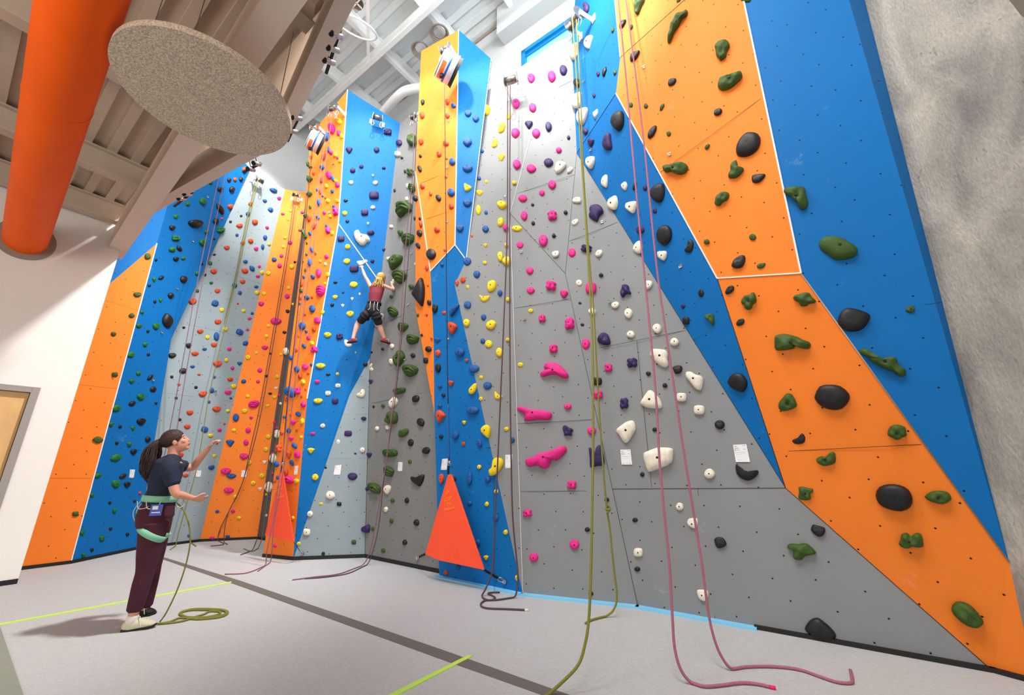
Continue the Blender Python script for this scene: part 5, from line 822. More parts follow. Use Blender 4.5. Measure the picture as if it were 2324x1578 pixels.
11 y r -475 -156 29 -1,28 -17,13 -27,-5 -27,-23 -15,-30 1,-24 16,-13 26,6 25,20 15
18 y r -33 539 31 -3,26 -20,9 -29,-8 -27,-26 -13,-30 3,-23 19,-10 27,9 25,22 14
12 w s -281 5112 37 31,-0 55,-42 68,-47 27,-35 -29,0 -55,41 -66,47 -27
4 y r 321 2192 40 3,37 -24,18 -42,-5 -42,-29 -27,-40 -3,-33 23,-20 43,6 43,24 28
18 y t -416 2078 30 15,9 27,-14 30,-33 22,-23 -1,-9 -23,1 -36,13 -26,26 -9
10 w t 205 2658 28 29,6 36,-16 30,-34 12,-21 -10,-6 -30,4 -39,13 -24,23 0
4 p r -23 -487 37 -1,35 -21,16 -32,-4 -33,-27 -19,-37 1,-31 20,-17 33,5 33,23 19
3 p r 408 877 38 3,36 -17,18 -33,-5 -33,-31 -22,-39 -3,-34 18,-18 31,7 33,25 22
8 y r 70 -331 40 -8,39 -36,16 -48,-8 -44,-31 -23,-41 9,-34 36,-17 52,9 43,30 22
12 G s -133 -492 35 25,2 28,-41 22,-46 1,-36 -25,-1 -28,39 -22,45 -1
18 y r 26 3116 33 -9,29 -30,10 -39,-9 -32,-28 -16,-33 9,-25 30,-11 38,10 33,24 17
19 k r 105 -1431 28 -7,24 -26,7 -34,-9 -30,-24 -13,-29 7,-22 25,-9 33,10 29,23 15
19 k r -75 -1781 29 -6,22 -24,7 -34,-9 -30,-24 -16,-29 6,-20 25,-8 34,10 32,22 15
2 g l 99 5259 16 56,-6 37,-26 29,-43 -5,-34 -22,-38 -51,-10 -53,9 -31,34 -26,45 9,32 25,37 51
23 G e 394 -995 16 29,-3 45,-21 41,-27 22,-26 -5,-16 -30,5 -43,21 -38,29 -21,27 4
12 w r -494 3191 -29 52,13 54,35 18,27 -39,-3 -56,-35 -18
23 u e -46 -952 2 46,21 17,33 -21,27 -42,16 -53,-2 -45,-21 -12,-30 20,-29 47,-16 56
3 b c 570 4056 -15 34,12 42,34 34,50 21,37 -10,19 -32,-6 -37,-30 -32,-45 -19,-32 11
2 g s -45 3434 -43 6,-14 31,25 49,41 27,44 -8,13 -30,-26 -48,-38 -25
4 p r -24 2067 39 2,35 -21,18 -35,-5 -38,-28 -25,-40 -2,-34 22,-18 35,6 39,24 26
4 y r -160 1743 39 2,37 -22,17 -37,-5 -37,-28 -24,-39 -2,-34 20,-19 38,5 37,25 23
4 k j 292 3719 33 29,10 43,-14 40,-36 29,-43 3,-31 -21,-8 -42,15 -43,33 -23,43 5
7 o t -140 -755 36 19,6 31,-22 32,-44 20,-27 -3,-6 -28,7 -38,20 -29,32 -7
17 b r -579 1902 40 -4,37 -19,13 -27,-11 -23,-35 -12,-40 4,-33 20,-15 26,13 25,30 12
19 k r -378 -1506 28 -6,23 -27,8 -35,-9 -33,-24 -15,-28 6,-21 25,-9 35,10 34,21 16
17 b r -568 1622 40 -3,35 -17,13 -25,-12 -22,-34 -12,-44 4,-32 17,-15 26,13 23,30 12
4 b e -283 -485 -6 33,17 24,33 7,34 -10,25 -26,6 -31,-16 -21,-32 -5,-36 12,-24 26
23 G e 403 -210 17 32,28 4,25 -24,15 -43,-1 -45,-18 -32,-27 -3,-25 26,-14 44,1 47
4 p r -45 5109 40 7,37 -23,19 -44,-4 -52,-31 -35,-39 -7,-34 24,-20 46,5 51,26 34
12 w r -688 3714 56 -18,50 -39,21 -45,-13 -34,-48 -8,-56 18,-49 40,-23 45,14 34,43 9
18 y s -412 1783 -26 32,-4 31,24 24,31 -2,28 -32,4 -31,-24 -22,-31 2
10 k j -17 1260 -39 10,-18 20,5 24,29 22,38 8,33 -7,16 -21,-5 -24,-25 -17,-39 -4
8 G l -422 261 12 55,-3 55,-19 72,-32 46,-26 12,-29 -19,-9 -57,6 -52,23 -74,34 -40,24 -6,28 21
3 y j 415 3420 -40 10,-22 30,2 40,25 38,37 21,34 -5,20 -30,-2 -42,-25 -32,-40 -13
9 u r 250 -1718 35 7,32 -15,14 -32,-7 -37,-31 -27,-35 -7,-29 15,-15 30,9 35,27 26
17 k e -504 1765 -1 29,-23 26,-34 11,-29 -6,-18 -21,1 -29,22 -22,31 -9,31 7,18 23
3 b j -130 2418 -37 8,-22 24,3 29,26 30,39 15,34 -5,19 -23,-3 -30,-24 -24,-40 -10
3 b j -259 2034 -39 9,-20 24,2 30,25 28,36 13,34 -5,18 -23,-3 -30,-23 -23,-40 -8
11 k r -109 -304 26 -1,24 -15,11 -25,-5 -24,-21 -15,-26 1,-22 16,-12 24,6 24,20 15
18 y s -397 41 22 20,1 27,-21 25,-26 5,-21 -20,-2 -27,22 -25,26 -5
2 k r -243 -1571 28 -5,28 -21,17 -30,-0 -27,-17 -13,-27 5,-26 21,-16 29,1 26,15 13
13 o r -46 -962 29 -9,27 -37,11 -51,-6 -46,-23 -23,-28 9,-24 35,-12 48,7 45,21 23
6 p r -81 -143 34 2,32 -16,15 -29,-5 -28,-27 -19,-33 -2,-29 16,-16 28,7 29,24 20
2 o e 661 5788 5 50,-25 26,-45 -8,-43 -35,-31 -51,-5 -51,25 -23,46 12,49 39,32 57
4 y r -34 3334 38 4,37 -23,18 -41,-5 -43,-28 -28,-35 -4,-34 22,-19 40,6 44,24 29
9 u r -260 -1008 32 8,29 -15,14 -33,-6 -39,-24 -28,-34 -8,-27 15,-15 32,6 36,21 28
3 p r 419 2147 38 8,34 -16,17 -33,-5 -35,-28 -27,-35 -7,-31 16,-18 32,6 36,25 28
4 y j 336 1748 -43 16,-22 28,4 31,28 26,43 9,37 -12,20 -29,-4 -32,-28 -21,-43 -2
3 b j 407 6221 45 30,24 42,-5 39,-34 26,-48 0,-39 -23,-22 -41,5 -41,30 -20,48 8
8 o t -360 397 30 25,7 41,-19 49,-38 33,-24 -2,-7 -37,6 -53,16 -41,27 -12
18 b r -536 3902 32 -10,27 -32,11 -43,-8 -39,-25 -18,-31 10,-27 32,-12 45,8 36,22 17
25 G l 410 -459 -14 43,28 -6,14 -19,-19 -5,-26 29
3 p j 563 4311 37 36,13 40,-15 30,-39 12,-48 -12,-33 -28,-10 -38,15 -30,36 -8,48 20
9 k j -331 -602 -37 8,-18 25,4 31,25 31,37 16,32 -4,17 -23,-5 -33,-25 -26,-36 -10
12 G s -545 -918 32 26,1 27,-35 22,-42 -0,-31 -26,-1 -27,36 -21,42 0
19 u r 194 -93 26 -8,22 -31,6 -40,-9 -33,-23 -15,-26 8,-19 29,-7 41,10 33,21 15
21 k r -1390 2680 27 -6,24 -19,7 -24,-9 -21,-25 -9,-28 6,-21 19,-8 26,10 22,22 9
18 y r -83 2024 29 -6,25 -22,10 -31,-8 -27,-24 -14,-30 6,-23 23,-10 33,9 27,23 14
3 g l -462 3562 13 38,-2 29,-18 32,-31 10,-24 -5,-28 -26,-10 -39,5 -28,22 -29,33 -8,22 8,29 27
3 y r 484 1264 36 4,32 -17,16 -31,-5 -35,-25 -24,-35 -4,-29 18,-17 32,6 34,24 25
8 y r 352 -701 38 -8,36 -30,15 -40,-9 -37,-31 -17,-40 8,-33 31,-17 42,9 36,30 18
12 G s -527 967 -41 29,-8 32,33 25,44 -0,41 -28,9 -32,-34 -24,-45 0
4 p j -24 1299 29 21,9 30,-13 32,-32 25,-37 6,-25 -14,-7 -31,13 -32,28 -19,38 1
3 p j 703 6477 43 40,21 48,-6 42,-32 25,-45 -4,-38 -30,-18 -46,6 -47,29 -21,46 13
8 b j -214 -1278 -41 20,-33 38,-13 42,9 37,28 14,34 -13,31 -39,13 -42,-11 -31,-33 -5
8 y r 340 164 37 -9,33 -34,14 -46,-7 -43,-30 -20,-39 9,-30 35,-16 49,8 40,26 21
7 y r 274 1453 39 -8,35 -34,18 -46,-4 -40,-29 -20,-37 7,-33 33,-18 43,5 42,24 20
4 w t 335 1940 35 23,7 30,-21 26,-44 12,-29 -7,-8 -26,5 -31,19 -23,30 -1
4 y j 236 1559 -39 15,-21 26,4 29,25 24,41 8,36 -12,19 -27,-3 -32,-26 -21,-39 -2
12 G s 205 70 29 22,1 28,-32 25,-37 3,-29 -23,-1 -28,33 -23,37 -3
17 o t -79 2205 29 12,9 20,-13 23,-32 17,-21 -1,-9 -19,0 -27,11 -21,24 -6
8 b r 290 -811 38 -7,36 -30,15 -38,-9 -33,-31 -16,-41 8,-34 29,-16 39,9 35,29 16
10 y r 373 1689 30 4,28 -16,12 -28,-6 -29,-24 -21,-31 -4,-24 15,-13 30,6 31,20 21
10 y r 120 1289 29 3,29 -14,12 -26,-6 -29,-24 -19,-29 -3,-25 15,-13 27,6 29,22 19
10 w r 325 2777 27 5,27 -17,12 -34,-5 -37,-21 -25,-27 -5,-24 18,-13 32,5 37,19 26
17 o s -524 2997 -30 30,-4 30,28 21,32 -4,29 -30,4 -29,-26 -21,-35 5
16 b r -107 271 29 -5,26 -24,9 -32,-9 -28,-24 -14,-29 5,-22 23,-10 33,9 28,22 14
17 o s -122 1089 -25 21,-3 25,23 22,28 2,24 -21,3 -26,-22 -21,-28 -2
2 k r -320 -9 26 1,27 -15,16 -28,0 -27,-18 -18,-26 -1,-25 16,-16 27,1 27,14 19
2 k r 270 -1435 30 -5,30 -21,17 -30,-1 -28,-21 -14,-30 5,-27 21,-18 30,2 26,18 15
3 p j 558 3286 -38 8,-21 24,3 34,27 35,42 20,34 -3,20 -26,-3 -34,-26 -30,-39 -12
4 k j 304 3209 33 23,12 32,-13 32,-36 24,-42 3,-31 -18,-10 -33,14 -34,32 -18,41 4
6 o r -180 2086 32 -2,29 -23,14 -33,-5 -34,-24 -20,-33 2,-27 24,-15 35,5 34,20 19
10 k j -98 2919 30 21,12 28,-10 24,-27 15,-34 -1,-28 -16,-9 -27,10 -26,26 -12,34 7
12 w s -689 4394 -48 48,-10 42,39 20,51 -16,51 -48,10 -41,-41 -16,-53 16
4 y r 224 4302 35 5,35 -23,17 -41,-4 -44,-24 -33,-33 -5,-31 22,-18 44,5 46,23 31
12 k s -945 1946 -46 34,-9 36,36 25,49 -5,44 -35,9 -34,-36 -24,-48 4
18 y r -438 3256 28 -8,25 -27,10 -39,-8 -32,-25 -16,-29 8,-22 27,-11 38,8 33,21 16
3 g j -264 3813 -32 8,-18 25,1 35,19 34,32 20,27 -4,16 -25,-0 -35,-19 -30,-31 -12
18 y s -667 1425 -24 29,-4 31,19 24,25 -1,24 -28,4 -32,-18 -23,-26 1
3 k r -273 1018 27 2,28 -15,14 -27,-3 -28,-21 -19,-28 -3,-24 15,-14 27,4 28,18 18
3 b e 4 5088 -7 41,-26 19,-34 -7,-27 -26,-13 -39,7 -40,24 -16,32 8,29 30,12 41
2 g l -512 2148 10 31,-4 25,-18 25,-29 8,-24 -6,-23 -22,-7 -30,6 -21,22 -24,30 -5,20 8,23 22
3 y r 672 5198 37 19,36 -7,17 -34,-4 -46,-27 -40,-35 -18,-32 9,-18 32,6 45,23 39
9 u r 431 -1445 31 6,29 -14,12 -30,-6 -34,-24 -26,-33 -7,-25 16,-13 30,7 35,23 25
8 y r 282 -261 35 -8,35 -30,14 -39,-7 -38,-29 -18,-36 8,-31 31,-16 41,9 35,27 16
8 b s 217 -473 -33 37,-7 38,26 29,37 -4,32 -37,7 -41,-26 -28,-35 3
12 G r -535 2919 47 -12,42 -32,18 -39,-10 -32,-36 -12,-45 11,-37 30,-18 40,11 31,33 13
6 b r -189 851 29 0,27 -19,13 -30,-4 -31,-20 -20,-27 -0,-24 19,-14 31,5 30,19 20
12 w e -285 4834 -5 51,21 29,35 -3,38 -31,25 -49,4 -50,-21 -24,-37 6,-38 34,-25 49
3 b e 253 -1030 -4 24,17 17,28 3,29 -11,21 -21,4 -24,-16 -15,-28 -1,-29 12,-22 23
11 k r 186 1156 29 0,26 -14,11 -24,-5 -23,-22 -14,-28 -0,-24 15,-11 25,6 24,20 15
3 p j 564 5578 38 27,20 40,-4 38,-27 28,-41 4,-36 -19,-19 -37,3 -38,24 -22,42 4
4 y j -41 5606 32 29,10 40,-14 38,-34 24,-41 1,-31 -23,-9 -41,14 -40,32 -19,39 7
9 u r 272 292 35 11,33 -11,14 -29,-8 -36,-29 -28,-36 -11,-29 11,-14 27,9 35,25 27
11 k r -234 938 24 -0,23 -15,10 -23,-4 -25,-19 -15,-24 0,-22 15,-11 25,5 24,17 15
8 p r 74 -894 37 -7,32 -28,14 -37,-8 -35,-30 -15,-38 7,-30 26,-15 38,8 32,26 17
18 o r -644 2284 27 -6,23 -24,10 -33,-6 -29,-21 -13,-26 5,-21 23,-11 33,7 29,20 15
2 k r -341 245 26 2,27 -14,15 -26,-0 -26,-16 -19,-25 -2,-23 15,-15 26,-0 28,14 18
2 k r -42 -1308 26 -4,27 -19,15 -26,-0 -24,-16 -14,-26 4,-25 19,-16 28,1 24,15 13
6 y r 222 266 28 1,24 -16,12 -27,-4 -28,-21 -18,-27 -1,-22 17,-13 26,5 28,18 18
3 b e 132 1901 -5 30,-23 20,-31 2,-26 -14,-12 -27,5 -29,21 -17,30 -1,26 15,12 28
3 b e 128 1401 -5 30,14 25,27 11,28 -5,21 -21,5 -29,-14 -22,-26 -9,-29 7,-21 21
7 b r 231 -1036 31 -2,31 -19,14 -29,-5 -27,-25 -16,-31 2,-27 19,-16 30,5 27,21 17
8 G e -265 -709 -5 48,-23 40,-31 18,-25 -8,-12 -34,5 -46,21 -36,30 -15,26 10,13 32
4 p r 220 6384 41 9,38 -16,18 -37,-7 -43,-30 -30,-41 -9,-34 16,-19 37,7 40,27 30
8 y r 215 -994 32 -6,31 -27,13 -37,-6 -34,-24 -18,-33 6,-27 28,-14 39,7 35,24 18
3 p r 559 4563 33 14,32 -10,16 -32,-3 -41,-23 -34,-32 -14,-29 11,-16 31,4 40,20 34
4 y r -162 2694 31 3,28 -19,15 -32,-3 -36,-21 -22,-29 -2,-25 19,-15 32,5 34,19 23
2 k r -321 1870 26 9,27 -8,16 -25,-0 -28,-17 -23,-25 -8,-25 9,-15 23,-0 30,15 24
3 k s -134 1649 -26 19,-8 28,17 30,26 7,27 -20,8 -28,-17 -27,-26 -7
4 k j 243 1817 -37 12,-19 24,4 25,24 22,35 7,31 -9,18 -23,-3 -26,-23 -17,-39 -2
4 y j -46 5355 -33 16,-19 35,1 38,20 35,33 14,31 -11,17 -32,-1 -42,-21 -29,-34 -6
13 k r -312 -116 34 -13,29 -32,12 -37,-7 -32,-27 -11,-33 12,-25 30,-13 37,8 31,22 12
2 k s -345 2411 15 34,-6 31,-27 17,-25 -7,-14 -32,6 -31,28 -18,26 7
3 o j -406 1657 -26 10,-16 22,0 27,17 23,27 10,24 -7,13 -22,-0 -28,-15 -18,-27 -4
2 k r -167 -914 24 -2,24 -15,14 -24,-0 -22,-18 -12,-26 2,-23 15,-15 24,1 22,15 13
2 o r 304 -799 28 -2,27 -18,15 -27,-0 -25,-19 -14,-25 2,-24 17,-16 26,2 24,16 15
7 o s -78 -95 -29 33,-10 36,18 29,27 0,29 -33,10 -38,-17 -29,-27 -0
5 b r 39 -232 41 1,43 -20,23 -34,-2 -33,-28 -21,-42 -1,-37 20,-23 31,3 34,25 22
3 k j -400 3940 -26 7,-16 25,-0 31,15 33,25 17,24 -3,15 -25,0 -32,-16 -27,-26 -11
2 k s -202 1486 16 26,-5 26,-27 18,-27 -5,-17 -27,4 -26,28 -17,28 5
3 k s -539 1783 -25 19,-8 28,15 28,22 7,24 -19,8 -27,-14 -28,-24 -7
3 p r 561 3034 28 8,29 -13,14 -30,-3 -36,-22 -27,-29 -8,-24 14,-14 30,3 37,18 27
19 k r -386 -1181 26 -6,21 -22,7 -28,-7 -24,-20 -10,-25 6,-19 20,-7 28,8 25,18 11
7 b j 15 -434 25 15,8 26,-12 29,-28 26,-32 10,-23 -10,-6 -26,12 -32,26 -21,33 -3
5 p r -249 1229 53 -3,49 -23,25 -33,-6 -32,-36 -19,-49 2,-46 23,-27 35,6 31,34 18
10 k e 48 2753 -3 26,14 24,25 12,25 -4,17 -18,3 -26,-15 -22,-24 -10,-26 4,-17 19
10 k r 243 1544 26 3,25 -12,10 -22,-5 -25,-22 -17,-27 -3,-23 13,-11 22,6 25,19 17
4 k j 107 2193 -31 14,-18 26,2 29,22 23,32 8,27 -10,16 -25,-2 -28,-20 -20,-35 -2
4 p r 243 5873 40 8,36 -13,16 -32,-7 -37,-31 -26,-40 -8,-32 15,-17 29,8 35,29 26
6 o r -236 794 27 0,25 -16,12 -27,-4 -28,-21 -17,-27 -0,-24 16,-12 25,4 28,19 17
8 G l -357 180 26 18,2 22,-18 33,-45 28,-37 11,-43 -2,-20 -20,2 -22,26 -34,46 -24,35 -8,45 1
12 k e -397 5496 -4 44,22 22,36 -7,36 -30,25 -42,4 -43,-20 -18,-35 9,-37 33,-25 46
3 b r 590 3424 32 10,29 -10,15 -28,-4 -34,-23 -27,-30 -10,-28 11,-14 26,5 34,21 27
4 y r 315 2697 30 2,29 -17,14 -29,-5 -30,-24 -21,-31 -3,-26 18,-15 30,5 32,20 21
4 y j -34 6379 -33 16,-19 32,1 40,21 37,33 16,30 -10,17 -35,-1 -39,-21 -31,-35 -8
7 b j -236 641 -33 23,-19 32,1 30,20 20,31 1,29 -18,17 -32,-1 -31,-20 -16,-33 5
8 b c 52 -55 -6 62,7 42,17 8,22 -25,17 -51,7 -57,-4 -42,-15 -9,-21 23,-15 52
8 G l -386 -37 17 28,-0 29,-16 42,-31 29,-26 9,-32 -8,-12 -31,3 -30,20 -41,32 -26,25 -5,32 7
7 G s -217 776 -32 33,-10 37,19 27,28 -1,30 -33,9 -36,-19 -26,-29 1
8 b s 146 -1180 22 26,-1 36,-26 36,-27 8,-21 -26,1 -36,25 -36,28 -9
4 p j -189 6248 -41 9,-22 24,4 32,27 29,41 15,37 -5,19 -25,-4 -32,-28 -25,-44 -9
8 o e -263 15 -5 46,-20 38,-28 17,-23 -8,-10 -34,4 -43,19 -34,25 -15,23 10,11 34
2 k r -520 2640 23 11,24 -5,14 -20,-0 -28,-16 -25,-24 -11,-23 6,-15 21,1 28,14 24
3 k s -402 1405 16 24,-3 25,-22 21,-23 -1,-16 -24,3 -26,22 -20,23 0
6 b r -185 1804 30 -1,28 -16,13 -25,-6 -23,-26 -14,-31 1,-26 15,-13 24,7 23,21 13
2 k r -529 3130 23 12,24 -5,15 -23,0 -30,-14 -26,-22 -12,-23 7,-15 20,0 30,13 25
3 k j -537 2756 20 20,6 26,-10 22,-23 12,-26 -2,-18 -15,-5 -26,9 -22,20 -10,26 7
3 o j -129 1902 22 19,7 23,-9 21,-24 15,-28 -0,-20 -14,-5 -23,9 -22,22 -11,28 5
7 w r 219 829 28 -5,27 -23,14 -35,-3 -30,-22 -16,-29 5,-24 24,-15 34,4 30,18 16
12 k e -781 970 -4 29,17 21,32 5,33 -11,22 -24,4 -27,-18 -18,-32 -3,-33 13,-23 26
2 k r 245 -925 27 -2,29 -15,14 -20,-3 -20,-21 -10,-28 2,-26 14,-15 21,3 20,18 11
3 p j 117 -392 19 12,6 20,-9 22,-21 18,-25 6,-19 -8,-4 -20,9 -23,19 -15,24 -2
5 p r -259 1796 53 -4,51 -23,24 -31,-6 -29,-37 -15,-49 4,-44 22,-24 31,8 27,34 14
2 k r 172 701 26 4,26 -11,15 -24,-0 -25,-18 -18,-25 -4,-24 12,-15 22,1 24,14 17
5 p r -151 601 45 -1,44 -17,22 -27,-5 -29,-33 -17,-49 1,-40 17,-24 30,7 27,30 18
12 k r -661 1962 37 -6,34 -22,15 -28,-8 -23,-31 -10,-38 6,-32 21,-15 29,9 25,26 12
13 o r 244 -732 27 -9,24 -26,10 -30,-6 -25,-22 -11,-26 9,-22 25,-10 32,7 25,20 10
15 k r -132 1392 30 -13,25 -31,9 -36,-9 -27,-26 -8,-31 14,-23 30,-10 35,10 27,24 10
5 y r -128 -173 42 1,42 -16,21 -27,-4 -29,-31 -18,-41 -1,-38 16,-22 26,5 28,27 18
8 p r 269 244 28 -7,25 -27,11 -37,-5 -34,-22 -17,-27 6,-24 27,-12 39,6 34,18 18
5 w r -14 -554 40 2,39 -15,19 -25,-3 -26,-31 -17,-39 -2,-36 14,-21 25,4 28,26 19
6 y r 224 1472 28 -1,26 -13,11 -21,-5 -21,-22 -12,-29 1,-22 14,-12 22,6 21,21 13
7 o j 193 -1183 -26 16,-15 24,1 25,16 17,26 3,23 -11,13 -24,-1 -25,-16 -14,-27 2
3 b r 495 1524 29 4,27 -11,12 -20,-5 -24,-22 -17,-29 -4,-24 11,-14 22,5 23,20 18
5 w r -163 1614 44 -3,40 -22,22 -33,-4 -30,-29 -17,-43 3,-37 22,-22 32,4 31,26 17
8 b e -146 -361 -3 34,-20 33,-27 14,-23 -5,-13 -25,3 -34,19 -28,27 -13,24 7,12 26
3 k j -321 4443 -27 1,-15 15,2 25,18 28,28 18,24 2,14 -16,-1 -25,-17 -24,-29 -14
13 o r 287 -2084 24 -6,21 -19,9 -23,-6 -21,-20 -9,-24 6,-19 18,-9 25,7 20,19 9
3 k s -169 5330 17 35,-3 31,-24 13,-25 -11,-18 -35,2 -30,25 -13,27 12
4 y j -54 6117 -31 13,-18 30,1 35,18 32,30 13,26 -9,15 -31,-1 -36,-18 -24,-29 -6
4 k j 257 4988 -30 12,-16 26,2 31,21 27,30 11,27 -8,15 -27,-2 -33,-19 -22,-31 -5
7 o s 25 209 -26 27,-8 30,16 23,26 -1,27 -27,8 -30,-17 -23,-27 1
6 o r -48 1832 26 -1,24 -16,11 -24,-5 -24,-19 -13,-25 1,-21 15,-11 23,5 24,18 14
15 G s -195 -260 -23 29,-3 29,22 20,27 -4,22 -28,3 -29,-21 -20,-27 4
6 o r 119 1585 22 -1,21 -16,10 -24,-4 -23,-19 -14,-22 1,-20 15,-10 23,4 24,16 15
12 k e -674 5192 -4 39,18 21,31 -5,33 -25,22 -38,4 -39,-17 -19,-31 7,-32 28,-22 40
15 k r -94 -607 27 -6,23 -20,8 -25,-9 -22,-23 -9,-27 6,-22 20,-8 26,9 22,21 9
5 p j -157 1112 -45 16,-25 24,3 23,29 17,47 3,42 -12,24 -25,-3 -24,-27 -14,-47 2
7 o j -47 1089 -25 24,-15 33,-1 32,13 24,24 3,22 -18,14 -34,2 -35,-12 -19,-24 4
2 k e 382 3538 -8 28,10 31,24 21,27 5,21 -13,8 -27,-10 -26,-22 -18,-27 -4,-20 16
7 y j 275 436 22 12,7 24,-9 28,-23 24,-26 10,-20 -8,-5 -23,10 -28,21 -20,27 -4
7 b j -240 121 -29 19,-15 26,0 25,17 19,27 2,25 -15,15 -27,-0 -27,-16 -14,-28 4
15 o t 75 145 29 6,9 17,-12 23,-29 19,-21 3,-9 -16,-0 -24,11 -19,22 -9
15 o t 33 -315 30 5,9 18,-12 22,-29 18,-20 2,-9 -14,-0 -23,10 -19,23 -8
15 o t 140 -712 -26 18,-8 20,12 14,29 4,20 -8,8 -19,-0 -22,-11 -14,-21 2
3 o r 469 1003 24 2,22 -13,11 -22,-3 -23,-18 -16,-23 -2,-21 12,-12 23,4 23,15 15
3 o r 407 617 21 1,20 -14,11 -25,-2 -24,-15 -16,-21 -1,-19 14,-11 24,3 24,14 15
5 y r -333 3896 43 -9,41 -30,22 -40,-2 -36,-31 -15,-44 9,-37 30,-24 42,4 35,28 15
13 o r 239 -365 23 -8,19 -26,8 -33,-5 -26,-17 -12,-21 8,-18 25,-9 33,5 27,15 13
12 k s -527 5879 -40 42,-7 30,32 7,41 -18,37 -40,7 -30,-30 -9,-43 19
8 o t 71 -585 23 13,6 22,-13 26,-28 18,-18 -1,-6 -21,3 -29,11 -22,21 -7
7 y r 90 908 24 -4,24 -21,12 -31,-3 -27,-19 -14,-26 4,-22 21,-12 29,4 26,16 14
6 o r 145 2128 23 -1,22 -15,10 -22,-4 -21,-19 -13,-23 1,-19 15,-11 23,5 22,16 13
8 G r -266 -1454 21 -4,20 -24,10 -35,-3 -31,-16 -18,-21 4,-19 22,-11 36,3 33,14 18
12 k s -32 4316 16 25,-1 38,-21 42,-24 13,-17 -23,1 -38,21 -40,23 -13
7 G r -258 1109 25 -4,24 -22,13 -33,-2 -28,-18 -16,-25 4,-22 22,-14 33,2 29,15 16
5 p r -32 220 33 0,35 -17,18 -27,-2 -27,-22 -18,-35 -0,-30 17,-20 28,3 28,21 16
3 k s 4 5580 17 34,-2 26,-25 10,-25 -12,-18 -33,2 -27,24 -10,25 12
7 o j -312 976 -25 21,-14 28,-0 27,14 20,24 2,21 -16,13 -29,1 -29,-14 -16,-24 4
3 o r 283 3549 22 8,21 -8,11 -23,-2 -27,-17 -22,-21 -8,-19 9,-11 21,3 27,15 21
4 k r 106 2699 22 2,21 -13,11 -23,-2 -25,-16 -17,-22 -2,-20 14,-11 24,3 26,15 17
2 p r 576 4719 25 17,27 -0,14 -18,-1 -30,-17 -30,-25 -17,-25 1,-16 20,1 31,16 29
2 k j 515 4184 18 26,4 26,-11 19,-24 6,-26 -10,-16 -21,-2 -25,11 -19,22 -3,24 15
7 o r 184 -1449 18 -1,19 -13,10 -21,-2 -20,-15 -11,-19 1,-17 13,-10 21,2 19,13 12
8 b s -1 -527 20 13,0 20,-23 24,-26 7,-19 -12,-1 -21,22 -23,27 -7
7 o r -142 -503 18 -2,18 -15,9 -22,-2 -20,-14 -11,-18 2,-17 14,-10 22,2 19,12 11
12 w e 45 3380 -2 29,-10 25,-13 11,-11 -5,-5 -20,2 -28,10 -21,13 -9,12 6,5 22
"""
# ---------------------------------------------------------------- climbing wall: flat facets, each its own plane
def pl(f): c, n = PL[f]; return Vector(c), Vector(n).normalized()
TRI = {}
from mathutils.geometry import tessellate_polygon
for f_ in FC:
    ks = FC[f_].split()
    if f_ in SHARED:
        TRI[f_] = [[ks[i] for i in t] for t in tessellate_polygon([[Vector((V[k][0], V[k][1], 0)) for k in ks]])]
def in_tri(px, py, a, b, c):
    d = [(q[0]-p[0])*(py-p[1])-(q[1]-p[1])*(px-p[0]) for p, q in ((a, b), (b, c), (c, a))]
    return all(x >= -1e-6 for x in d) or all(x <= 1e-6 for x in d)
def on_facet(f, px, py, off=0.0):
    c, n = pl(f)
    for t in TRI.get(f, ()):
        if in_tri(px, py, *[V[k] for k in t]):
            a, b, d = [Vector(P3D[k]) for k in t]; m = (b-a).cross(d-a).normalized()
            if m.dot(EYE-a) < 0: m = -m
            return on_plane(px, py, a + m*off, m)
    return on_plane(px, py, c + n*off, n)
def frame(f):
    c, n = pl(f); u = Vector((0, 0, 1)).cross(n).normalized(); return c, n, u, n.cross(u)
def inpoly(px, py, poly):
    s = False
    for i in range(len(poly)):
        (x1, y1), (x2, y2) = poly[i], poly[i-1]
        if (y1 > py) != (y2 > py) and px < (x2-x1)*(py-y1)/(y2-y1)+x1: s = not s
    return s
FN = list(FC)
def facet_at(px, py):
    best = None
    for f in FN:
        if inpoly(px, py, [V[v] for v in FC[f].split()]):
            y = on_facet(f, px, py).y
            if best is None or y < best[0]: best = (y, f)
    return best[1] if best else None
def on_wall(px, py, off=0.0):
    return on_facet(facet_at(px, py), px, py, off)
PAINT = dict(orange_left='paint_orange', blue_corner='paint_blue', blue_left='paint_blue', lgrey_left='paint_pale_grey', orange_mid='paint_orange', strip='paint_dark_grey',
 t1_low='paint_orange', t1_mid='paint_orange', t1_top='paint_orange', t1_blue_top='paint_blue', t1_blue_low='paint_blue', lgrey_mid='paint_pale_grey', grey_rec='paint_rec_grey',
 t2_orange='paint_orange', t2_blue_r='paint_blue', t2_side='paint_orange', t2_blue_mid='paint_blue', t2_blue_low='paint_blue',
 c_left='paint_grey', c_tri='paint_grey', c_mid='paint_grey', c_right='paint_grey', c_low='paint_grey',
 r_blue_top='paint_blue', r_blue_low='paint_blue', r_or_tip='paint_orange', r_or_top='paint_orange', r_or_low='paint_orange', r_blue_big='paint_blue', r_blue_side='paint_blue')
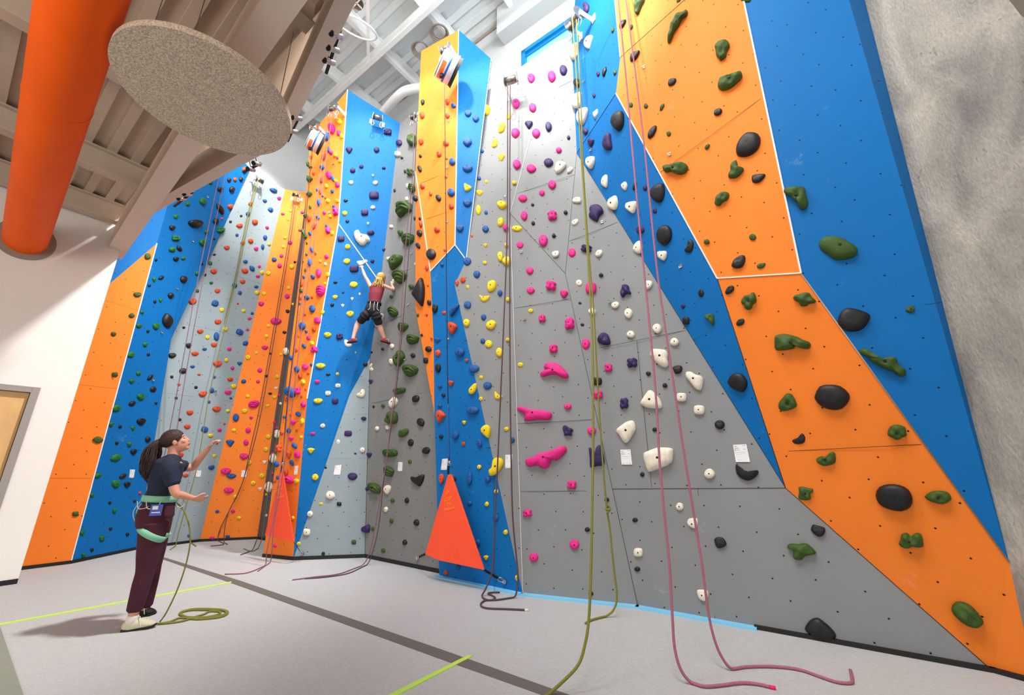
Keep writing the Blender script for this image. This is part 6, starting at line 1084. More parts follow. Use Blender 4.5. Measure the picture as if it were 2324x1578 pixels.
PLAB = dict(orange_left='tall orange climbing panel tapering to a point beside the white wall', blue_corner='blue climbing panel corner above the pointed orange panel, by the white wall',
 blue_left='tall blue climbing panel between pointed orange panel and pale grey panel', lgrey_left='tall pale grey climbing panel in the left bay, right of the tall blue panel',
 orange_mid='tall orange climbing panel in the far corner of the left bay', strip='narrow dark grey climbing panel in the corner left of the left tower',
 t1_low='lowest orange facet of the left tower, behind the smaller orange gate', t1_mid='middle orange facet on the front of the left tower', t1_top='top orange facet on the front of the left tower, crowded with holds',
 t1_blue_top='upper blue face of the left tower with one steel drum anchor', t1_blue_low='lower blue face of the left tower tapering to the floor',
 lgrey_mid='pale grey climbing panel at the foot of the left tower', grey_rec='grey climbing panel recessed between the two towers, with ridged green holds',
 t2_orange='upper orange front of the middle tower under the auto belay', t2_blue_r='upper blue side of the middle tower, pointed at the top', t2_side='narrow orange side facet on the left of the middle tower',
 t2_blue_mid='blue wedge facet halfway up the middle tower, below its orange front', t2_blue_low='lower blue facet of the middle tower behind the large orange gate',
 c_left='tall grey climbing panel just right of the middle tower with many yellow holds', c_tri='upper grey triangular climbing panel pointing down, with pink holds',
 c_mid='grey climbing panel with three long pink holds', c_right='grey climbing panel with large cream white holds, left of the blue band', c_low='lowest grey climbing panel at right, ending in a long point',
 r_blue_top='upper blue facet left of the large orange panel, under the window side', r_blue_low='long blue band running diagonally down to a point between grey and orange',
 r_or_tip='top left corner facet of the large upper orange panel', r_or_top='large upper orange climbing panel with dark green holds', r_or_low='large lower orange climbing panel sweeping down to the right corner',
 r_blue_big='large nearly bare blue climbing panel beside the concrete wall', r_blue_side='narrow blue edge facet of the big blue panel touching the concrete')
PO = {}
for f in FN:
    c, n, u, v = frame(f); P3 = [Vector(P3D[k]) if f in SHARED else on_facet(f, *V[k]) for k in FC[f].split()]
    bm = NB(); prism(bm, P3, -n*.045)
    if f in SHARED: bmesh.ops.triangulate(bm, faces=[x for x in bm.faces if len(x.verts) > 4], ngon_method='EAR_CLIP')
    uvl = bm.loops.layers.uv.new('UVMap')
    for fa in bm.faces:
        for l in fa.loops: d = l.vert.co - c; l[uvl].uv = (d.dot(u)+20, d.dot(v)+20)
    PO[f] = tag(obj('climbing_board', bm, PAINT[f]), PLAB[f], 'climbing wall board', 'painted plywood panels of the climbing wall')
def strip_on(f, a, b, w, h, mname, name, par):
    c, n = pl(f); N_ = 10; P = [on_facet(f, a[0]+(b[0]-a[0])*i/N_, a[1]+(b[1]-a[1])*i/N_) for i in range(N_+1)]; bm = NB()
    for p, q in zip(P, P[1:]):
        t = (q-p).normalized(); box(bm, (p+q)/2 + n*(h/2-.002), t, n.cross(t), n, (q-p).length*1.01, w, h)
    return obj(name, bm, mname, par)
SEAMS = [('r_blue_big', (1708, 123), (1924, 5)), ('r_blue_big', (1753, 325), (1980, 229)), ('r_blue_big', (1935, 753), (2104, 722)), ('r_blue_side', (1983, 189), (2005, 180)), ('r_blue_side', (2100, 692), (2137, 686)),
 ('r_or_top', (1496, 393), (1726, 224)), ('r_or_low', (1757, 1026), (2091, 1009)), ('r_blue_low', (1420, 526), (1500, 409)), ('r_blue_low', (1572, 773), (1655, 727)), ('r_blue_top', (1325, 205), (1399, 45)),
 ('t1_blue_top', (784, 311), (902, 345)), ('t1_blue_top', (773, 462), (888, 491)), ('t1_blue_low', (745, 651), (866, 663)), ('t1_blue_low', (699, 941), (757, 941)), ('t1_blue_low', (685, 1041), (730, 1041)),
 ('lgrey_mid', (757, 941), (834, 941)), ('lgrey_mid', (730, 1041), (833, 1041)), ('grey_rec', (872, 734), (941, 703)), ('grey_rec', (887, 624), (941, 608)), ('grey_rec', (836, 917), (976, 889)), ('grey_rec', (833, 1121), (992, 1121)),
 ('t2_orange', (952, 417), (1035, 383)), ('t2_orange', (966, 497), (1034, 476)), ('t2_blue_r', (1036, 309), (1091, 300)), ('t2_blue_r', (1036, 398), (1080, 390)), ('t2_blue_r', (1041, 148), (1113, 135)),
 ('t2_side', (945, 581), (966, 552)), ('t2_blue_low', (986, 793), (1060, 772)), ('t2_blue_low', (992, 1025), (1114, 1016)), ('c_left', (1066, 530), (1156, 490)), ('c_left', (1062, 581), (1160, 545)),
 ('c_left', (1062, 768), (1166, 742)), ('c_left', (1116, 1015), (1174, 1012)), ('c_left', (1118, 769), (1122, 1350)), ('c_tri', (1232, 215), (1300, 182)), ('c_tri', (1171, 440), (1304, 396)), ('c_mid', (1167, 700), (1296, 678)),
 ('c_mid', (1175, 962), (1354, 952)), ('c_mid', (1181, 1116), (1388, 1114)), ('c_right', (1290, 548), (1403, 504)), ('c_right', (1360, 790), (1556, 750)), ('c_right', (1445, 773), (1479, 1107)), ('c_low', (1583, 1109), (1624, 1411)),
 ('lgrey_left', (404, 733), (500, 752)), ('lgrey_left', (500, 752), (564, 770)), ('lgrey_left', (363, 891), (530, 912)), ('lgrey_left', (473, 605), (600, 647)), ('orange_mid', (566, 770), (650, 772)), ('orange_mid', (533, 905), (628, 910)),
 ('orange_mid', (495, 1060), (605, 1060)), ('orange_mid', (624, 528), (683, 535)), ('orange_left', (233, 680), (314, 705)), ('orange_left', (176, 873), (266, 883)), ('orange_left', (106, 1086), (207, 1086)),
 ('blue_left', (325, 678), (371, 708)), ('blue_left', (430, 450), (512, 506)), ('blue_left', (289, 850), (345, 868)), ('t1_low', (613, 1112), (680, 1112)), ('t1_mid', (683, 852), (714, 838)), ('t1_mid', (731, 628), (751, 610))]
for f, a, b in SEAMS: strip_on(f, a, b, .0035, .002, 'black', 'seam', PO[f])
JOINTS = [('c_mid', 'n2', 'n5'), ('c_tri', 'n5', 'n4'), ('c_mid', 'n5', 'n6'), ('c_mid', 'n6', 'n7'), ('c_low', 'n6', 'r1'), ('r_blue_low', 'n4', 's4'), ('r_or_top', 's3', 's7'), ('grey_rec', 'g3', 'g5'), ('c_low', 'r1', 'r2'), ('r_or_low', 's9', 's10'), ('c_right', 'n4', 'r1'), ('r_blue_low', 's5', 'r1'), ('lgrey_left', 'b3', 'b2'), ('t1_blue_low', 'g2', 'g3')]
for f, a, b in JOINTS: strip_on(f, V[a][:2], V[b][:2], .004, .006, 'black', 'seam', PO[f])
EDGES = [('t1_top', 'e4', 'e7', .016), ('t1_mid', 'e7', 'e5', .016), ('t1_blue_low', 'e7', 'g2', .016), ('t2_orange', 'm1', 'm5', .016), ('t2_blue_mid', 'm5', 'm7', .014), ('t2_blue_mid', 'm4', 'm5', .012), ('t2_side', 'm3', 'm4', .014),
 ('r_or_top', 's5', 's9', .012), ('r_or_top', 's9', 's8', .014), ('r_blue_low', 's4', 's5', .012), ('r_or_tip', 's2', 's3', .012), ('orange_left', 'a2', 'a4', .014), ('c_tri', 'n1', 'n2', .004), ('c_left', 'n2', 'm11', .005), ('t2_blue_r', 'm6', 'm7', .010), ('r_or_low', 's9', 's10', .008)]
for f, a, b, w in EDGES: strip_on(f, V[a][:2], V[b][:2], w, .010, 'trim_white' if b != 's10' else 'drum_steel', 'edge_trim', PO[f])
# ---------------------------------------------------------------- climbing holds
random.seed(3)
def hold_bm(bm, kind, pts, M, mi=0, small=False):
    pts = [(a/1000, b/1000) for a, b in pts]
    A = abs(sum(pts[i-1][0]*pts[i][1]-pts[i][0]*pts[i-1][1] for i in range(len(pts))))/2
    s = math.sqrt(A); k = (5 if kind == 'x' else 2) if not small else 1
    Q = catmull([(a, b, 0) for a, b in pts], k, True)
    xs = [q.x for q in Q]; ys = [q.y for q in Q]; cx = sum(xs)/len(xs); cy = sum(ys)/len(ys)
    H = {'r': .42, 'e': .38, 'j': .46, 't': .42, 'c': .34, 's': .38, 'x': .5, 'l': .45, 'b': .34, 'p': .4}[kind]*s
    H = min(H, .19)
    ph = random.uniform(0, 6)
    prof = [(.93, -.026/H), (1, .12), (.97, .42), (.86, .7), (.66, .9), (.42, .99), (.2, 1.0)] if not small else [(.96, -.002/H), (1, .2), (.82, .72), (.42, 1.0)]
    if kind in 'xl' and not small: prof = [(.93, -.026/H), (1, .12), (.97, .42), (.88, .68), (.76, .82), (.64, .9), (.52, .95), (.4, .99), (.28, 1.0), (.14, 1.0)]
    if kind == 'x' and not small: prof = [(.93, -.026/H)] + [(math.cos(a_*PI/2)**.75 if a_ < 1 else .05, math.sin(a_*PI/2)**.8) for a_ in [.06+.94*i/17 for i in range(18)]]
    lx = random.uniform(-.08, .08)*s; ly = {'j': .10, 'e': -.05, 't': .12, 'x': .10, 'b': .05}.get(kind, .0)*s
    rings = []
    for (sc, h) in prof:
        R = []
        for i, q in enumerate(Q):
            x = cx + (q.x-cx)*sc + lx*h; y = cy + (q.y-cy)*sc + ly*h; z = H*h
            if h > .3:
                if kind == 'x': z *= 1 + .13*math.sin(((x-cx)**2*.9/s + (y-cy))*2*PI/(s*.27)+ph)
                elif kind in 'lp': z *= 1 + .22*math.sin(x*13/s*.6+ph)*math.cos(y*11/s*.6+ph*1.7)
                elif kind == 'j' and sc < .7: z *= .88
                elif kind == 'e': z *= 1 + .06*math.sin(x*7/s+ph)
            if kind in 'ejr' and not small and sc < .8 and y > cy: z *= 1-.30*min(1, (y-cy)/(s*.22))*min(1, (.8-sc)/.3)
            R.append(bm.verts.new(M @ Vector((x, y, z))))
        rings.append(R)
    n = len(Q)
    for a, b in zip(rings, rings[1:]):
        for i in range(n):
            fa = bm.faces.new([a[i-1], a[i], b[i], b[i-1]]); fa.material_index = mi; fa.smooth = True
    fa = bm.faces.new(rings[-1]); fa.material_index = mi; fa.smooth = True
    top = prof[-1][1]*H*(.88 if kind == 'j' else 1)
    return Vector((cx+lx, cy+ly, top)), s
rest = NB(); cols = list(HC)
for li, line in enumerate(HOLDS.strip().split('\n')):
    body, _, lab = line.partition(';'); fi, col, kind, u0, v0, rest_s = body.split(' ', 5)
    pts = [tuple(map(float, p.split())) for p in rest_s.split(',')]
    c, n, u, v = frame(FN[int(fi)])
    p0 = c + u*float(u0)/1000 + v*float(v0)/1000
    M = Matrix(((u.x, v.x, n.x, p0.x), (u.y, v.y, n.y, p0.y), (u.z, v.z, n.z, p0.z), (0, 0, 0, 1)))
    if lab:
        bm = NB(); top, s = hold_bm(bm, kind, pts, Matrix())
        bmesh.ops.recalc_face_normals(bm, faces=bm.faces)
        me = bpy.data.meshes.new('climbing_hold'); bm.to_mesh(me); bm.free(); me.materials.append(MT['resin_'+col])
        for q in me.polygons: q.use_smooth = True
        o = bpy.data.objects.new('climbing_hold', me); C.objects.link(o); o.matrix_basis = M
        tag(o, lab, 'climbing hold', 'climbing holds bolted to the wall')
        rb = max(.007, min(.013, s*.075)); bm = NB()
        cyl(bm, (top.x, top.y, top.z-.012), (top.x, top.y, top.z+.0015), rb, n=10)
        me = bpy.data.meshes.new('bolt'); bm.to_mesh(me); bm.free(); me.materials.append(MT['bolt'])
        b = bpy.data.objects.new('bolt', me); C.objects.link(b); b.parent = o
    else:
        top, s = hold_bm(rest, kind, pts, M, cols.index(col), True)
        rb = max(.005, s*.09); k0 = len(rest.faces); cyl(rest, M @ Vector((top.x, top.y, top.z-.01)), M @ Vector((top.x, top.y, top.z+.001)), rb, n=8)
        rest.faces.ensure_lookup_table()
        for fa in rest.faces[k0:]: fa.material_index = len(cols)
me = bpy.data.meshes.new('small_climbing_holds'); rest.to_mesh(me); rest.free()
for k in cols: me.materials.append(MT['resin_'+k])
me.materials.append(MT['bolt'])
o = bpy.data.objects.new('small_climbing_holds', me); C.objects.link(o)
tag(o, 'many small coloured footholds and grips scattered across all the climbing panels', 'small climbing holds', kind='stuff')
# ---------------------------------------------------------------- room shell
bm = NB(); prism(bm, [(-14, -8, 0), (9, -8, 0), (9, 14, 0), (-14, 14, 0)], (0, 0, -.1)); struct('floor', bm, 'carpet')
bm = NB(); prism(bm, [on_floor(-60, 1395), on_floor(0, 1425), on_floor(52, 1578), on_floor(70, 1640), on_floor(-400, 1640), on_floor(-400, 1395)], (0, 0, .006)); struct('trim_5', bm, 'mat_green')
AW = 7.93
def on_left_wall(px, py): return on_plane(px, py, DA*AW, DA)
pc = on_left_wall(94, 880); dz = pc.z; dB = pc.dot(DB)          # outer top corner of the door frame
DWW = 1.05; OB = dB - .07; OT = dz - .07
bm = NB()
def wb(bm, a0, a1, b0, b1, z0, z1): box(bm, AB((a0+a1)/2, (b0+b1)/2, (z0+z1)/2), DA, DB, (0, 0, 1), a1-a0, b1-b0, z1-z0)
cB = on_floor(38, 1325).dot(DB)
wb(bm, AW, 8.9, OB, cB, 0, 10.6); wb(bm, AW, 8.9, OB-DWW, OB, OT, 10.6); wb(bm, AW, 8.9, -8, OB-DWW, 0, 10.6)
struct('wall_left', bm, 'white_paint')
bm = NB(); wb(bm, AW-.012, AW, OB, cB, 0, .055); struct('baseboard_left', bm, 'black')
# door
bm = NB()
wb(bm, AW-.02, AW+.12, OB-.005, OB+.065, 0, OT+.065); wb(bm, AW-.02, AW+.12, OB-DWW-.065, OB-DWW+.005, 0, OT+.065); wb(bm, AW-.02, AW+.12, OB-DWW, OB, OT-.005, OT+.065)
fr = struct('door_1', bm, 'door_frame')
bm = NB(); wb(bm, AW+.04, AW+.085, OB-DWW+.01, OB-.01, .01, OT-.01); obj('door_leaf', bm, 'door_wood', fr)
bm = NB(); h0 = AB(AW+.02, OB-DWW+.08, 1.0); cyl(bm, h0+DA*.03, h0-DA*.04, .012); beam(bm, h0-DA*.04, h0-DA*.04+DB*.11, .014, .018); obj('door_handle', bm, 'steel', fr, True)
# far wall, back wall with window, high ceiling
bm = NB(); wb(bm, 9.9, 10.1, -3, 5.2, 0, 10.6); struct('wall_far', bm, 'back_wall')
BW = 5.0; WA1 = 3.33; WA0 = .6; WZ1 = 9.25; WZ0 = 7.9
def on_back(px, py): return on_plane(px, py, DB*BW, DB)
q = on_back(1184, 118); WA1 = q.dot(DA); WZ1 = q.z
bm = NB(); wb(bm, -5, WA0, BW, BW+.3, 0, 10.6); wb(bm, WA1, 9.9, BW, BW+.3, 0, 10.6); wb(bm, WA0, WA1, BW, BW+.3, 0, WZ0); wb(bm, WA0, WA1, BW, BW+.3, WZ1, 10.6)
struct('wall_back', bm, 'back_wall')
bm = NB(); fw = .09
wb(bm, WA0, WA1, BW-.02, BW+.1, WZ1-fw, WZ1); wb(bm, WA0, WA1, BW-.02, BW+.1, WZ0, WZ0+fw); wb(bm, WA0, WA0+fw, BW-.02, BW+.1, WZ0, WZ1); wb(bm, WA1-fw, WA1, BW-.02, BW+.1, WZ0, WZ1)
w = struct('window_1', bm, 'frame_blue')
bm = NB(); wb(bm, WA0+fw, WA1-fw, BW+.05, BW+.06, WZ0+fw, WZ1-fw); obj('pane', bm, 'pane', w)
bm = NB(); wb(bm, WA0+fw, WA1-fw, BW+.01, BW+.04, WZ1-.17, WZ1-.14); obj('glazing_bar', bm, 'frame_blue', w)
bm = NB(); wb(bm, -5, 3.75, BW-.28, BW, 9.75, 10.5); struct('trim_6', bm, 'back_wall')
bm = NB(); wb(bm, -5, 9.9, BW-.03, BW, 10.42, 10.5); struct('trim_7', bm, 'flange_grey')
bm = NB(); wb(bm, -9, 10.1, -8, 5.3, 10.6, 10.75)
for i in range(44): wb(bm, -9, 9.9, -8+i*.3, -8+i*.3+.13, 10.53, 10.6)
hc = struct('ceiling', bm, 'deck_light')
for i in range(11):
    a = 9.2 - i*1.45; bm = NB(); wb(bm, a-.045, a+.045, -3, 5.0, 10.22, 10.3); wb(bm, a-.012, a+.012, -3, 5.0, 10.3, 10.53); wb(bm, a-.045, a+.045, -3, 5.0, 10.5, 10.53); obj('joist', bm, 'joist_light', hc)
for b in (3.7, 2.1, .5):
    bm = NB(); wb(bm, -6, 9.9, b-.045, b+.045, 9.95, 9.98); wb(bm, -6, 9.9, b-.015, b+.015, 9.98, 10.2); wb(bm, -6, 9.9, b-.045, b+.045, 10.2, 10.23); obj('girder', bm, 'joist_light', hc)
for a0, b0, a1, b1 in ((6.6, 3.7, 4.4, 2.1), (3.6, 3.7, 5.1, 2.1), (2.4, 2.1, 4.0, .5)):
    bm = NB(); beam(bm, AB(a0, b0, 9.98), AB(a1, b1, 9.98), .06, .06); obj('brace', bm, 'joist_light', hc)
# low ceiling on the left: deck, joists, cream beams, sloping edge of two straight runs
ZL = 4.6
E1 = at_z(635, 313, ZL); E0 = at_z(784, 0, ZL); E2 = at_z(340, 477, ZL)
E0x = E1 + (E0-E1)*2.4
r = ray(262, 584); E2x = EYE + r*(AW/r.dot(DA)); E2x.z = ZL
S = Vector((0, 0, 1))
def dk(p, z): return Vector((p.x, p.y, z))
bm = NB()
cA = AB(AW, -8, 5.12); cN = AB(-6, -8, 5.12)
prism(bm, [dk(E0x, 5.12), dk(E1, 5.12), dk(E2, 5.12), dk(E2x, 5.12), cA, cN], (0, 0, .1)); lowc = struct('ceiling_left', bm, 'deck_dark')
for i in range(34):       # ribs of the steel deck, running towards the left wall
    b = -6.2 + i*.22
    # clip at the edge line by A
    def amin(b):
        best = None
        for p, q2 in ((E0x, E1), (E1, E2), (E2, E2x)):
            b0, b1 = p.dot(DB), q2.dot(DB)
            if min(b0, b1) <= b <= max(b0, b1):
                t = (b-b0)/(b1-b0); a = (p+(q2-p)*t).dot(DA); best = a if best is None else min(best, a)
        return best
    a = amin(b)
    if a is None: a = -4 if b < E0x.dot(DB) else None
    if a is None or a > AW-.2: continue
    bm2 = NB(); wb(bm2, a, AW, b, b+.09, 5.07, 5.12); obj('deck_rib', bm2, 'deck_dark', lowc)
for a in (7.75, 6.45, 4.62, 2.75, .9, -1.0):
    # joists stop at the edge
    bmax = None
    for p, q2 in ((E0x, E1), (E1, E2), (E2, E2x)):
        a0, a1 = p.dot(DA), q2.dot(DA)
        if min(a0, a1) <= a <= max(a0, a1): t = (a-a0)/(a1-a0); bmax = (p+(q2-p)*t).dot(DB)
    if bmax is None: continue
    bm = NB(); wb(bm, a-.07, a+.07, -7, bmax-.1, 4.78, 4.80); wb(bm, a-.012, a+.012, -7, bmax-.1, 4.8, 5.05); wb(bm, a-.07, a+.07, -7, bmax-.1, 5.05, 5.07); obj('joist', bm, 'deck_dark', lowc)
p, q = at_z(645, 0, 4.45), at_z(256, 583, 4.45); p = p + (p-q)*.5
bm = NB(); beam(bm, p, q, .20, .36); tag(obj('ceiling_beam', bm, 'beam_cream'), 'wide cream steel beam crossing the low ceiling to the white wall, passing behind the round panel', 'beam', 'cream beams of the low ceiling')
bm = NB(); beam(bm, dk(E0x, ZL), dk(E1, ZL), .12, .38); tag(obj('ceiling_beam', bm, 'beam_cream'), 'cream edge beam of the low ceiling running overhead from the round panel', 'beam', 'cream beams of the low ceiling')
bm = NB(); beam(bm, dk(E1, ZL), dk(E2, ZL), .12, .38); tag(obj('ceiling_beam', bm, 'beam_cream'), 'cream edge beam of the low ceiling cutting across the tall blue panel', 'beam', 'cream beams of the low ceiling')
# round acoustic panel under the low ceiling
zc = 4.1; ctr = (at_z(265, 122, zc)+at_z(648, 300, zc)+at_z(402, 80, zc)+at_z(520, 356, zc))/4; rad = .5*((at_z(265, 122, zc)-at_z(648, 300, zc)).length/2+(at_z(402, 80, zc)-at_z(520, 356, zc)).length/2)*1.03
dsc = empty('acoustic_panel', ctr); tag(dsc, 'round speckled beige acoustic panel hanging flat under the low ceiling', 'acoustic panel')
bm = NB(); cyl(bm, ctr, ctr+S*.05, rad, n=96); obj('disc', bm, 'acoustic', dsc)
for k in range(4):
    d = Vector((math.cos(k*PI/2+.4), math.sin(k*PI/2+.4), 0))*rad*.8; bm = NB(); cyl(bm, ctr+d+S*.05, ctr+d+S*1.0, .003, n=6); obj('hanger_wire', bm, 'drum_steel', dsc)
# orange duct into the left wall
r = ray(187, 0); pn = EYE + r*(2.95/1014); r = ray(58, 545); pf = EYE + r*(AW/r.dot(DA)); pnn = pn + (pn-pf)*.45
du = empty('duct', pf); tag(du, 'large orange round duct running along the low ceiling into the white wall', 'duct')
bm = NB(); cyl(bm, pnn, pf+(pf-pn).normalized()*.1, .2, n=48, cap=False); obj('pipe', bm, 'duct_orange', du, True)
dd = (pf-pn).normalized()
for t in (.47,): bm = NB(); cyl(bm, pn+(pf-pn)*t*.55, pn+(pf-pn)*t*.55+dd*.012, .2035, n=48); obj('joint_ring', bm, 'duct_orange', du, True)
bm = NB(); cyl(bm, pf-DA*.03, pf+DA*.0, .27, n=48); obj('wall_flange', bm, 'flange_grey', du)
# concrete-look wall at right
def EYEP(k, f=None):
    for g in FN:
        if k in FC[g].split(): return on_facet(g, *V[k])
s14, s10, s11 = EYEP('s14'), EYEP('s10'), EYEP('s11')
bm = NB(); up = s14 + (s14-s10)*.45
prism(bm, [s11+Vector((0, .02, 0)), (3.55, .9, 0), (3.56, 1.55, 3.0), (3.55, 2.03, 4.35), (3.56, 2.2, 6.0), (3.6, 2.4, 8.2), up, s14, s10], (.5, .25, 0))
bmesh.ops.triangulate(bm, faces=bm.faces); struct('wall_right', bm, 'concrete')
bm = NB(); box(bm, (4.6, 1.0, 5), (1, 0, 0), (0, 1, 0), S, .2, 6, 10); struct('wall_right_outer', bm, 'flange_grey')
# skirting along the foot of the climbing wall
def foot(px, py): return on_floor(px, py)
def skirting(name, pts, m, h, dpt):
    bm = NB()
    for a, b in zip(pts, pts[1:]):
        t = (b-a).normalized(); nn = Vector((t.y, -t.x, 0)); nn = nn if nn.dot(a-EYE) < 0 else -nn
        prism(bm, [a-t*.01, b+t*.01, b+t*.01+nn*dpt, a-t*.01+nn*dpt], (0, 0, h))
    struct(name, bm, m)
skirting('trim_1', [foot(*V[k][:2]) for k in ('a1', 'a2', 'b1', 'c1', 'd1', 'd3')], 'black', .045, .012)
skirting('trim_2', [foot(*V[k][:2]) for k in ('e1', 'e2', 'g5', 'k5')], 'black', .05, .012)
mid = foot(*V['n7'][:2]).lerp(foot(*V['r2'][:2]), .42)
skirting('trim_3', [foot(*V['m10'][:2]), foot(*V['m11'][:2]), foot(*V['n7'][:2]), mid], 'skirt_blue', .02, .07)
skirting('trim_shadow', [mid, foot(*V['r2'][:2]), foot(*V['s11'][:2])], 'black', .03, .03)  # black run paints in the shadow over the strip's right end
# tapes on the floor
def floor_quad(name, P, m, lab, cat, z=.003):
    bm = NB(); prism(bm, [on_floor(*p) for p in P], (0, 0, z)); return tag(obj(name, bm, m), lab, cat)
floor_quad('floor_tape', [(367, 1264), (550, 1320.5), (1000, 1474.7), (1290, 1578), (1400, 1617), (1330, 1617), (1228, 1578), (1000, 1497), (550, 1333), (369, 1270)], 'tape_dark', 'wide dark grey tape line running diagonally across the carpet', 'tape')
floor_quad('floor_tape', [(0, 1416.5), (525, 1321), (525, 1323.5), (0, 1420), (-80, 1436), (-80, 1432)], 'tape_green', 'thin lime green line on the carpet behind the standing climber', 'tape', .005)
floor_quad('floor_tape', [(1062, 1489), (1073, 1491), (905, 1578), (870, 1596), (850, 1596), (885, 1578)], 'tape_green', 'short wide lime green tape crossing the dark tape line', 'tape', .006)
# high bay fittings
def torus(bm, c, n, R, r, k=32): 
    n = Vector(n).normalized(); a = n.orthogonal().normalized(); b2 = n.cross(a)
    tube(bm, [Vector(c)+(a*math.cos(2*PI*i/k)+b2*math.sin(2*PI*i/k))*R for i in range(k)], r, 8, 1, True)
c0 = at_z(808, 62, 9.75); bm = NB(); torus(bm, c0, (.3, -.5, 1), .40, .02); bmc = bm
tag(obj('conduit_loop', bm, 'joist_light', smooth=True), 'large loop of white cable conduit hanging under the bright high ceiling', 'conduit')
for (x, y), lb in (((955, 114), 'grey coiled hose ring under the ceiling, nearest the tower top corner'), ((997, 76), 'grey coiled hose ring under the ceiling, behind the tower peak')):
    e = empty('hose_coil', at_z(x, y, 10.1)); tag(e, lb, 'hose coil')
    for k2 in range(3):
        bm = NB(); torus(bm, at_z(x, y, 10.1)+S*(.03*k2), (0, 0, 1), .19-.025*k2, .016); obj('coil', bm, 'flange_grey', e, True)
bm = NB(); tube(bm, [at_z(838, 300, 9.5), at_z(868, 258, 9.5), at_z(900, 222, 9.5), at_z(925, 205, 9.55), at_z(975, 198, 9.6)], .10, 16, 6); tag(obj('ventilation_pipe', bm, 'joist_light', smooth=True), 'pale bent ventilation pipe between the two tower tops', 'pipe')
lm = at_z(809, 8, 9.9); e = empty('high_bay_lamp', lm); tag(e, 'round grey high bay lamp at the top edge above the conduit loop', 'lamp')
bm = NB(); cyl(bm, lm, lm+S*.25, .13, .07, n=28, cap=False); obj('housing', bm, 'flange_grey', e, True)
bm = NB(); beam(bm, lm-DA*.13, lm+DA*.13, .02, .02); beam(bm, lm-DB*.13, lm+DB*.13, .02, .02); obj('guard_cross', bm, 'white_metal', e)
# track spotlights hung from the edge beam of the low ceiling
SPOT = [(764, 80, 'topmost'), (757, 112, 'second'), (748, 140, 'third'), (674, 268, 'fourth'), (664, 298, 'fifth'), (583, 372, 'sixth'), (570, 385, 'seventh'), (426, 442, 'eighth'), (413, 452, 'ninth')]
OW = ['', 'second', 'third', 'fourth', 'fifth', 'sixth', 'seventh', 'eighth', 'ninth']
for i, (x, y, w_) in enumerate(SPOT):
    p = at_z(x, y, ZL+.02); e = empty('track_spotlight', p)
    tag(e, ('white track spotlight on the ceiling edge, the topmost of the row' if i == 0 else f'white track spotlight on the ceiling edge, {OW[i]} counting down from the top'), 'spotlight', 'track spotlights along the edge beam')
    aim = (Vector((.55, .75, .55)) if i < 5 else Vector((.15, .85, .5))).normalized()
    bm = NB(); cyl(bm, p-aim*.045, p+aim*.045, .024, .022, n=18); obj('housing', bm, 'steel', e, True)
    bm = NB(); cyl(bm, p-aim*.055, p-aim*.044, .025, n=18); obj('end_cap', bm, 'black', e)
    bm = NB(); cyl(bm, p, p+S*.10+Vector((-.02, -.03, 0)), .005, n=8); obj('bracket', bm, 'black', e)
for (a, b), lb in ((((772, 68), (740, 168)), 'black light track under the edge beam, beside the topmost spotlights'), (((680, 262), (652, 322)), 'black light track under the edge beam, just right of the round panel'), (((592, 372), (552, 392)), 'black light track at the top corner of the tall blue panel'), (((438, 436), (395, 470)), 'black light track halfway along the lower edge beam')):
    bm = NB(); beam(bm, at_z(*a, ZL-.03+.09), at_z(*b, ZL-.03+.09), .025, .02); tag(obj('light_track', bm, 'black'), lb, 'light track')
# ---------------------------------------------------------------- top anchors, belay devices, gates, cards, ropes
def oval(bm, c, up, side, h, w, r):
    P = [c + up*(h/2*math.cos(t)) + side*(w/2*math.sin(t)*(1.15 if math.cos(t) < 0 else .8)) for t in [2*PI*i/14 for i in range(14)]]
    tube(bm, P, r, 6, 1, True)
ANCH = {}
def drum_anchor(key, px, py, wpx, f, lab, off=.16, tilt=0.0):
    c, n, u, v = frame(f); p = on_facet(f, px, py, off); d = (p-EYE).length; W = wpx*d/911*.66; R = W*.36
    e = empty('top_anchor', p); tag(e, lab, 'rope anchor', 'steel drum anchors at the top of the climbing wall')
    bm = NB(); cyl(bm, p-u*W*.42, p+u*W*.42, R*.72, n=24); obj('drum', bm, 'drum_steel', e, True)
    for s in (-1, 1):
        bm = NB(); cyl(bm, p+u*s*W*.42, p+u*s*W*.46, R*1.15, n=28); obj('flange', bm, 'steel', e)
        bm = NB(); box(bm, p+u*s*W*.5-n*off/2, n, v, u, off, R*1.1, W*.03); box(bm, p+u*s*W*.6-n*(off-.008), u, v, n, W*.28, R*1.5, .012); obj('bracket', bm, 'white_metal', e)
        bm = NB(); q = p + u*s*W*.45 - v*R*2.0; oval(bm, q, v, u, R*1.9, R*.9, .006); obj('carabiner', bm, 'steel', e, True)
    ANCH[key] = (p, W); return e
drum_anchor('pale', 588, 409, 21, 'lgrey_left', 'steel drum anchor on the pale grey panel of the left bay, green rope over it')
drum_anchor('corner', 672, 443, 19, 'orange_mid', 'steel drum anchor near the top of the orange corner panel')
drum_anchor('t1a', 758, 245, 26, 't1_top', "steel drum anchor highest on the left tower's orange front", .2)
drum_anchor('t1b', 716, 292, 26, 't1_top', "steel drum anchor on the left tower right above its auto belay", .2)
drum_anchor('t1c', 857, 267, 28, 't1_blue_top', "steel drum anchor on the left tower's upper blue face")
drum_anchor('rec', 941, 262, 27, 'grey_rec', 'steel drum anchor in the grey recess left of the middle tower', .25)
drum_anchor('t2', 1012, 112, 32, 't2_orange', "steel drum anchor on the middle tower's orange front, above the auto belay", .25)
drum_anchor('c', 1160, 182, 42, 'c_left', 'steel drum anchor on the bright grey panel below the window', .3)
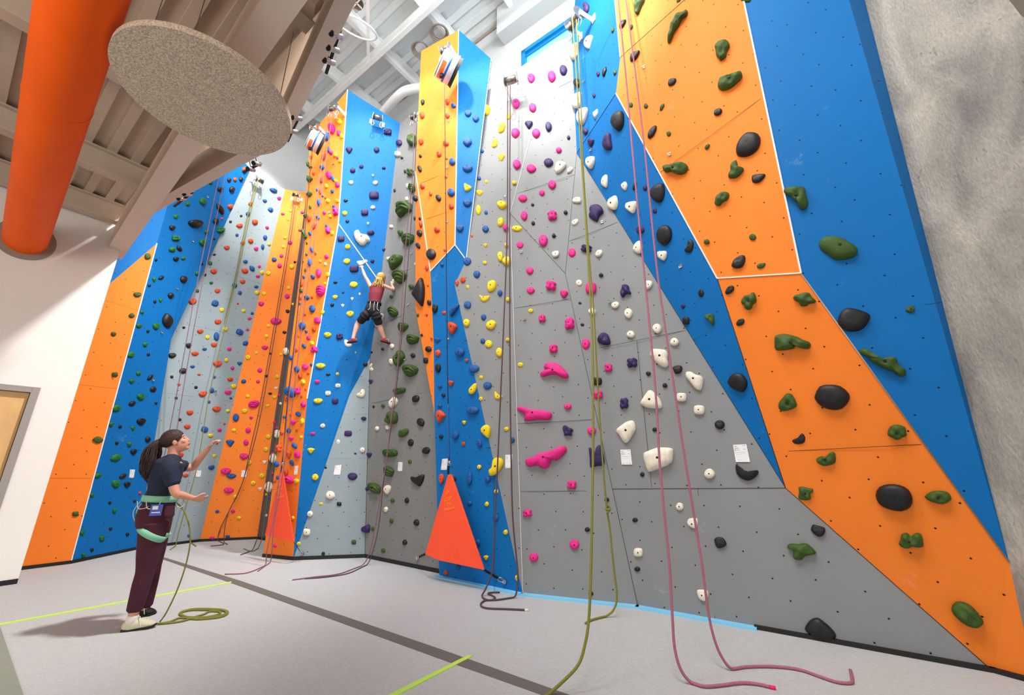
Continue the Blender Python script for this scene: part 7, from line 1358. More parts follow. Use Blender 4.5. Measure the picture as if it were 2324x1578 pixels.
drum_anchor('r', 1304, 45, 46, 'r_blue_top', 'large steel drum anchor beside the blue window with two olive ropes', .25)
def auto_belay(px, py, hpx, f, lab, off):
    c, n, u, v = frame(f); p = on_facet(f, px, py, off); d = (p-EYE).length; Hh = hpx*d/911
    ax = (n*.75 - u*.55 + v*.25).normalized(); R = Hh*.42; t = Hh*.42
    e = empty('auto_belay', p); tag(e, lab, 'auto belay', 'auto belay devices hung at the tower tops')
    up = (S - ax*S.dot(ax)).normalized(); sd = ax.cross(up)
    bm = NB(); cyl(bm, p-ax*t*.5, p+ax*t*.5, R, n=40); bmesh.ops.bevel(bm, geom=[x for x in bm.edges if len(x.link_faces) == 2 and x.calc_face_angle(0) > .9], offset=R*.08, segments=2, affect='EDGES'); obj('casing', bm, 'belay_white', e, True)
    bm = NB(); cyl(bm, p+ax*t*.5, p+ax*t*.6, R*.86, R*.8, n=40); obj('front_cover', bm, 'belay_white', e, True)
    bm = NB(); torus(bm, p+ax*t*.5, ax, R*.93, R*.05); obj('cover_ring', bm, 'black', e, True)
    bm = NB(); cyl(bm, p-ax*t*.12, p+ax*t*.02, R*1.02, n=40); obj('strap', bm, 'belay_blue', e, True)
    bm = NB()
    for k in range(6):
        a0 = -1.9 + k*.22; q = p + ax*t*.25 + (up*math.sin(a0)+sd*math.cos(a0)*-1)*R*1.0; rr = (up*math.sin(a0)+sd*math.cos(a0)*-1); box(bm, q, ax, rr.cross(ax), rr, t*.3, R*.24, .008)
    obj('side_label', bm, 'belay_orange', e)
    bm = NB(); cyl(bm, p-ax*t*.75, p-ax*t*.5, R*1.05, R*.95, n=40); obj('back_plate', bm, 'black_rubber', e)
    bm = NB(); q = p - up*R*.98 + ax*t*.1; cyl(bm, q, q-up*R*.28, R*.16, R*.1, n=14); obj('nozzle', bm, 'black', e, True)
    bm = NB(); oval(bm, p+up*R*1.25, up, sd, R*.55, R*.3, .008); obj('carabiner', bm, 'steel', e, True)
    return p - up*R*1.2 + ax*t*.1
AB1 = auto_belay(1015, 152, 62, 't2_orange', "white drum-shaped auto belay hanging on the middle tower's orange front", .36)
AB2 = auto_belay(714, 321, 44, 't1_top', "white drum-shaped auto belay at the top left of the left tower", .34)
# ropes
def rope(name, pts, r, m, lab, y0, y1=None, group=None, tip=None, par=None, zf=None):
    """pts: pixels; a third value 'f' puts the point on the floor, a number gives its depth; between them depth runs evenly"""
    K = {}
    rr = zf if zf is not None else r
    for i, p in enumerate(pts):
        if len(p) > 2: K[i] = on_floor(p[0], p[1], rr).y if p[2] == 'f' else p[2]
    K.setdefault(0, y0)
    if y1: K.setdefault(len(pts)-1, y1)
    L = [0]
    for a, b in zip(pts, pts[1:]): L.append(L[-1]+math.hypot(a[0]-b[0], a[1]-b[1]))
    ks = sorted(K); P = []
    for i, p in enumerate(pts):
        if len(p) > 2 and p[2] == 'f': P.append(on_floor(p[0], p[1], rr)); continue
        if i in K: P.append(at_y(p[0], p[1], K[i])); continue
        a = max(k for k in ks if k <= i); b = min([k for k in ks if k >= i] or [a]); t = 0 if a == b else (L[i]-L[a])/(L[b]-L[a])
        P.append(at_y(p[0], p[1], 1/((1-t)/K[a]+t/K[b])))
    Q_ = catmull(P, 5)
    for q_ in Q_: q_.z = max(q_.z, rr+.001)
    bm = NB(); tube(bm, Q_, r, 8, 1, smooth=False)
    o = obj(name, bm, m, par, True)
    if par is None: tag(o, lab, 'rope', group)
    if tip:
        bm = NB(); t = (P[-1]-P[-2]).normalized(); cyl(bm, P[-1]-t*.005, P[-1]+t*.03, r*1.15, n=10); obj('rope_tip', bm, tip, o, True)
    return o
GR = 'climbing ropes hanging from the top anchors'
rope('climbing_rope', [(498, 398), (470, 530), (444, 660, 6.8), (400, 900), (368, 1060), (342, 1200), (338, 1240, 'f'), (352, 1252, 'f')], .006, 'rope_mauve', 'mauve rope strand crossing the tall blue panel, the one further left', 7.05, group=GR)
rope('climbing_rope', [(511, 398), (486, 520), (456, 660, 6.85), (420, 860), (404, 960), (384, 1100), (366, 1225), (360, 1240, 'f')], .006, 'rope_mauve', 'mauve rope strand beside the leftmost one, crossing onto the pale grey panel', 7.1, group=GR)
rope('climbing_rope', [(583, 404), (560, 500), (536, 620), (512, 720), (492, 800), (470, 900), (456, 990), (443, 1060), (434, 1120), (428, 1170), (432, 1232, 'f'), (445, 1240, 'f')], .009, 'rope_olive', 'thick olive rope over the pale grey panel, running behind the woman\'s hands', ANCH['pale'][0].y-.03, group=GR)
rope('climbing_rope', [(587, 404), (565, 500), (540, 620), (516, 720), (497, 800), (474, 900), (461, 980), (446, 1066), (425, 1140), (405, 1210), (398, 1240, 'f'), (386, 1248, 'f')], .007, 'rope_olive', 'second olive strand over the pale grey panel, splitting left near the floor', ANCH['pale'][0].y-.05, group=GR)
rope('climbing_rope', [(668, 446), (652, 560), (622, 740), (590, 920), (570, 1010), (552, 1090), (525, 1150), (500, 1200), (495, 1228, 'f'), (508, 1236, 'f'), (478, 1240, 'f')], .007, 'rope_brown', 'dark brown rope down the orange corner panel, looping left at the floor', ANCH['corner'][0].y-.03, group=GR)
rope('climbing_rope', [(673, 446), (657, 560), (627, 740), (594, 930), (573, 1020), (545, 1110), (520, 1160), (510, 1200), (509, 1232, 'f'), (516, 1236, 'f')], .007, 'rope_brown', 'second dark brown strand down the orange corner panel, ending at its loop', ANCH['corner'][0].y-.05, group=GR)
rope('climbing_rope', [(696, 440), (676, 620), (652, 800), (628, 940), (612, 1060), (596, 1150), (588, 1205), (572, 1250, 'f'), (546, 1260, 'f')], .007, 'rope_brown', 'dark rope left of the left tower, its end curling left on the carpet', 7.6, group=GR)
rope('climbing_rope', [(703, 460), (682, 620), (658, 800), (640, 920), (620, 1050), (606, 1140), (596, 1215), (585, 1245, 'f'), (572, 1252, 'f'), (553, 1246, 'f')], .007, 'rope_olive', 'dark green strand closest to the left tower edge, in the corner', 7.4, group=GR)
rope('climbing_rope', [(742, 256), (736, 330), (716, 470), (700, 580), (682, 700), (660, 860), (648, 980), (636, 1070), (622, 1170), (606, 1250), (600, 1285, 'f'), (560, 1301, 'f'), (510, 1304, 'f')], .0065, 'rope_mauve', 'mauve rope down the left tower, its end lying left on the carpet', ANCH['t1a'][0].y-.08, group=GR)
rope('climbing_rope', [(755, 256), (741, 350), (728, 450), (704, 610), (688, 720), (668, 880), (652, 1010), (636, 1110), (622, 1190), (617, 1250), (612, 1278, 'f'), (585, 1297, 'f')], .0065, 'rope_mauve', 'mauve rope strand passing in front of the smaller orange gate, the right one', ANCH['t1a'][0].y-.05, group=GR)
rope('climbing_rope', [(940, 258), (936, 400), (926, 500), (916, 620), (905, 800), (890, 930), (876, 1050), (856, 1170), (840, 1250), (820, 1285, 'f'), (770, 1303, 'f'), (715, 1310, 'f'), (662, 1317, 'f')], .0065, 'rope_mauve', 'mauve rope in the grey recess with its long end lying on the carpet', ANCH['rec'][0].y-.05, group=GR, tip='white_metal')
rope('climbing_rope', [(946, 262), (941, 400), (932, 520), (922, 640), (912, 760), (895, 920), (880, 1020), (870, 1100), (860, 1190), (848, 1245), (832, 1283, 'f'), (790, 1302, 'f'), (735, 1311, 'f'), (692, 1314, 'f')], .0065, 'rope_brown', 'second strand in the grey recess, right of the mauve rope', ANCH['rec'][0].y-.07, group=GR)
LB = 'belay_line'
o = rope(LB, [(1009, 192), (1011, 400), (1013, 600), (1015, 800), (1017, 920)], .006, 'rope_black', "black auto belay line down the middle of the middle tower", AB1.y, 5.2)
rope('webbing', [(1017, 918), (1018, 980), (1019, 1046)], .013, 'webbing_blue', '', 5.2, 5.15, par=o)
o2 = rope(LB, [(709, 338), (700, 430), (686, 600), (670, 760), (656, 880), (648, 960), (641, 1050)], .006, 'rope_black', 'black auto belay line down the left tower to the smaller gate', AB2.y, 6.3)
rope('climbing_rope', [(1152, 190), (1152, 400), (1150, 560), (1143, 740), (1136, 900), (1129, 1060), (1123, 1180), (1118, 1290), (1103, 1335), (1094, 1352, 'f'), (1098, 1359, 'f'), (1112, 1363, 'f'), (1124, 1358, 'f'), (1116, 1352, 'f'), (1108, 1349, 'f'), (1112, 1346, 'f'), (1134, 1345, 'f')], .009, 'rope_brown', 'brown rope left of the long seam, curling back at the foot of the tower', ANCH['c'][0].y-.05, group=GR)
rope('climbing_rope', [(1158, 192), (1157, 400), (1157, 560), (1157, 740), (1158, 900), (1160, 1040), (1164, 1180), (1175, 1300), (1172, 1345), (1163, 1357, 'f'), (1130, 1362, 'f'), (1100, 1364, 'f'), (1091, 1374, 'f'), (1105, 1381, 'f'), (1150, 1383, 'f'), (1192, 1385, 'f')], .009, 'rope_brown', 'brown rope along the long seam ending in a loop with a taped tip', ANCH['c'][0].y-.07, group=GR, tip='white_metal')
rope('climbing_rope', [(1299, 40), (1304, 110), (1310, 200), (1318, 340), (1325, 440), (1333, 570), (1341, 700), (1345, 800), (1346, 1000), (1344, 1150), (1341, 1300), (1336, 1410), (1326, 1470), (1312, 1510), (1280, 1545), (1240, 1580, 'f'), (1190, 1620, 'f')], .0095, 'rope_olive', 'olive rope from the window anchor sweeping down to the bottom edge', ANCH['r'][0].y-.05, group=GR)
ro = rope('climbing_rope', [(1308, 45), (1313, 130), (1318, 220), (1322, 340), (1327, 440), (1336, 570), (1347, 700), (1354, 830), (1363, 980), (1372, 1100), (1378, 1160), (1384, 1200), (1393, 1290), (1400, 1350), (1394, 1382), (1374, 1400, 'f'), (1345, 1407, 'f'), (1329, 1415, 'f')], .0095, 'rope_olive', 'olive rope strand with a knot, its short end curling on the carpet', ANCH['r'][0].y-.08, group=GR)
kp = at_y(1379, 1156, 4.27); bm = NB(); tube(bm, [kp+Vector(a)*.022 for a in ((0, 0, 1.6), (1, .3, .6), (.3, -1, -.2), (-1, 0, .2), (-.2, 1, .6), (1, .2, -.2), (0, -.8, -1), (-.4, 0, -1.8))], .0095, 8, 5); obj('knot', bm, 'rope_olive', ro, True)
rope('climbing_rope', [(1395, -70), (1405, 20), (1420, 170), (1437, 360), (1452, 520), (1468, 680), (1480, 800), (1490, 920), (1497, 1050), (1508, 1170), (1519, 1280), (1526, 1400), (1531, 1470), (1545, 1520), (1570, 1551, 'f'), (1600, 1559, 'f'), (1640, 1556, 'f'), (1680, 1551, 'f'), (1715, 1553, 'f'), (1748, 1560, 'f')], .0095, 'rope_pink', 'pinkish rope on the right with a bright red taped end on the carpet', 3.75, group=GR, tip='tape_tip')
rope('climbing_rope', [(1405, -70), (1420, 0), (1440, 150), (1462, 330), (1476, 470), (1492, 620), (1512, 760), (1530, 880), (1548, 1000), (1562, 1090), (1580, 1200), (1593, 1280), (1606, 1380), (1618, 1440), (1636, 1488), (1662, 1519, 'f'), (1700, 1514, 'f'), (1760, 1514, 'f'), (1815, 1521, 'f'), (1865, 1538, 'f'), (1900, 1549, 'f'), (1930, 1551, 'f'), (1934, 1543, 'f'), (1930, 1522, 'f')], .0095, 'rope_pink', 'rightmost pink rope, its long end bending up at the tip on the carpet', 3.75, group=GR)
rope('rope_pile', [(357, 1417, 'f'), (385, 1412, 'f'), (410, 1403, 'f'), (450, 1406, 'f'), (500, 1401, 'f'), (517, 1391, 'f'), (500, 1384, 'f'), (440, 1383, 'f'), (408, 1392, 'f'), (425, 1401, 'f'), (480, 1401, 'f'), (512, 1394, 'f'), (506, 1386, 'f'), (470, 1385, 'f'), (430, 1386, 'f'), (410, 1394, 'f'), (440, 1404, 'f'), (490, 1397, 'f'), (500, 1390, 'f'), (478, 1388, 'f'), (462, 1395, 'f'), (445, 1400, 'f'), (415, 1410, 'f'), (380, 1415, 'f'), (362, 1416, 'f')], .0085, 'rope_olive', 'olive rope coiled loosely on the carpet beside the woman\'s shoes', 3.8)
rope('climbing_rope', [(398, 1137), (420, 1165), (432, 1215), (425, 1270), (404, 1335), (378, 1390), (363, 1412, 'f')], .006, 'rope_olive', 'olive rope strand hanging from the woman\'s harness to the coil at her feet', 4.1, group=GR)
# orange fabric gates with print
def gate(pts, fpts, label, text_c, tw, anchors, foldk, tc):
    e_loc = at_y(*pts[-1]); e = empty('belay_gate', e_loc); tag(e, label, 'warning gate', 'orange triangular gates clipped under the auto belays')
    P = [at_y(*p) for p in pts]; c = (P[0]+P[2]+P[3])/3; n = (P[3]-P[2]).cross(P[0]-P[2]).normalized(); n = n if n.dot(EYE-c) > 0 else -n
    bm = NB(); a = [bm.verts.new(p) for p in P]; m_ = len(a)
    bm.faces.new(a); bmesh.ops.triangulate(bm, faces=bm.faces)
    g = bmesh.ops.extrude_face_region(bm, geom=list(bm.faces)); bmesh.ops.translate(bm, verts=[x for x in g['geom'] if isinstance(x, bmesh.types.BMVert)], vec=-n*.012)
    obj('fabric', bm, 'gate_orange', e)
    for (i, q) in anchors:
        q = Vector(q); p = P[i]; t = (q-p).normalized(); sd = t.cross(n).normalized(); L = (q-p).length
        bm = NB(); box(bm, p+t*L*.38, t, sd, n, L*.76, .028, .006); obj('strap', bm, 'strap_black', e)
        bm = NB(); oval(bm, p+t*L*.86, t, sd, L*.3 if L < .4 else .1, .045, .0055); obj('carabiner', bm, 'steel', e, True)
        bm = NB(); cyl(bm, q+n*.0, q-n*.02, .024, n=16); obj('anchor_plate', bm, 'steel', e)
    # print in the plane of the fabric
    up = (P[0]-(P[2]+P[3])/2); up = (up - n*up.dot(n)).normalized(); rt = up.cross(n).normalized()
    rt = rt if rt.x > 0 else -rt
    r0 = ray(*tc); s0 = (P[0]-EYE).dot(n)/r0.dot(n); ctr_ = EYE + r0*s0 + n*.004
    M = Matrix(((rt.x, up.x, n.x, ctr_.x), (rt.y, up.y, n.y, ctr_.y), (rt.z, up.z, n.z, ctr_.z), (0, 0, 0, 1)))
    for s_, sz, dy in (('CLIP', tw*.42, .30*tw), ('IN', tw*.42, -.10*tw), ('TRUBLUE', tw*.27, -.44*tw)):
        cu = bpy.data.curves.new('lettering', 'FONT'); cu.body = s_; cu.size = sz; cu.align_x = 'CENTER'; cu.extrude = .0005; cu.offset = .001
        t_ = bpy.data.objects.new('tmp', cu); C.objects.link(t_); bpy.context.view_layer.update()
        me = bpy.data.meshes.new_from_object(t_.evaluated_get(bpy.context.evaluated_depsgraph_get())); bpy.data.objects.remove(t_)
        me.transform(M @ Matrix.Translation((0, dy, 0))); me.materials.clear(); me.materials.append(MT['gate_print'])
        link('lettering', me, e, None)
    bm = NB(); k0 = ctr_ + up*tw*.95
    cyl(bm, k0, k0+n*.001, tw*.06, n=14)
    for rr_ in (.12, .18):
        tube(bm, [k0+(rt*math.cos(a_)+up*math.sin(a_))*tw*rr_ for a_ in [(-1.2+2.4*i/8)+PI*(rr_ > .15 and 0) for i in range(9)]], .0028, 6, 1)
        tube(bm, [k0-(rt*math.cos(a_)+up*math.sin(a_))*tw*rr_ for a_ in [-1.2+2.4*i/8 for i in range(9)]], .0028, 6, 1)
    obj('emblem', bm, 'gate_print', e)
    return e, P
g1_, P1 = gate([(1017, 1077, 5.33), (1025, 1077, 5.31), (1099, 1294, 5.02), (996, 1272, 5.36), (965, 1258, 5.52)], None, 'large orange triangular gate with yellow print hanging on the middle tower', 0, .145,
     [(0, at_y(1019, 1048, 5.28)), (2, on_wall(1144, 1321, .03)), (4, on_wall(946, 1267, .03))], 3, (1019, 1145))
g2_, P2 = gate([(636.5, 1073, 6.5), (642, 1073, 6.49), (666.5, 1231, 6.32), (611, 1218, 6.5), (601, 1216, 6.56)], None, 'smaller orange triangular gate with faded print hanging on the left tower', 0, .14,
     [(0, at_y(641, 1050, 6.45)), (2, on_wall(685, 1257, .03))], 3, (634.5, 1121))
# route cards
CARDS = [([(295, 1066), (306, 1066), (303, 1085), (293, 1085)], 'small white route card on the tall blue panel behind the woman'), ([(446, 1068), (457, 1068), (455, 1083), (444, 1083)], 'small white route card on the pale grey panel beside the olive ropes'),
 ([(549, 1068), (561, 1068), (559, 1083), (547, 1083)], 'small white route card low on the orange corner panel'), ([(669.5, 1058), (677, 1057), (674.5, 1078), (667, 1078)], "narrow white route card at the foot of the left tower's orange face"),
 ([(761, 1057), (775, 1055), (772, 1078), (757, 1078)], 'white route card on the pale grey panel right of the left tower'), ([(904, 1049), (914, 1049), (913, 1070), (903, 1070)], 'white route card in the grey recess under the ridged green holds'),
 ([(1004, 1042), (1017, 1041), (1014, 1067), (1001, 1067)], 'white route card just above the large orange gate'), ([(1147, 1033), (1163, 1032), (1161, 1062), (1147, 1063)], 'white route card between the brown ropes and the large yellow hold'),
 ([(1408, 1021), (1431, 1020.5), (1435, 1055), (1411, 1055)], 'white route card left of the widest cream hold'), ([(1663.5, 1010), (1694, 1008.5), (1702.5, 1049), (1670, 1049)], 'largest white route card, above the black crescent hold')]
for Q, lb in CARDS:
    f = facet_at(sum(q[0] for q in Q)/4, sum(q[1] for q in Q)/4); c, n, u, v = frame(f); P = [on_facet(f, *q, .002) for q in Q]
    e = empty('route_card', P[3]); tag(e, lb, 'route card', 'white route cards screwed to the panels')
    bm = NB(); prism(bm, P, n*.004); obj('card', bm, 'paper', e)
    U0 = (P[1]-P[0]); V0 = (P[3]-P[0]); bm = NB()
    for (a, b, l, h) in ((.08, .09, .16, .035), (.68, .07, .24, .02), (.08, .2, .3, .03), (.08, .27, .05, .10), (.18, .3, .26, .02), (.7, .27, .2, .02), (.1, .46, .3, .012), (.45, .46, .35, .012), (.1, .56, .8, .006), (.1, .9, .8, .006)):
        o_ = P[0]+n*.0042; prism(bm, [o_+U0*a+V0*b, o_+U0*(a+l)+V0*b, o_+U0*(a+l)+V0*(b+h), o_+U0*a+V0*(b+h)], n*.0004)
    obj('print', bm, 'print_grey', e)
    for a in (.14, .86):
        bm = NB(); q = P[0]+U0*a+V0*.95; cyl(bm, q, q+n*.006, .006, n=12); obj('screw', bm, 'steel', e)
# bolt hangers (quickdraw points)
HG = [(471, 447), (437, 547), (401, 654), (367, 754), (347, 862), (489, 889), (757, 372), (748, 482), (846, 398), (835, 507), (1018, 274), (1016, 380), (1147, 447), (1015, 503), (934, 575), (927, 691), (1183, 572), (1191, 724), (920, 815), (1019, 768), (1366, 504), (1383, 684), (1326, 185), (1341, 340), (1461, 152), (1519, 350), (1545, 604)]
BY = {}
for i, (x, y) in enumerate(HG):
    f = facet_at(x, y); BY.setdefault(GN[f], []).append((x, y, f))
ORD = ['lowest', 'second', 'third', 'fourth', 'fifth', 'sixth', 'seventh']
for g, L_ in BY.items():
    L_.sort(key=lambda t: -t[1])
    for i, (x, y, f) in enumerate(L_):
        c, n, u, v = frame(f); p = on_facet(f, x, y)
        lb = f'silver bolt hanger, the only one on the {g}' if len(L_) == 1 else (f'silver bolt hanger, {ORD[i]}{" one up" if i else " one"} on the {g}')
        e = empty('bolt_hanger', p); tag(e, lb, 'bolt hanger', 'silver bolt hangers on the climbing wall')
        bm = NB(); box(bm, p+n*.003, u, v, n, .034, .04, .005); obj('plate', bm, 'steel', e)
        bm = NB(); oval(bm, p+n*.02-v*.012, (n*.7-v*.7).normalized(), u, .05, .034, .004); obj('eye', bm, 'steel', e, True)
        bm = NB(); cyl(bm, p+n*.004+v*.008, p+n*.014+v*.008, .009, n=6); obj('nut', bm, 'drum_steel', e)
AMB = 0.95; EXPO = 0.34
TT = lambda f, x, y: on_facet(f, x, y)
SPOTS = [('spot_lamp', (-2.6, 3.4, 9.9), TT('t2_orange', 980, 230), 480, 24), ('spot_lamp', (-4.9, 4.9, 9.8), TT('t1_top', 732, 410), 500, 24), ('spot_lamp', (-2.2, 4.2, 9.9), TT('t1_blue_top', 835, 430), 700, 40),
 ('spot_lamp', (-4.6, 6.2, 9.8), TT('lgrey_left', 590, 440), 900, 38), ('spot_lamp', (-4.2, 6.2, 9.6), TT('orange_mid', 668, 520), 450, 26), ('spot_lamp', (-1.6, 2.6, 9.9), TT('c_left', 1135, 250), 900, 30),
 ('spot_lamp', (.0, 1.4, 9.9), TT('r_or_top', 1500, 100), 200, 60), ('spot_lamp', (-.4, 2.0, 9.9), TT('r_blue_top', 1350, 100), 1100, 40),
 ('wall_wash_lamp', (.35, 3.93, 10.0), (-6.2, 4.6, 1.2), 3200, 60, .8, .3, (1, .98, .96))]
AREAS = [('high_bay_light', (-.5, -.5, 10.2), (.3, 4.5, 2.0), 480, 3, 3, (1, .98, .96)), ('high_bay_light', (-3.2, 2.6, 10.2), (-3.5, 7, 2.5), 330, 2, 2, (1, .98, .96)), ('low_ceiling_light', (-3.0, -2.5, 2.8), (-4.0, 1.0, 5.2), 100, 2.5, 1.5, (1, .92, .82)),  # unseen fill lights, added to lift the walls and the low ceiling
 ('ceiling_uplight', (.8, 2.2, 8.3), (-1.5, 4.0, 10.6), 170, 1.6, 1.6, (.93, .98, 1))]  # added fill, out of view, brightens the underside of the high ceiling
# ---------------------------------------------------------------- people
def loft(bm, secs, side, n=20, sub=3):
    """secs: (point, r_side, r_front); smooth closed tube of elliptical sections"""
    pts = [Vector(s[0]) for s in secs]; Q = catmull(pts, sub); R = []
    def cr(vals):
        o = []
        for i in range(len(vals)-1):
            for j in range(sub): t = j/sub; t = t*t*(3-2*t)*.5+t*.5; o.append(vals[i]*(1-t)+vals[i+1]*t)
        return o+[vals[-1]]
    ra = cr([s[1] for s in secs]); rb = cr([s[2] for s in secs]); side = Vector(side)
    for i, q in enumerate(Q):
        t = (Q[min(i+1, len(Q)-1)]-Q[max(i-1, 0)]).normalized()
        a = side - t*side.dot(t); a = a.normalized() if a.length > .15 else t.orthogonal().normalized(); b2 = t.cross(a)
        R.append([bm.verts.new(q + a*math.cos(2*PI*j/n)*ra[i] + b2*math.sin(2*PI*j/n)*rb[i]) for j in range(n)])
    for A, B in zip(R, R[1:]):
        for j in range(n): bm.faces.new([A[j-1], A[j], B[j], B[j-1]])
    for r_, q, d, rr in ((R[0], Q[0], Q[0]-Q[1], min(ra[0], rb[0])), (R[-1], Q[-1], Q[-1]-Q[-2], min(ra[-1], rb[-1]))):
        d = d.normalized()*rr*.6
        mid_ = [bm.verts.new(q + (v_.co-q)*.62 + d*.75) for v_ in r_]; tip = bm.verts.new(q+d)
        for j in range(n): bm.faces.new([r_[j-1], r_[j], mid_[j], mid_[j-1]]); bm.faces.new([mid_[j-1], mid_[j], tip])
def fuse(name, bm, m, parent, voxel=.006, sm=4, disp=None):
    o = obj(name, bm, m, parent, True)
    r_ = o.modifiers.new('fuse', 'REMESH'); r_.mode = 'VOXEL'; r_.voxel_size = voxel; r_.use_smooth_shade = True
    s_ = o.modifiers.new('soft', 'SMOOTH'); s_.factor = .5; s_.iterations = sm
    return o
def ball(bm, c, ax, rs, n=18):
    """ellipsoid with axes ax=(x,y,z vectors), radii rs"""
    R = []
    for i in range(1, n//2):
        th = PI*i/(n//2)
        R.append([bm.verts.new(Vector(c)+ax[0]*rs[0]*math.sin(th)*math.cos(2*PI*j/n)+ax[1]*rs[1]*math.sin(th)*math.sin(2*PI*j/n)+ax[2]*rs[2]*math.cos(th)) for j in range(n)])
    a = bm.verts.new(Vector(c)+ax[2]*rs[2]); b2 = bm.verts.new(Vector(c)-ax[2]*rs[2])
    for j in range(n):
        bm.faces.new([R[0][j-1], R[0][j], a]); bm.faces.new([R[-1][j], R[-1][j-1], b2])
    for A, B in zip(R, R[1:]):
        for j in range(n): bm.faces.new([A[j-1], A[j], B[j], B[j-1]])
def head(bm, c, fw, up, k=1.0):
    """skull, jaw, nose, brow, lips and ears; c is the head's centre"""
    fw = fw.normalized(); sd = fw.cross(up).normalized(); up = sd.cross(fw).normalized(); ax = (sd, fw, up)
    P = lambda s, f, u: c + (sd*s + fw*f + up*u)*k
    ball(bm, P(0, -.012, .025), ax, (.073*k, .092*k, .092*k), 22); ball(bm, P(0, .022, -.035), ax, (.058*k, .068*k, .078*k), 20)
    ball(bm, P(0, .062, -.088), ax, (.026*k, .024*k, .022*k), 14)
    loft(bm, [(P(0, .082, .020), .008*k, .006*k), (P(0, .090, .0), .009*k, .008*k), (P(0, .097, -.018), .012*k, .009*k), (P(0, .088, -.028), .011*k, .006*k)], sd, 12)
    for s in (-1, 1):
        ball(bm, P(s*.028, .070, .036), ax, (.024*k, .012*k, .008*k), 12); ball(bm, P(s*.038, .054, -.018), ax, (.024*k, .022*k, .024*k), 12)
        ball(bm, P(s*.074, -.008, -.008), (fw, sd, up), (.018*k, .009*k, .032*k), 12)
    ball(bm, P(0, .086, -.052), ax, (.022*k, .010*k, .006*k), 12); ball(bm, P(0, .083, -.064), ax, (.018*k, .011*k, .006*k), 12)
    return P, ax
def hand(bm, w, d, palm_n, thumb_s, k=1.0, curl=.5):
    """w wrist, d finger direction, palm_n direction the palm faces; four fingers of different lengths and a thumb from the palm's side"""
    d = d.normalized(); s = d.cross(palm_n).normalized()*thumb_s; pn = palm_n.normalized()
    loft(bm, [(w, .024*k, .018*k), (w+d*.03*k, .032*k, .015*k), (w+d*.065*k, .040*k, .014*k), (w+d*.088*k, .037*k, .012*k)], s, 14)
    for i, (L_, off) in enumerate(((.070, .028), (.078, .010), (.072, -.009), (.058, -.026))):
        p = w + d*(.082-abs(off)*.2)*k + s*off*k; P = [p]; a = .15
        dirs = d
        for j, fr in enumerate((.42, .32, .26)):
            a += curl*(.75 if j == 0 else .9); dd_ = (d*math.cos(a) + pn*math.sin(a)).normalized(); P.append(P[-1]+dd_*L_*fr*k)
        loft(bm, [(P[0]-d*.01, .0095*k, .009*k), (P[1], .0088*k, .0085*k), (P[2], .008*k, .0078*k), (P[3], .0065*k, .006*k)], s, 10, 2)
    p = w + d*.028*k + s*.026*k
    loft(bm, [(p-s*.01*k, .013*k, .012*k), (p+(s*.028+d*.024+pn*.012)*k, .011*k, .011*k), (p+(s*.036+d*.055+pn*.022)*k, .009*k, .009*k)], d, 10, 2)
def shoe(par, heel, toe, up, mu, ms, k=1.0, name='shoe', lab=None):
    """climbing shoe: upper, rubber sole and laces, pointing from heel to toe"""
    d = (toe-heel); L_ = d.length; d = d.normalized(); sd = d.cross(up).normalized(); up = sd.cross(d).normalized()
    P = lambda a, u, s=0: heel + d*L_*a + up*u*k + sd*s*k
    bm = NB(); loft(bm, [(P(-.0, .05), .026*k, .035*k), (P(.18, .048), .034*k, .046*k), (P(.42, .045), .040*k, .044*k), (P(.7, .034), .046*k, .032*k), (P(.9, .024), .038*k, .022*k), (P(1.0, .02), .02*k, .014*k)], sd, 18)
    o = fuse(name, bm, mu, par, .005, 3)
    if lab: o['label'] = lab
    bm = NB(); loft(bm, [(P(-.04, .018), .026*k, .017*k), (P(.2, .012), .034*k, .012*k), (P(.5, .014), .038*k, .012*k), (P(.8, .012), .048*k, .014*k), (P(1.02, .014), .026*k, .012*k)], sd, 16); obj('sole', bm, ms, o, True)
    bm = NB()
    for j in range(5): a = .36+.09*j; tube(bm, [P(a, .07, -.028), P(a+.03, .09-.007*j, 0), P(a+.05, .07-.006*j, .028)], .003*k, 6, 3)
    tube(bm, [P(.42, .088), P(.5, .105, .02), P(.56, .07, .045), P(.6, .03, .055)], .003*k, 6, 4); obj('laces', bm, 'cord_white', o, True)
    return o
# ---- the woman: stands on the carpet, leaning a little, looks up at the climber
wo = on_floor(312, 1424); FWD = Vector((.90, .44, 0)).normalized(); RT = Vector((FWD.y, -FWD.x, 0))
W = lambda px, py, lat=0: on_plane(px, py, wo + RT*lat, RT)
wm = empty('person', wo); tag(wm, 'woman with a brown ponytail, navy shirt and plum trousers, looking up', 'person')
bm = NB()
aR, aL = W(302, 1398, .07), W(326, 1388, -.09); kR, kL = W(330, 1296, .08), W(345, 1288, -.08); hR, hL = W(350, 1188, .09), W(358, 1182, -.09)
pel, wst, chs, uch, nk = W(352, 1172), W(366, 1122), W(376, 1082), W(386, 1052), W(393, 1034)
hc_ = W(400, 1003) ; LOOK = (FWD + S*.42 + RT*-.12).normalized(); HUP = (S - LOOK*S.dot(LOOK)).normalized()
for a, k_, h in ((aR, kR, hR), (aL, kL, hL)):
    loft(bm, [(a, .036, .036), (a.lerp(k_, .35), .045, .048), (a.lerp(k_, .65), .056, .058), (k_, .054, .056), (k_.lerp(h, .5), .074, .080), (h, .088, .098)], RT, 18)
loft(bm, [(pel-S*.04, .155, .115), (pel+S*.04, .165, .125), (wst, .128, .098), (chs, .145, .11), (uch, .16, .10), (nk-S*.02, .07, .055)], RT, 24)
loft(bm, [(nk-S*.03, .055, .055), (nk+S*.02, .047, .05), (hc_-S*.05, .046, .05)], RT, 16)
PH, axh = head(bm, hc_, LOOK, HUP, .98)
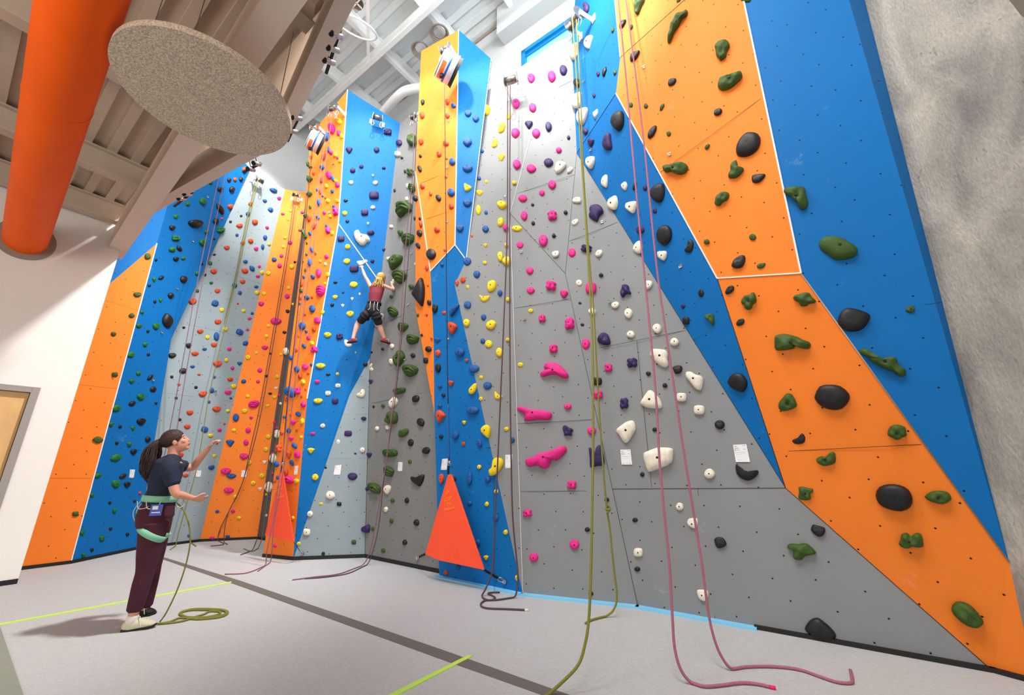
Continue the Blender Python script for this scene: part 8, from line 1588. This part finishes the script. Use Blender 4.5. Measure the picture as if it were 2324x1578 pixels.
sR, sL = W(384, 1064, .155), W(392, 1056, -.155); eR, eL = W(399, 1120, .19), W(436, 1062, -.2)
wR, wL = W(436, 1131, .12), W(473, 1018, -.14)
for s_, e_, w_ in ((sR, eR, wR), (sL, eL, wL)):
    loft(bm, [(uch.lerp(s_, .6), .05, .05), (s_, .048, .05), (s_.lerp(e_, .5), .040, .042), (e_, .034, .036), (e_.lerp(w_, .4), .032, .033), (w_, .021, .024)], RT, 16)
hand(bm, wR, (wR-eR)+S*.02, (-RT*.6+S*.4), 1, .95, .45); hand(bm, wL, (wL-eL), (FWD*.5-S*.6), -1, .95, .35)
fuse('body', bm, 'skin', wm, .005, 5)
bm = NB()       # shirt: torso and short sleeves
loft(bm, [(wst-S*.075, .158, .124), (wst-S*.03, .150, .118), (wst+S*.05, .138, .108), (chs, .158, .124), (uch, .172, .115), (nk-S*.035, .085, .075)], RT, 26)
for s_, e_ in ((sR, eR), (sL, eL)): loft(bm, [(nk-S*.03-RT*0, .06, .06), (uch.lerp(s_, .5)+S*.016, .082, .074), (s_+S*.004, .070, .072), (s_.lerp(e_, .62), .056, .058)], RT, 18)
fuse('shirt', bm, 'shirt_navy', wm, .006, 2)
bm = NB()       # trousers
loft(bm, [(pel-S*.08, .16, .12), (pel+S*.01, .178, .138), (wst-S*.075, .150, .118), (wst-S*.06, .146, .114)], RT, 26)
for a, k_, h in ((aR, kR, hR), (aL, kL, hL)):
    loft(bm, [(a+S*.045, .05, .056), (a.lerp(k_, .35), .058, .062), (a.lerp(k_, .7), .066, .068), (k_, .064, .068), (k_.lerp(h, .5), .084, .092), (h, .098, .112)], RT, 20)
fuse('trousers', bm, 'trousers_plum', wm, .006, 2)
# harness: waist belt, leg loops, gear loops
hs = empty('harness', wst); hs.parent = wm; hs.matrix_parent_inverse = WM(wm).inverted()
def band(c, nrm, ra, rb, hh, m, name, par, th=.008):
    nrm = nrm.normalized(); a = (RT - nrm*RT.dot(nrm)).normalized(); b2 = nrm.cross(a); n = 40; bm = NB(); V4 = []
    for j in range(n):
        ct, st = math.cos(2*PI*j/n), math.sin(2*PI*j/n); V4.append([bm.verts.new(c + a*ct*(ra+t) + b2*st*(rb+t) + nrm*z) for t, z in ((0, -hh/2), (th, -hh/2*.8), (th, hh/2*.8), (0, hh/2))])
    for j in range(n):
        for q in range(4): bm.faces.new([V4[j-1][q], V4[j][q], V4[j][(q+1) % 4], V4[j-1][(q+1) % 4]])
    return obj(name, bm, m, par, True)
band(wst-S*.035, S*1.0+FWD*.08, .154, .122, .06, 'harness_mint', 'waist_belt', hs, .012)
for h, k_ in ((hR, kR), (hL, kL)): band(h.lerp(k_, .22), (h-k_)+FWD*.25, .098, .108, .055, 'harness_mint', 'leg_loop', hs, .012)
for s in (1, -1):
    for j in range(2):
        b_ = wst-S*.05 + RT*s*(.15-.03*j) - FWD*(.0+.07*j); bm = NB(); tube(bm, [b_+FWD*.05, b_+RT*s*.03-S*.05+FWD*.03, b_+RT*s*.03-S*.06-FWD*.03, b_-FWD*.06], .0035, 8, 5); obj('gear_loop', bm, 'cord_white', hs, True)
for s in (-.5, .2):
    bm = NB(); b_ = wst-S*.05-FWD*.13+RT*s*.12; tube(bm, [b_, b_-S*.09-FWD*.035, b_-S*.17-FWD*.01, b_-S*.21+FWD*.05+RT*s*.06], .0035, 8, 5); obj('riser', bm, 'cord_white', hs, True)
bm = NB(); q = wst-S*.07+FWD*.16; oval(bm, q, S, FWD, .11, .065, .006); obj('carabiner', bm, 'steel', hs, True)
q = wst - S*.125 + RT*.185 + FWD*.035; bm = NB(); box(bm, q, FWD, S, RT, .085, .095, .004); bd = obj('badge', bm, 'badge_blue', hs); bd['label'] = 'blue card in a clear holder'
bm = NB(); box(bm, q+RT*.003+S*.02-FWD*.01, FWD, S, RT, .04, .03, .001); box(bm, q+RT*.003-S*.02, FWD, S, RT, .06, .008, .001); obj('print', bm, 'paper', bd)
# hair: cap and wavy ponytail
bm = NB(); ball(bm, PH(0, -.022, .040), axh, (.084, .096, .092), 22); ball(bm, PH(0, -.075, .03), axh, (.06, .05, .06), 16)
hr = fuse('hair', bm, 'hair_brown', wm, .006, 2)
t0 = PH(0, -.095, .05); bm = NB(); tl = [t0, W(350, 1015, .02), W(340, 1045, .03), W(338, 1072, .03), W(345, 1090, .02)]
loft(bm, [(tl[0], .03, .03), (tl[1], .05, .05), (tl[2], .058, .06), (tl[3], .045, .048), (tl[4], .012, .012)], RT, 16)
pt = fuse('ponytail', bm, 'hair_brown', hr, .007, 1)
bm = NB(); random.seed(4)
for i in range(46):
    a = random.uniform(0, 2*PI); off = lambda r_: (RT*math.cos(a)+FWD*math.sin(a))*r_; w1 = random.uniform(.8, 1.15)
    P = [tl[0]+off(.022), tl[1]+off(.05*w1), tl[1].lerp(tl[2], .5)+off(.058*w1)+FWD*random.uniform(-.01, .01), tl[2]+off(.062*w1), tl[2].lerp(tl[3], .6)+off(.052*w1)+FWD*random.uniform(-.015, .015), tl[3]+off(.042*w1)-S*random.uniform(0, .04), tl[4]+off(.025)-S*random.uniform(-.02, .04)]
    tube(bm, P, lambda t: .006*(1-.7*t), 5, 4)
obj('curl', bm, 'hair_brown', pt, True)
for s in (-1, 1):
    bm = NB(); ball(bm, PH(s*.030, .072, .018), axh, (.012, .009, .007), 14); ey = obj('eye', bm, 'eye_white', wm, True)
    bm = NB(); ball(bm, PH(s*.031, .0800, .018), axh, (.005, .003, .005), 12); obj('iris', bm, 'iris', ey, True)
bm = NB(); ball(bm, PH(0, .092, -.056), axh, (.021, .007, .008), 14); obj('lips', bm, 'lip', wm, True)
shoe(wm, W(279, 1437, .07), W(352, 1421, .07)+RT*0, S, 'shoe_cream', 'shoe_black', 1.0, 'shoe')
shoe(wm, W(300, 1407, -.09), W(352, 1395, -.09), S, 'shoe_black', 'shoe_black', 1.0, 'shoe', 'far shoe, darker')
bm = NB(); loft(bm, [(aR-S*.045, .04, .043), (aR-S*.0, .040, .042)], RT, 14); obj('sock', bm, 'sock_white', wm, True)
# ---- the climber: a child on the blue face, back to the room
cn = Vector((-.25, .968, 0)).normalized(); crt = Vector((cn.y, -cn.x, 0)); co_ = at_y(845, 700, 6.38)
K = lambda px, py, dep=0: on_plane(px, py, co_ + cn*dep, cn)
ch = empty('person', co_); tag(ch, 'blond child in dark red top and black shorts climbing high on the blue wall', 'person')
bm = NB(); k2 = .80
pel, wst, chs, uch, nk = K(845, 705), K(850, 687), K(853, 668, .0), K(857, 652, .02), K(861, 645, .03); hc2 = K(866, 634, .05)
kL, kR = K(812, 735, .12), K(862, 742, .10); fL, fR = K(801, 769, .10), K(872, 768, .16)
hL, hR = K(834, 712, .0), K(852, 712, .0)
for a, k_, h in ((fL, kL, hL), (fR, kR, hR)):
    loft(bm, [(a, .028, .028), (a.lerp(k_, .4), .036, .038), (a.lerp(k_, .7), .044, .045), (k_, .042, .043), (k_.lerp(h, .5), .056, .06), (h, .068, .075)], crt, 16)
loft(bm, [(pel-S*.03, .105, .085), (pel+S*.03, .115, .09), (wst, .09, .075), (chs, .105, .08), (uch, .115, .075), (nk-S*.01, .05, .04)], crt, 22)
loft(bm, [(nk-S*.02, .04, .04), (hc2-S*.03, .036, .038)], crt, 14)
hf = (cn + crt*.35 + S*.25).normalized(); PC, axc = head(bm, hc2, hf, (S-hf*S.dot(hf)).normalized(), .9)
sL, sR = K(842, 651, .02), K(868, 648, .02); eL, eR = K(828, 626, .06), K(893, 657, .05); wL, wR = K(821.5, 608, .15), K(889, 644, .15)
for s_, e_, w_ in ((sL, eL, wL), (sR, eR, wR)):
    loft(bm, [(uch.lerp(s_, .5), .04, .04), (s_, .038, .040), (s_.lerp(e_, .5), .031, .033), (e_, .027, .028), (e_.lerp(w_, .4), .026, .027), (w_, .017, .020)], crt, 14)
hand(bm, wL, S*.8+cn*.5-crt*.1, cn, 1, .72, .8); hand(bm, wR, S*.8+cn*.5, cn, -1, .72, .8)
fuse('body', bm, 'skin_pale', ch, .005, 3)
bm = NB(); loft(bm, [(wst-S*.02, .10, .086), (wst+S*.03, .10, .084), (chs, .116, .09), (uch, .122, .085), (nk-S*.01, .065, .055)], crt, 22); fuse('top', bm, 'shirt_red', ch, .006, 2)
bm = NB(); loft(bm, [(pel-S*.05, .11, .09), (pel+S*.02, .125, .102), (wst-S*.015, .105, .09)], crt, 22)
for k_, h in ((kL, hL), (kR, hR)): loft(bm, [(k_.lerp(h, .25), .066, .068), (k_.lerp(h, .6), .072, .078), (h, .08, .09)], crt, 18)
fuse('shorts', bm, 'shorts_black', ch, .006, 2)
RT_, FWD_ = RT, FWD; RT, FWD = crt, cn
band(wst-S*.02, S, .106, .092, .04, 'strap_black', 'harness_belt', ch, .012)
for h, k_ in ((hL, kL), (hR, kR)): band(h.lerp(k_, .28), (h-k_), .082, .088, .035, 'strap_black', 'leg_loop', ch, .01)
for s in (-.6, .1, .7): bm = NB(); b_ = wst-S*.03-cn*.1+crt*s*.09; tube(bm, [b_, b_-S*.06-cn*.03, b_-S*.12-cn*.01, b_-S*.15+crt*s*.05], .004, 7, 4); obj('harness_cord', bm, 'cord_white', ch, True)
bm = NB(); ball(bm, PC(0, -.02, .036), axc, (.078, .09, .088), 20); hr = fuse('hair', bm, 'hair_blond', ch, .006, 2)
bm = NB(); random.seed(9); t0 = PC(0, -.09, .02)
for i in range(60):
    a = random.uniform(-1, 1); d_ = crt*a*.07 - cn*random.uniform(.01, .05)
    P = [t0+crt*a*.04, t0+d_*.7-S*.05-cn*.02, t0+d_-S*random.uniform(.10, .13)+crt*random.uniform(-.03, .02), t0+d_*1.2-S*random.uniform(.15, .22)-crt*.06*random.random()]
    tube(bm, P, lambda t: .0085*(1-.6*t), 5, 3)
obj('loose_hair', bm, 'hair_blond', hr, True)
for s in (-1, 1):
    bm = NB(); ball(bm, PC(s*.030, .074, .020), axc, (.011, .009, .008), 12); ey = obj('eye', bm, 'eye_white', ch, True); bm = NB(); ball(bm, PC(s*.031, .082, .020), axc, (.0045, .003, .0045), 10); obj('iris', bm, 'iris', ey, True)
shoe(ch, K(786.5, 779, .10).lerp(K(808, 777, .06), 1), K(789, 780, .22), S, 'shoe_red', 'shoe_black', .75, 'shoe', 'red and grey left climbing shoe')
shoe(ch, K(865, 776, .10), K(889, 783, .20), S, 'shoe_red', 'shoe_black', .75, 'shoe', 'red and grey right climbing shoe')
RT, FWD = RT_, FWD_
# ---------------------------------------------------------------- light
sc_ = bpy.context.scene
w = bpy.data.worlds.new('world'); sc_.world = w; w.use_nodes = True
w.node_tree.nodes['Background'].inputs[0].default_value = srgb((244, 240, 236)); w.node_tree.nodes['Background'].inputs[1].default_value = AMB
def spot(name, loc, tgt, power, size, blend=.6, rad=.15, col=(1, .96, .9)):
    l = bpy.data.lights.new(name, 'SPOT'); l.energy = power; l.spot_size = math.radians(size); l.spot_blend = blend; l.shadow_soft_size = rad; l.color = col
    o = bpy.data.objects.new(name, l); C.objects.link(o); o.location = loc; o.rotation_euler = (Vector(tgt)-Vector(loc)).to_track_quat('-Z', 'Y').to_euler(); return o
def area(name, loc, tgt, power, sx, sy, col=(1, .97, .93)):
    l = bpy.data.lights.new(name, 'AREA'); l.shape = 'RECTANGLE'; l.size = sx; l.size_y = sy; l.energy = power; l.color = col
    o = bpy.data.objects.new(name, l); C.objects.link(o); o.location = loc; o.rotation_euler = (Vector(tgt)-Vector(loc)).to_track_quat('-Z', 'Y').to_euler(); return o
for a in SPOTS: spot(*a)
for a in AREAS: area(*a)
sc_.view_settings.view_transform = 'Standard'; sc_.view_settings.look = 'None'; sc_.view_settings.gamma = 1.0; sc_.view_settings.use_curve_mapping = False
sc_.view_settings.exposure = EXPO
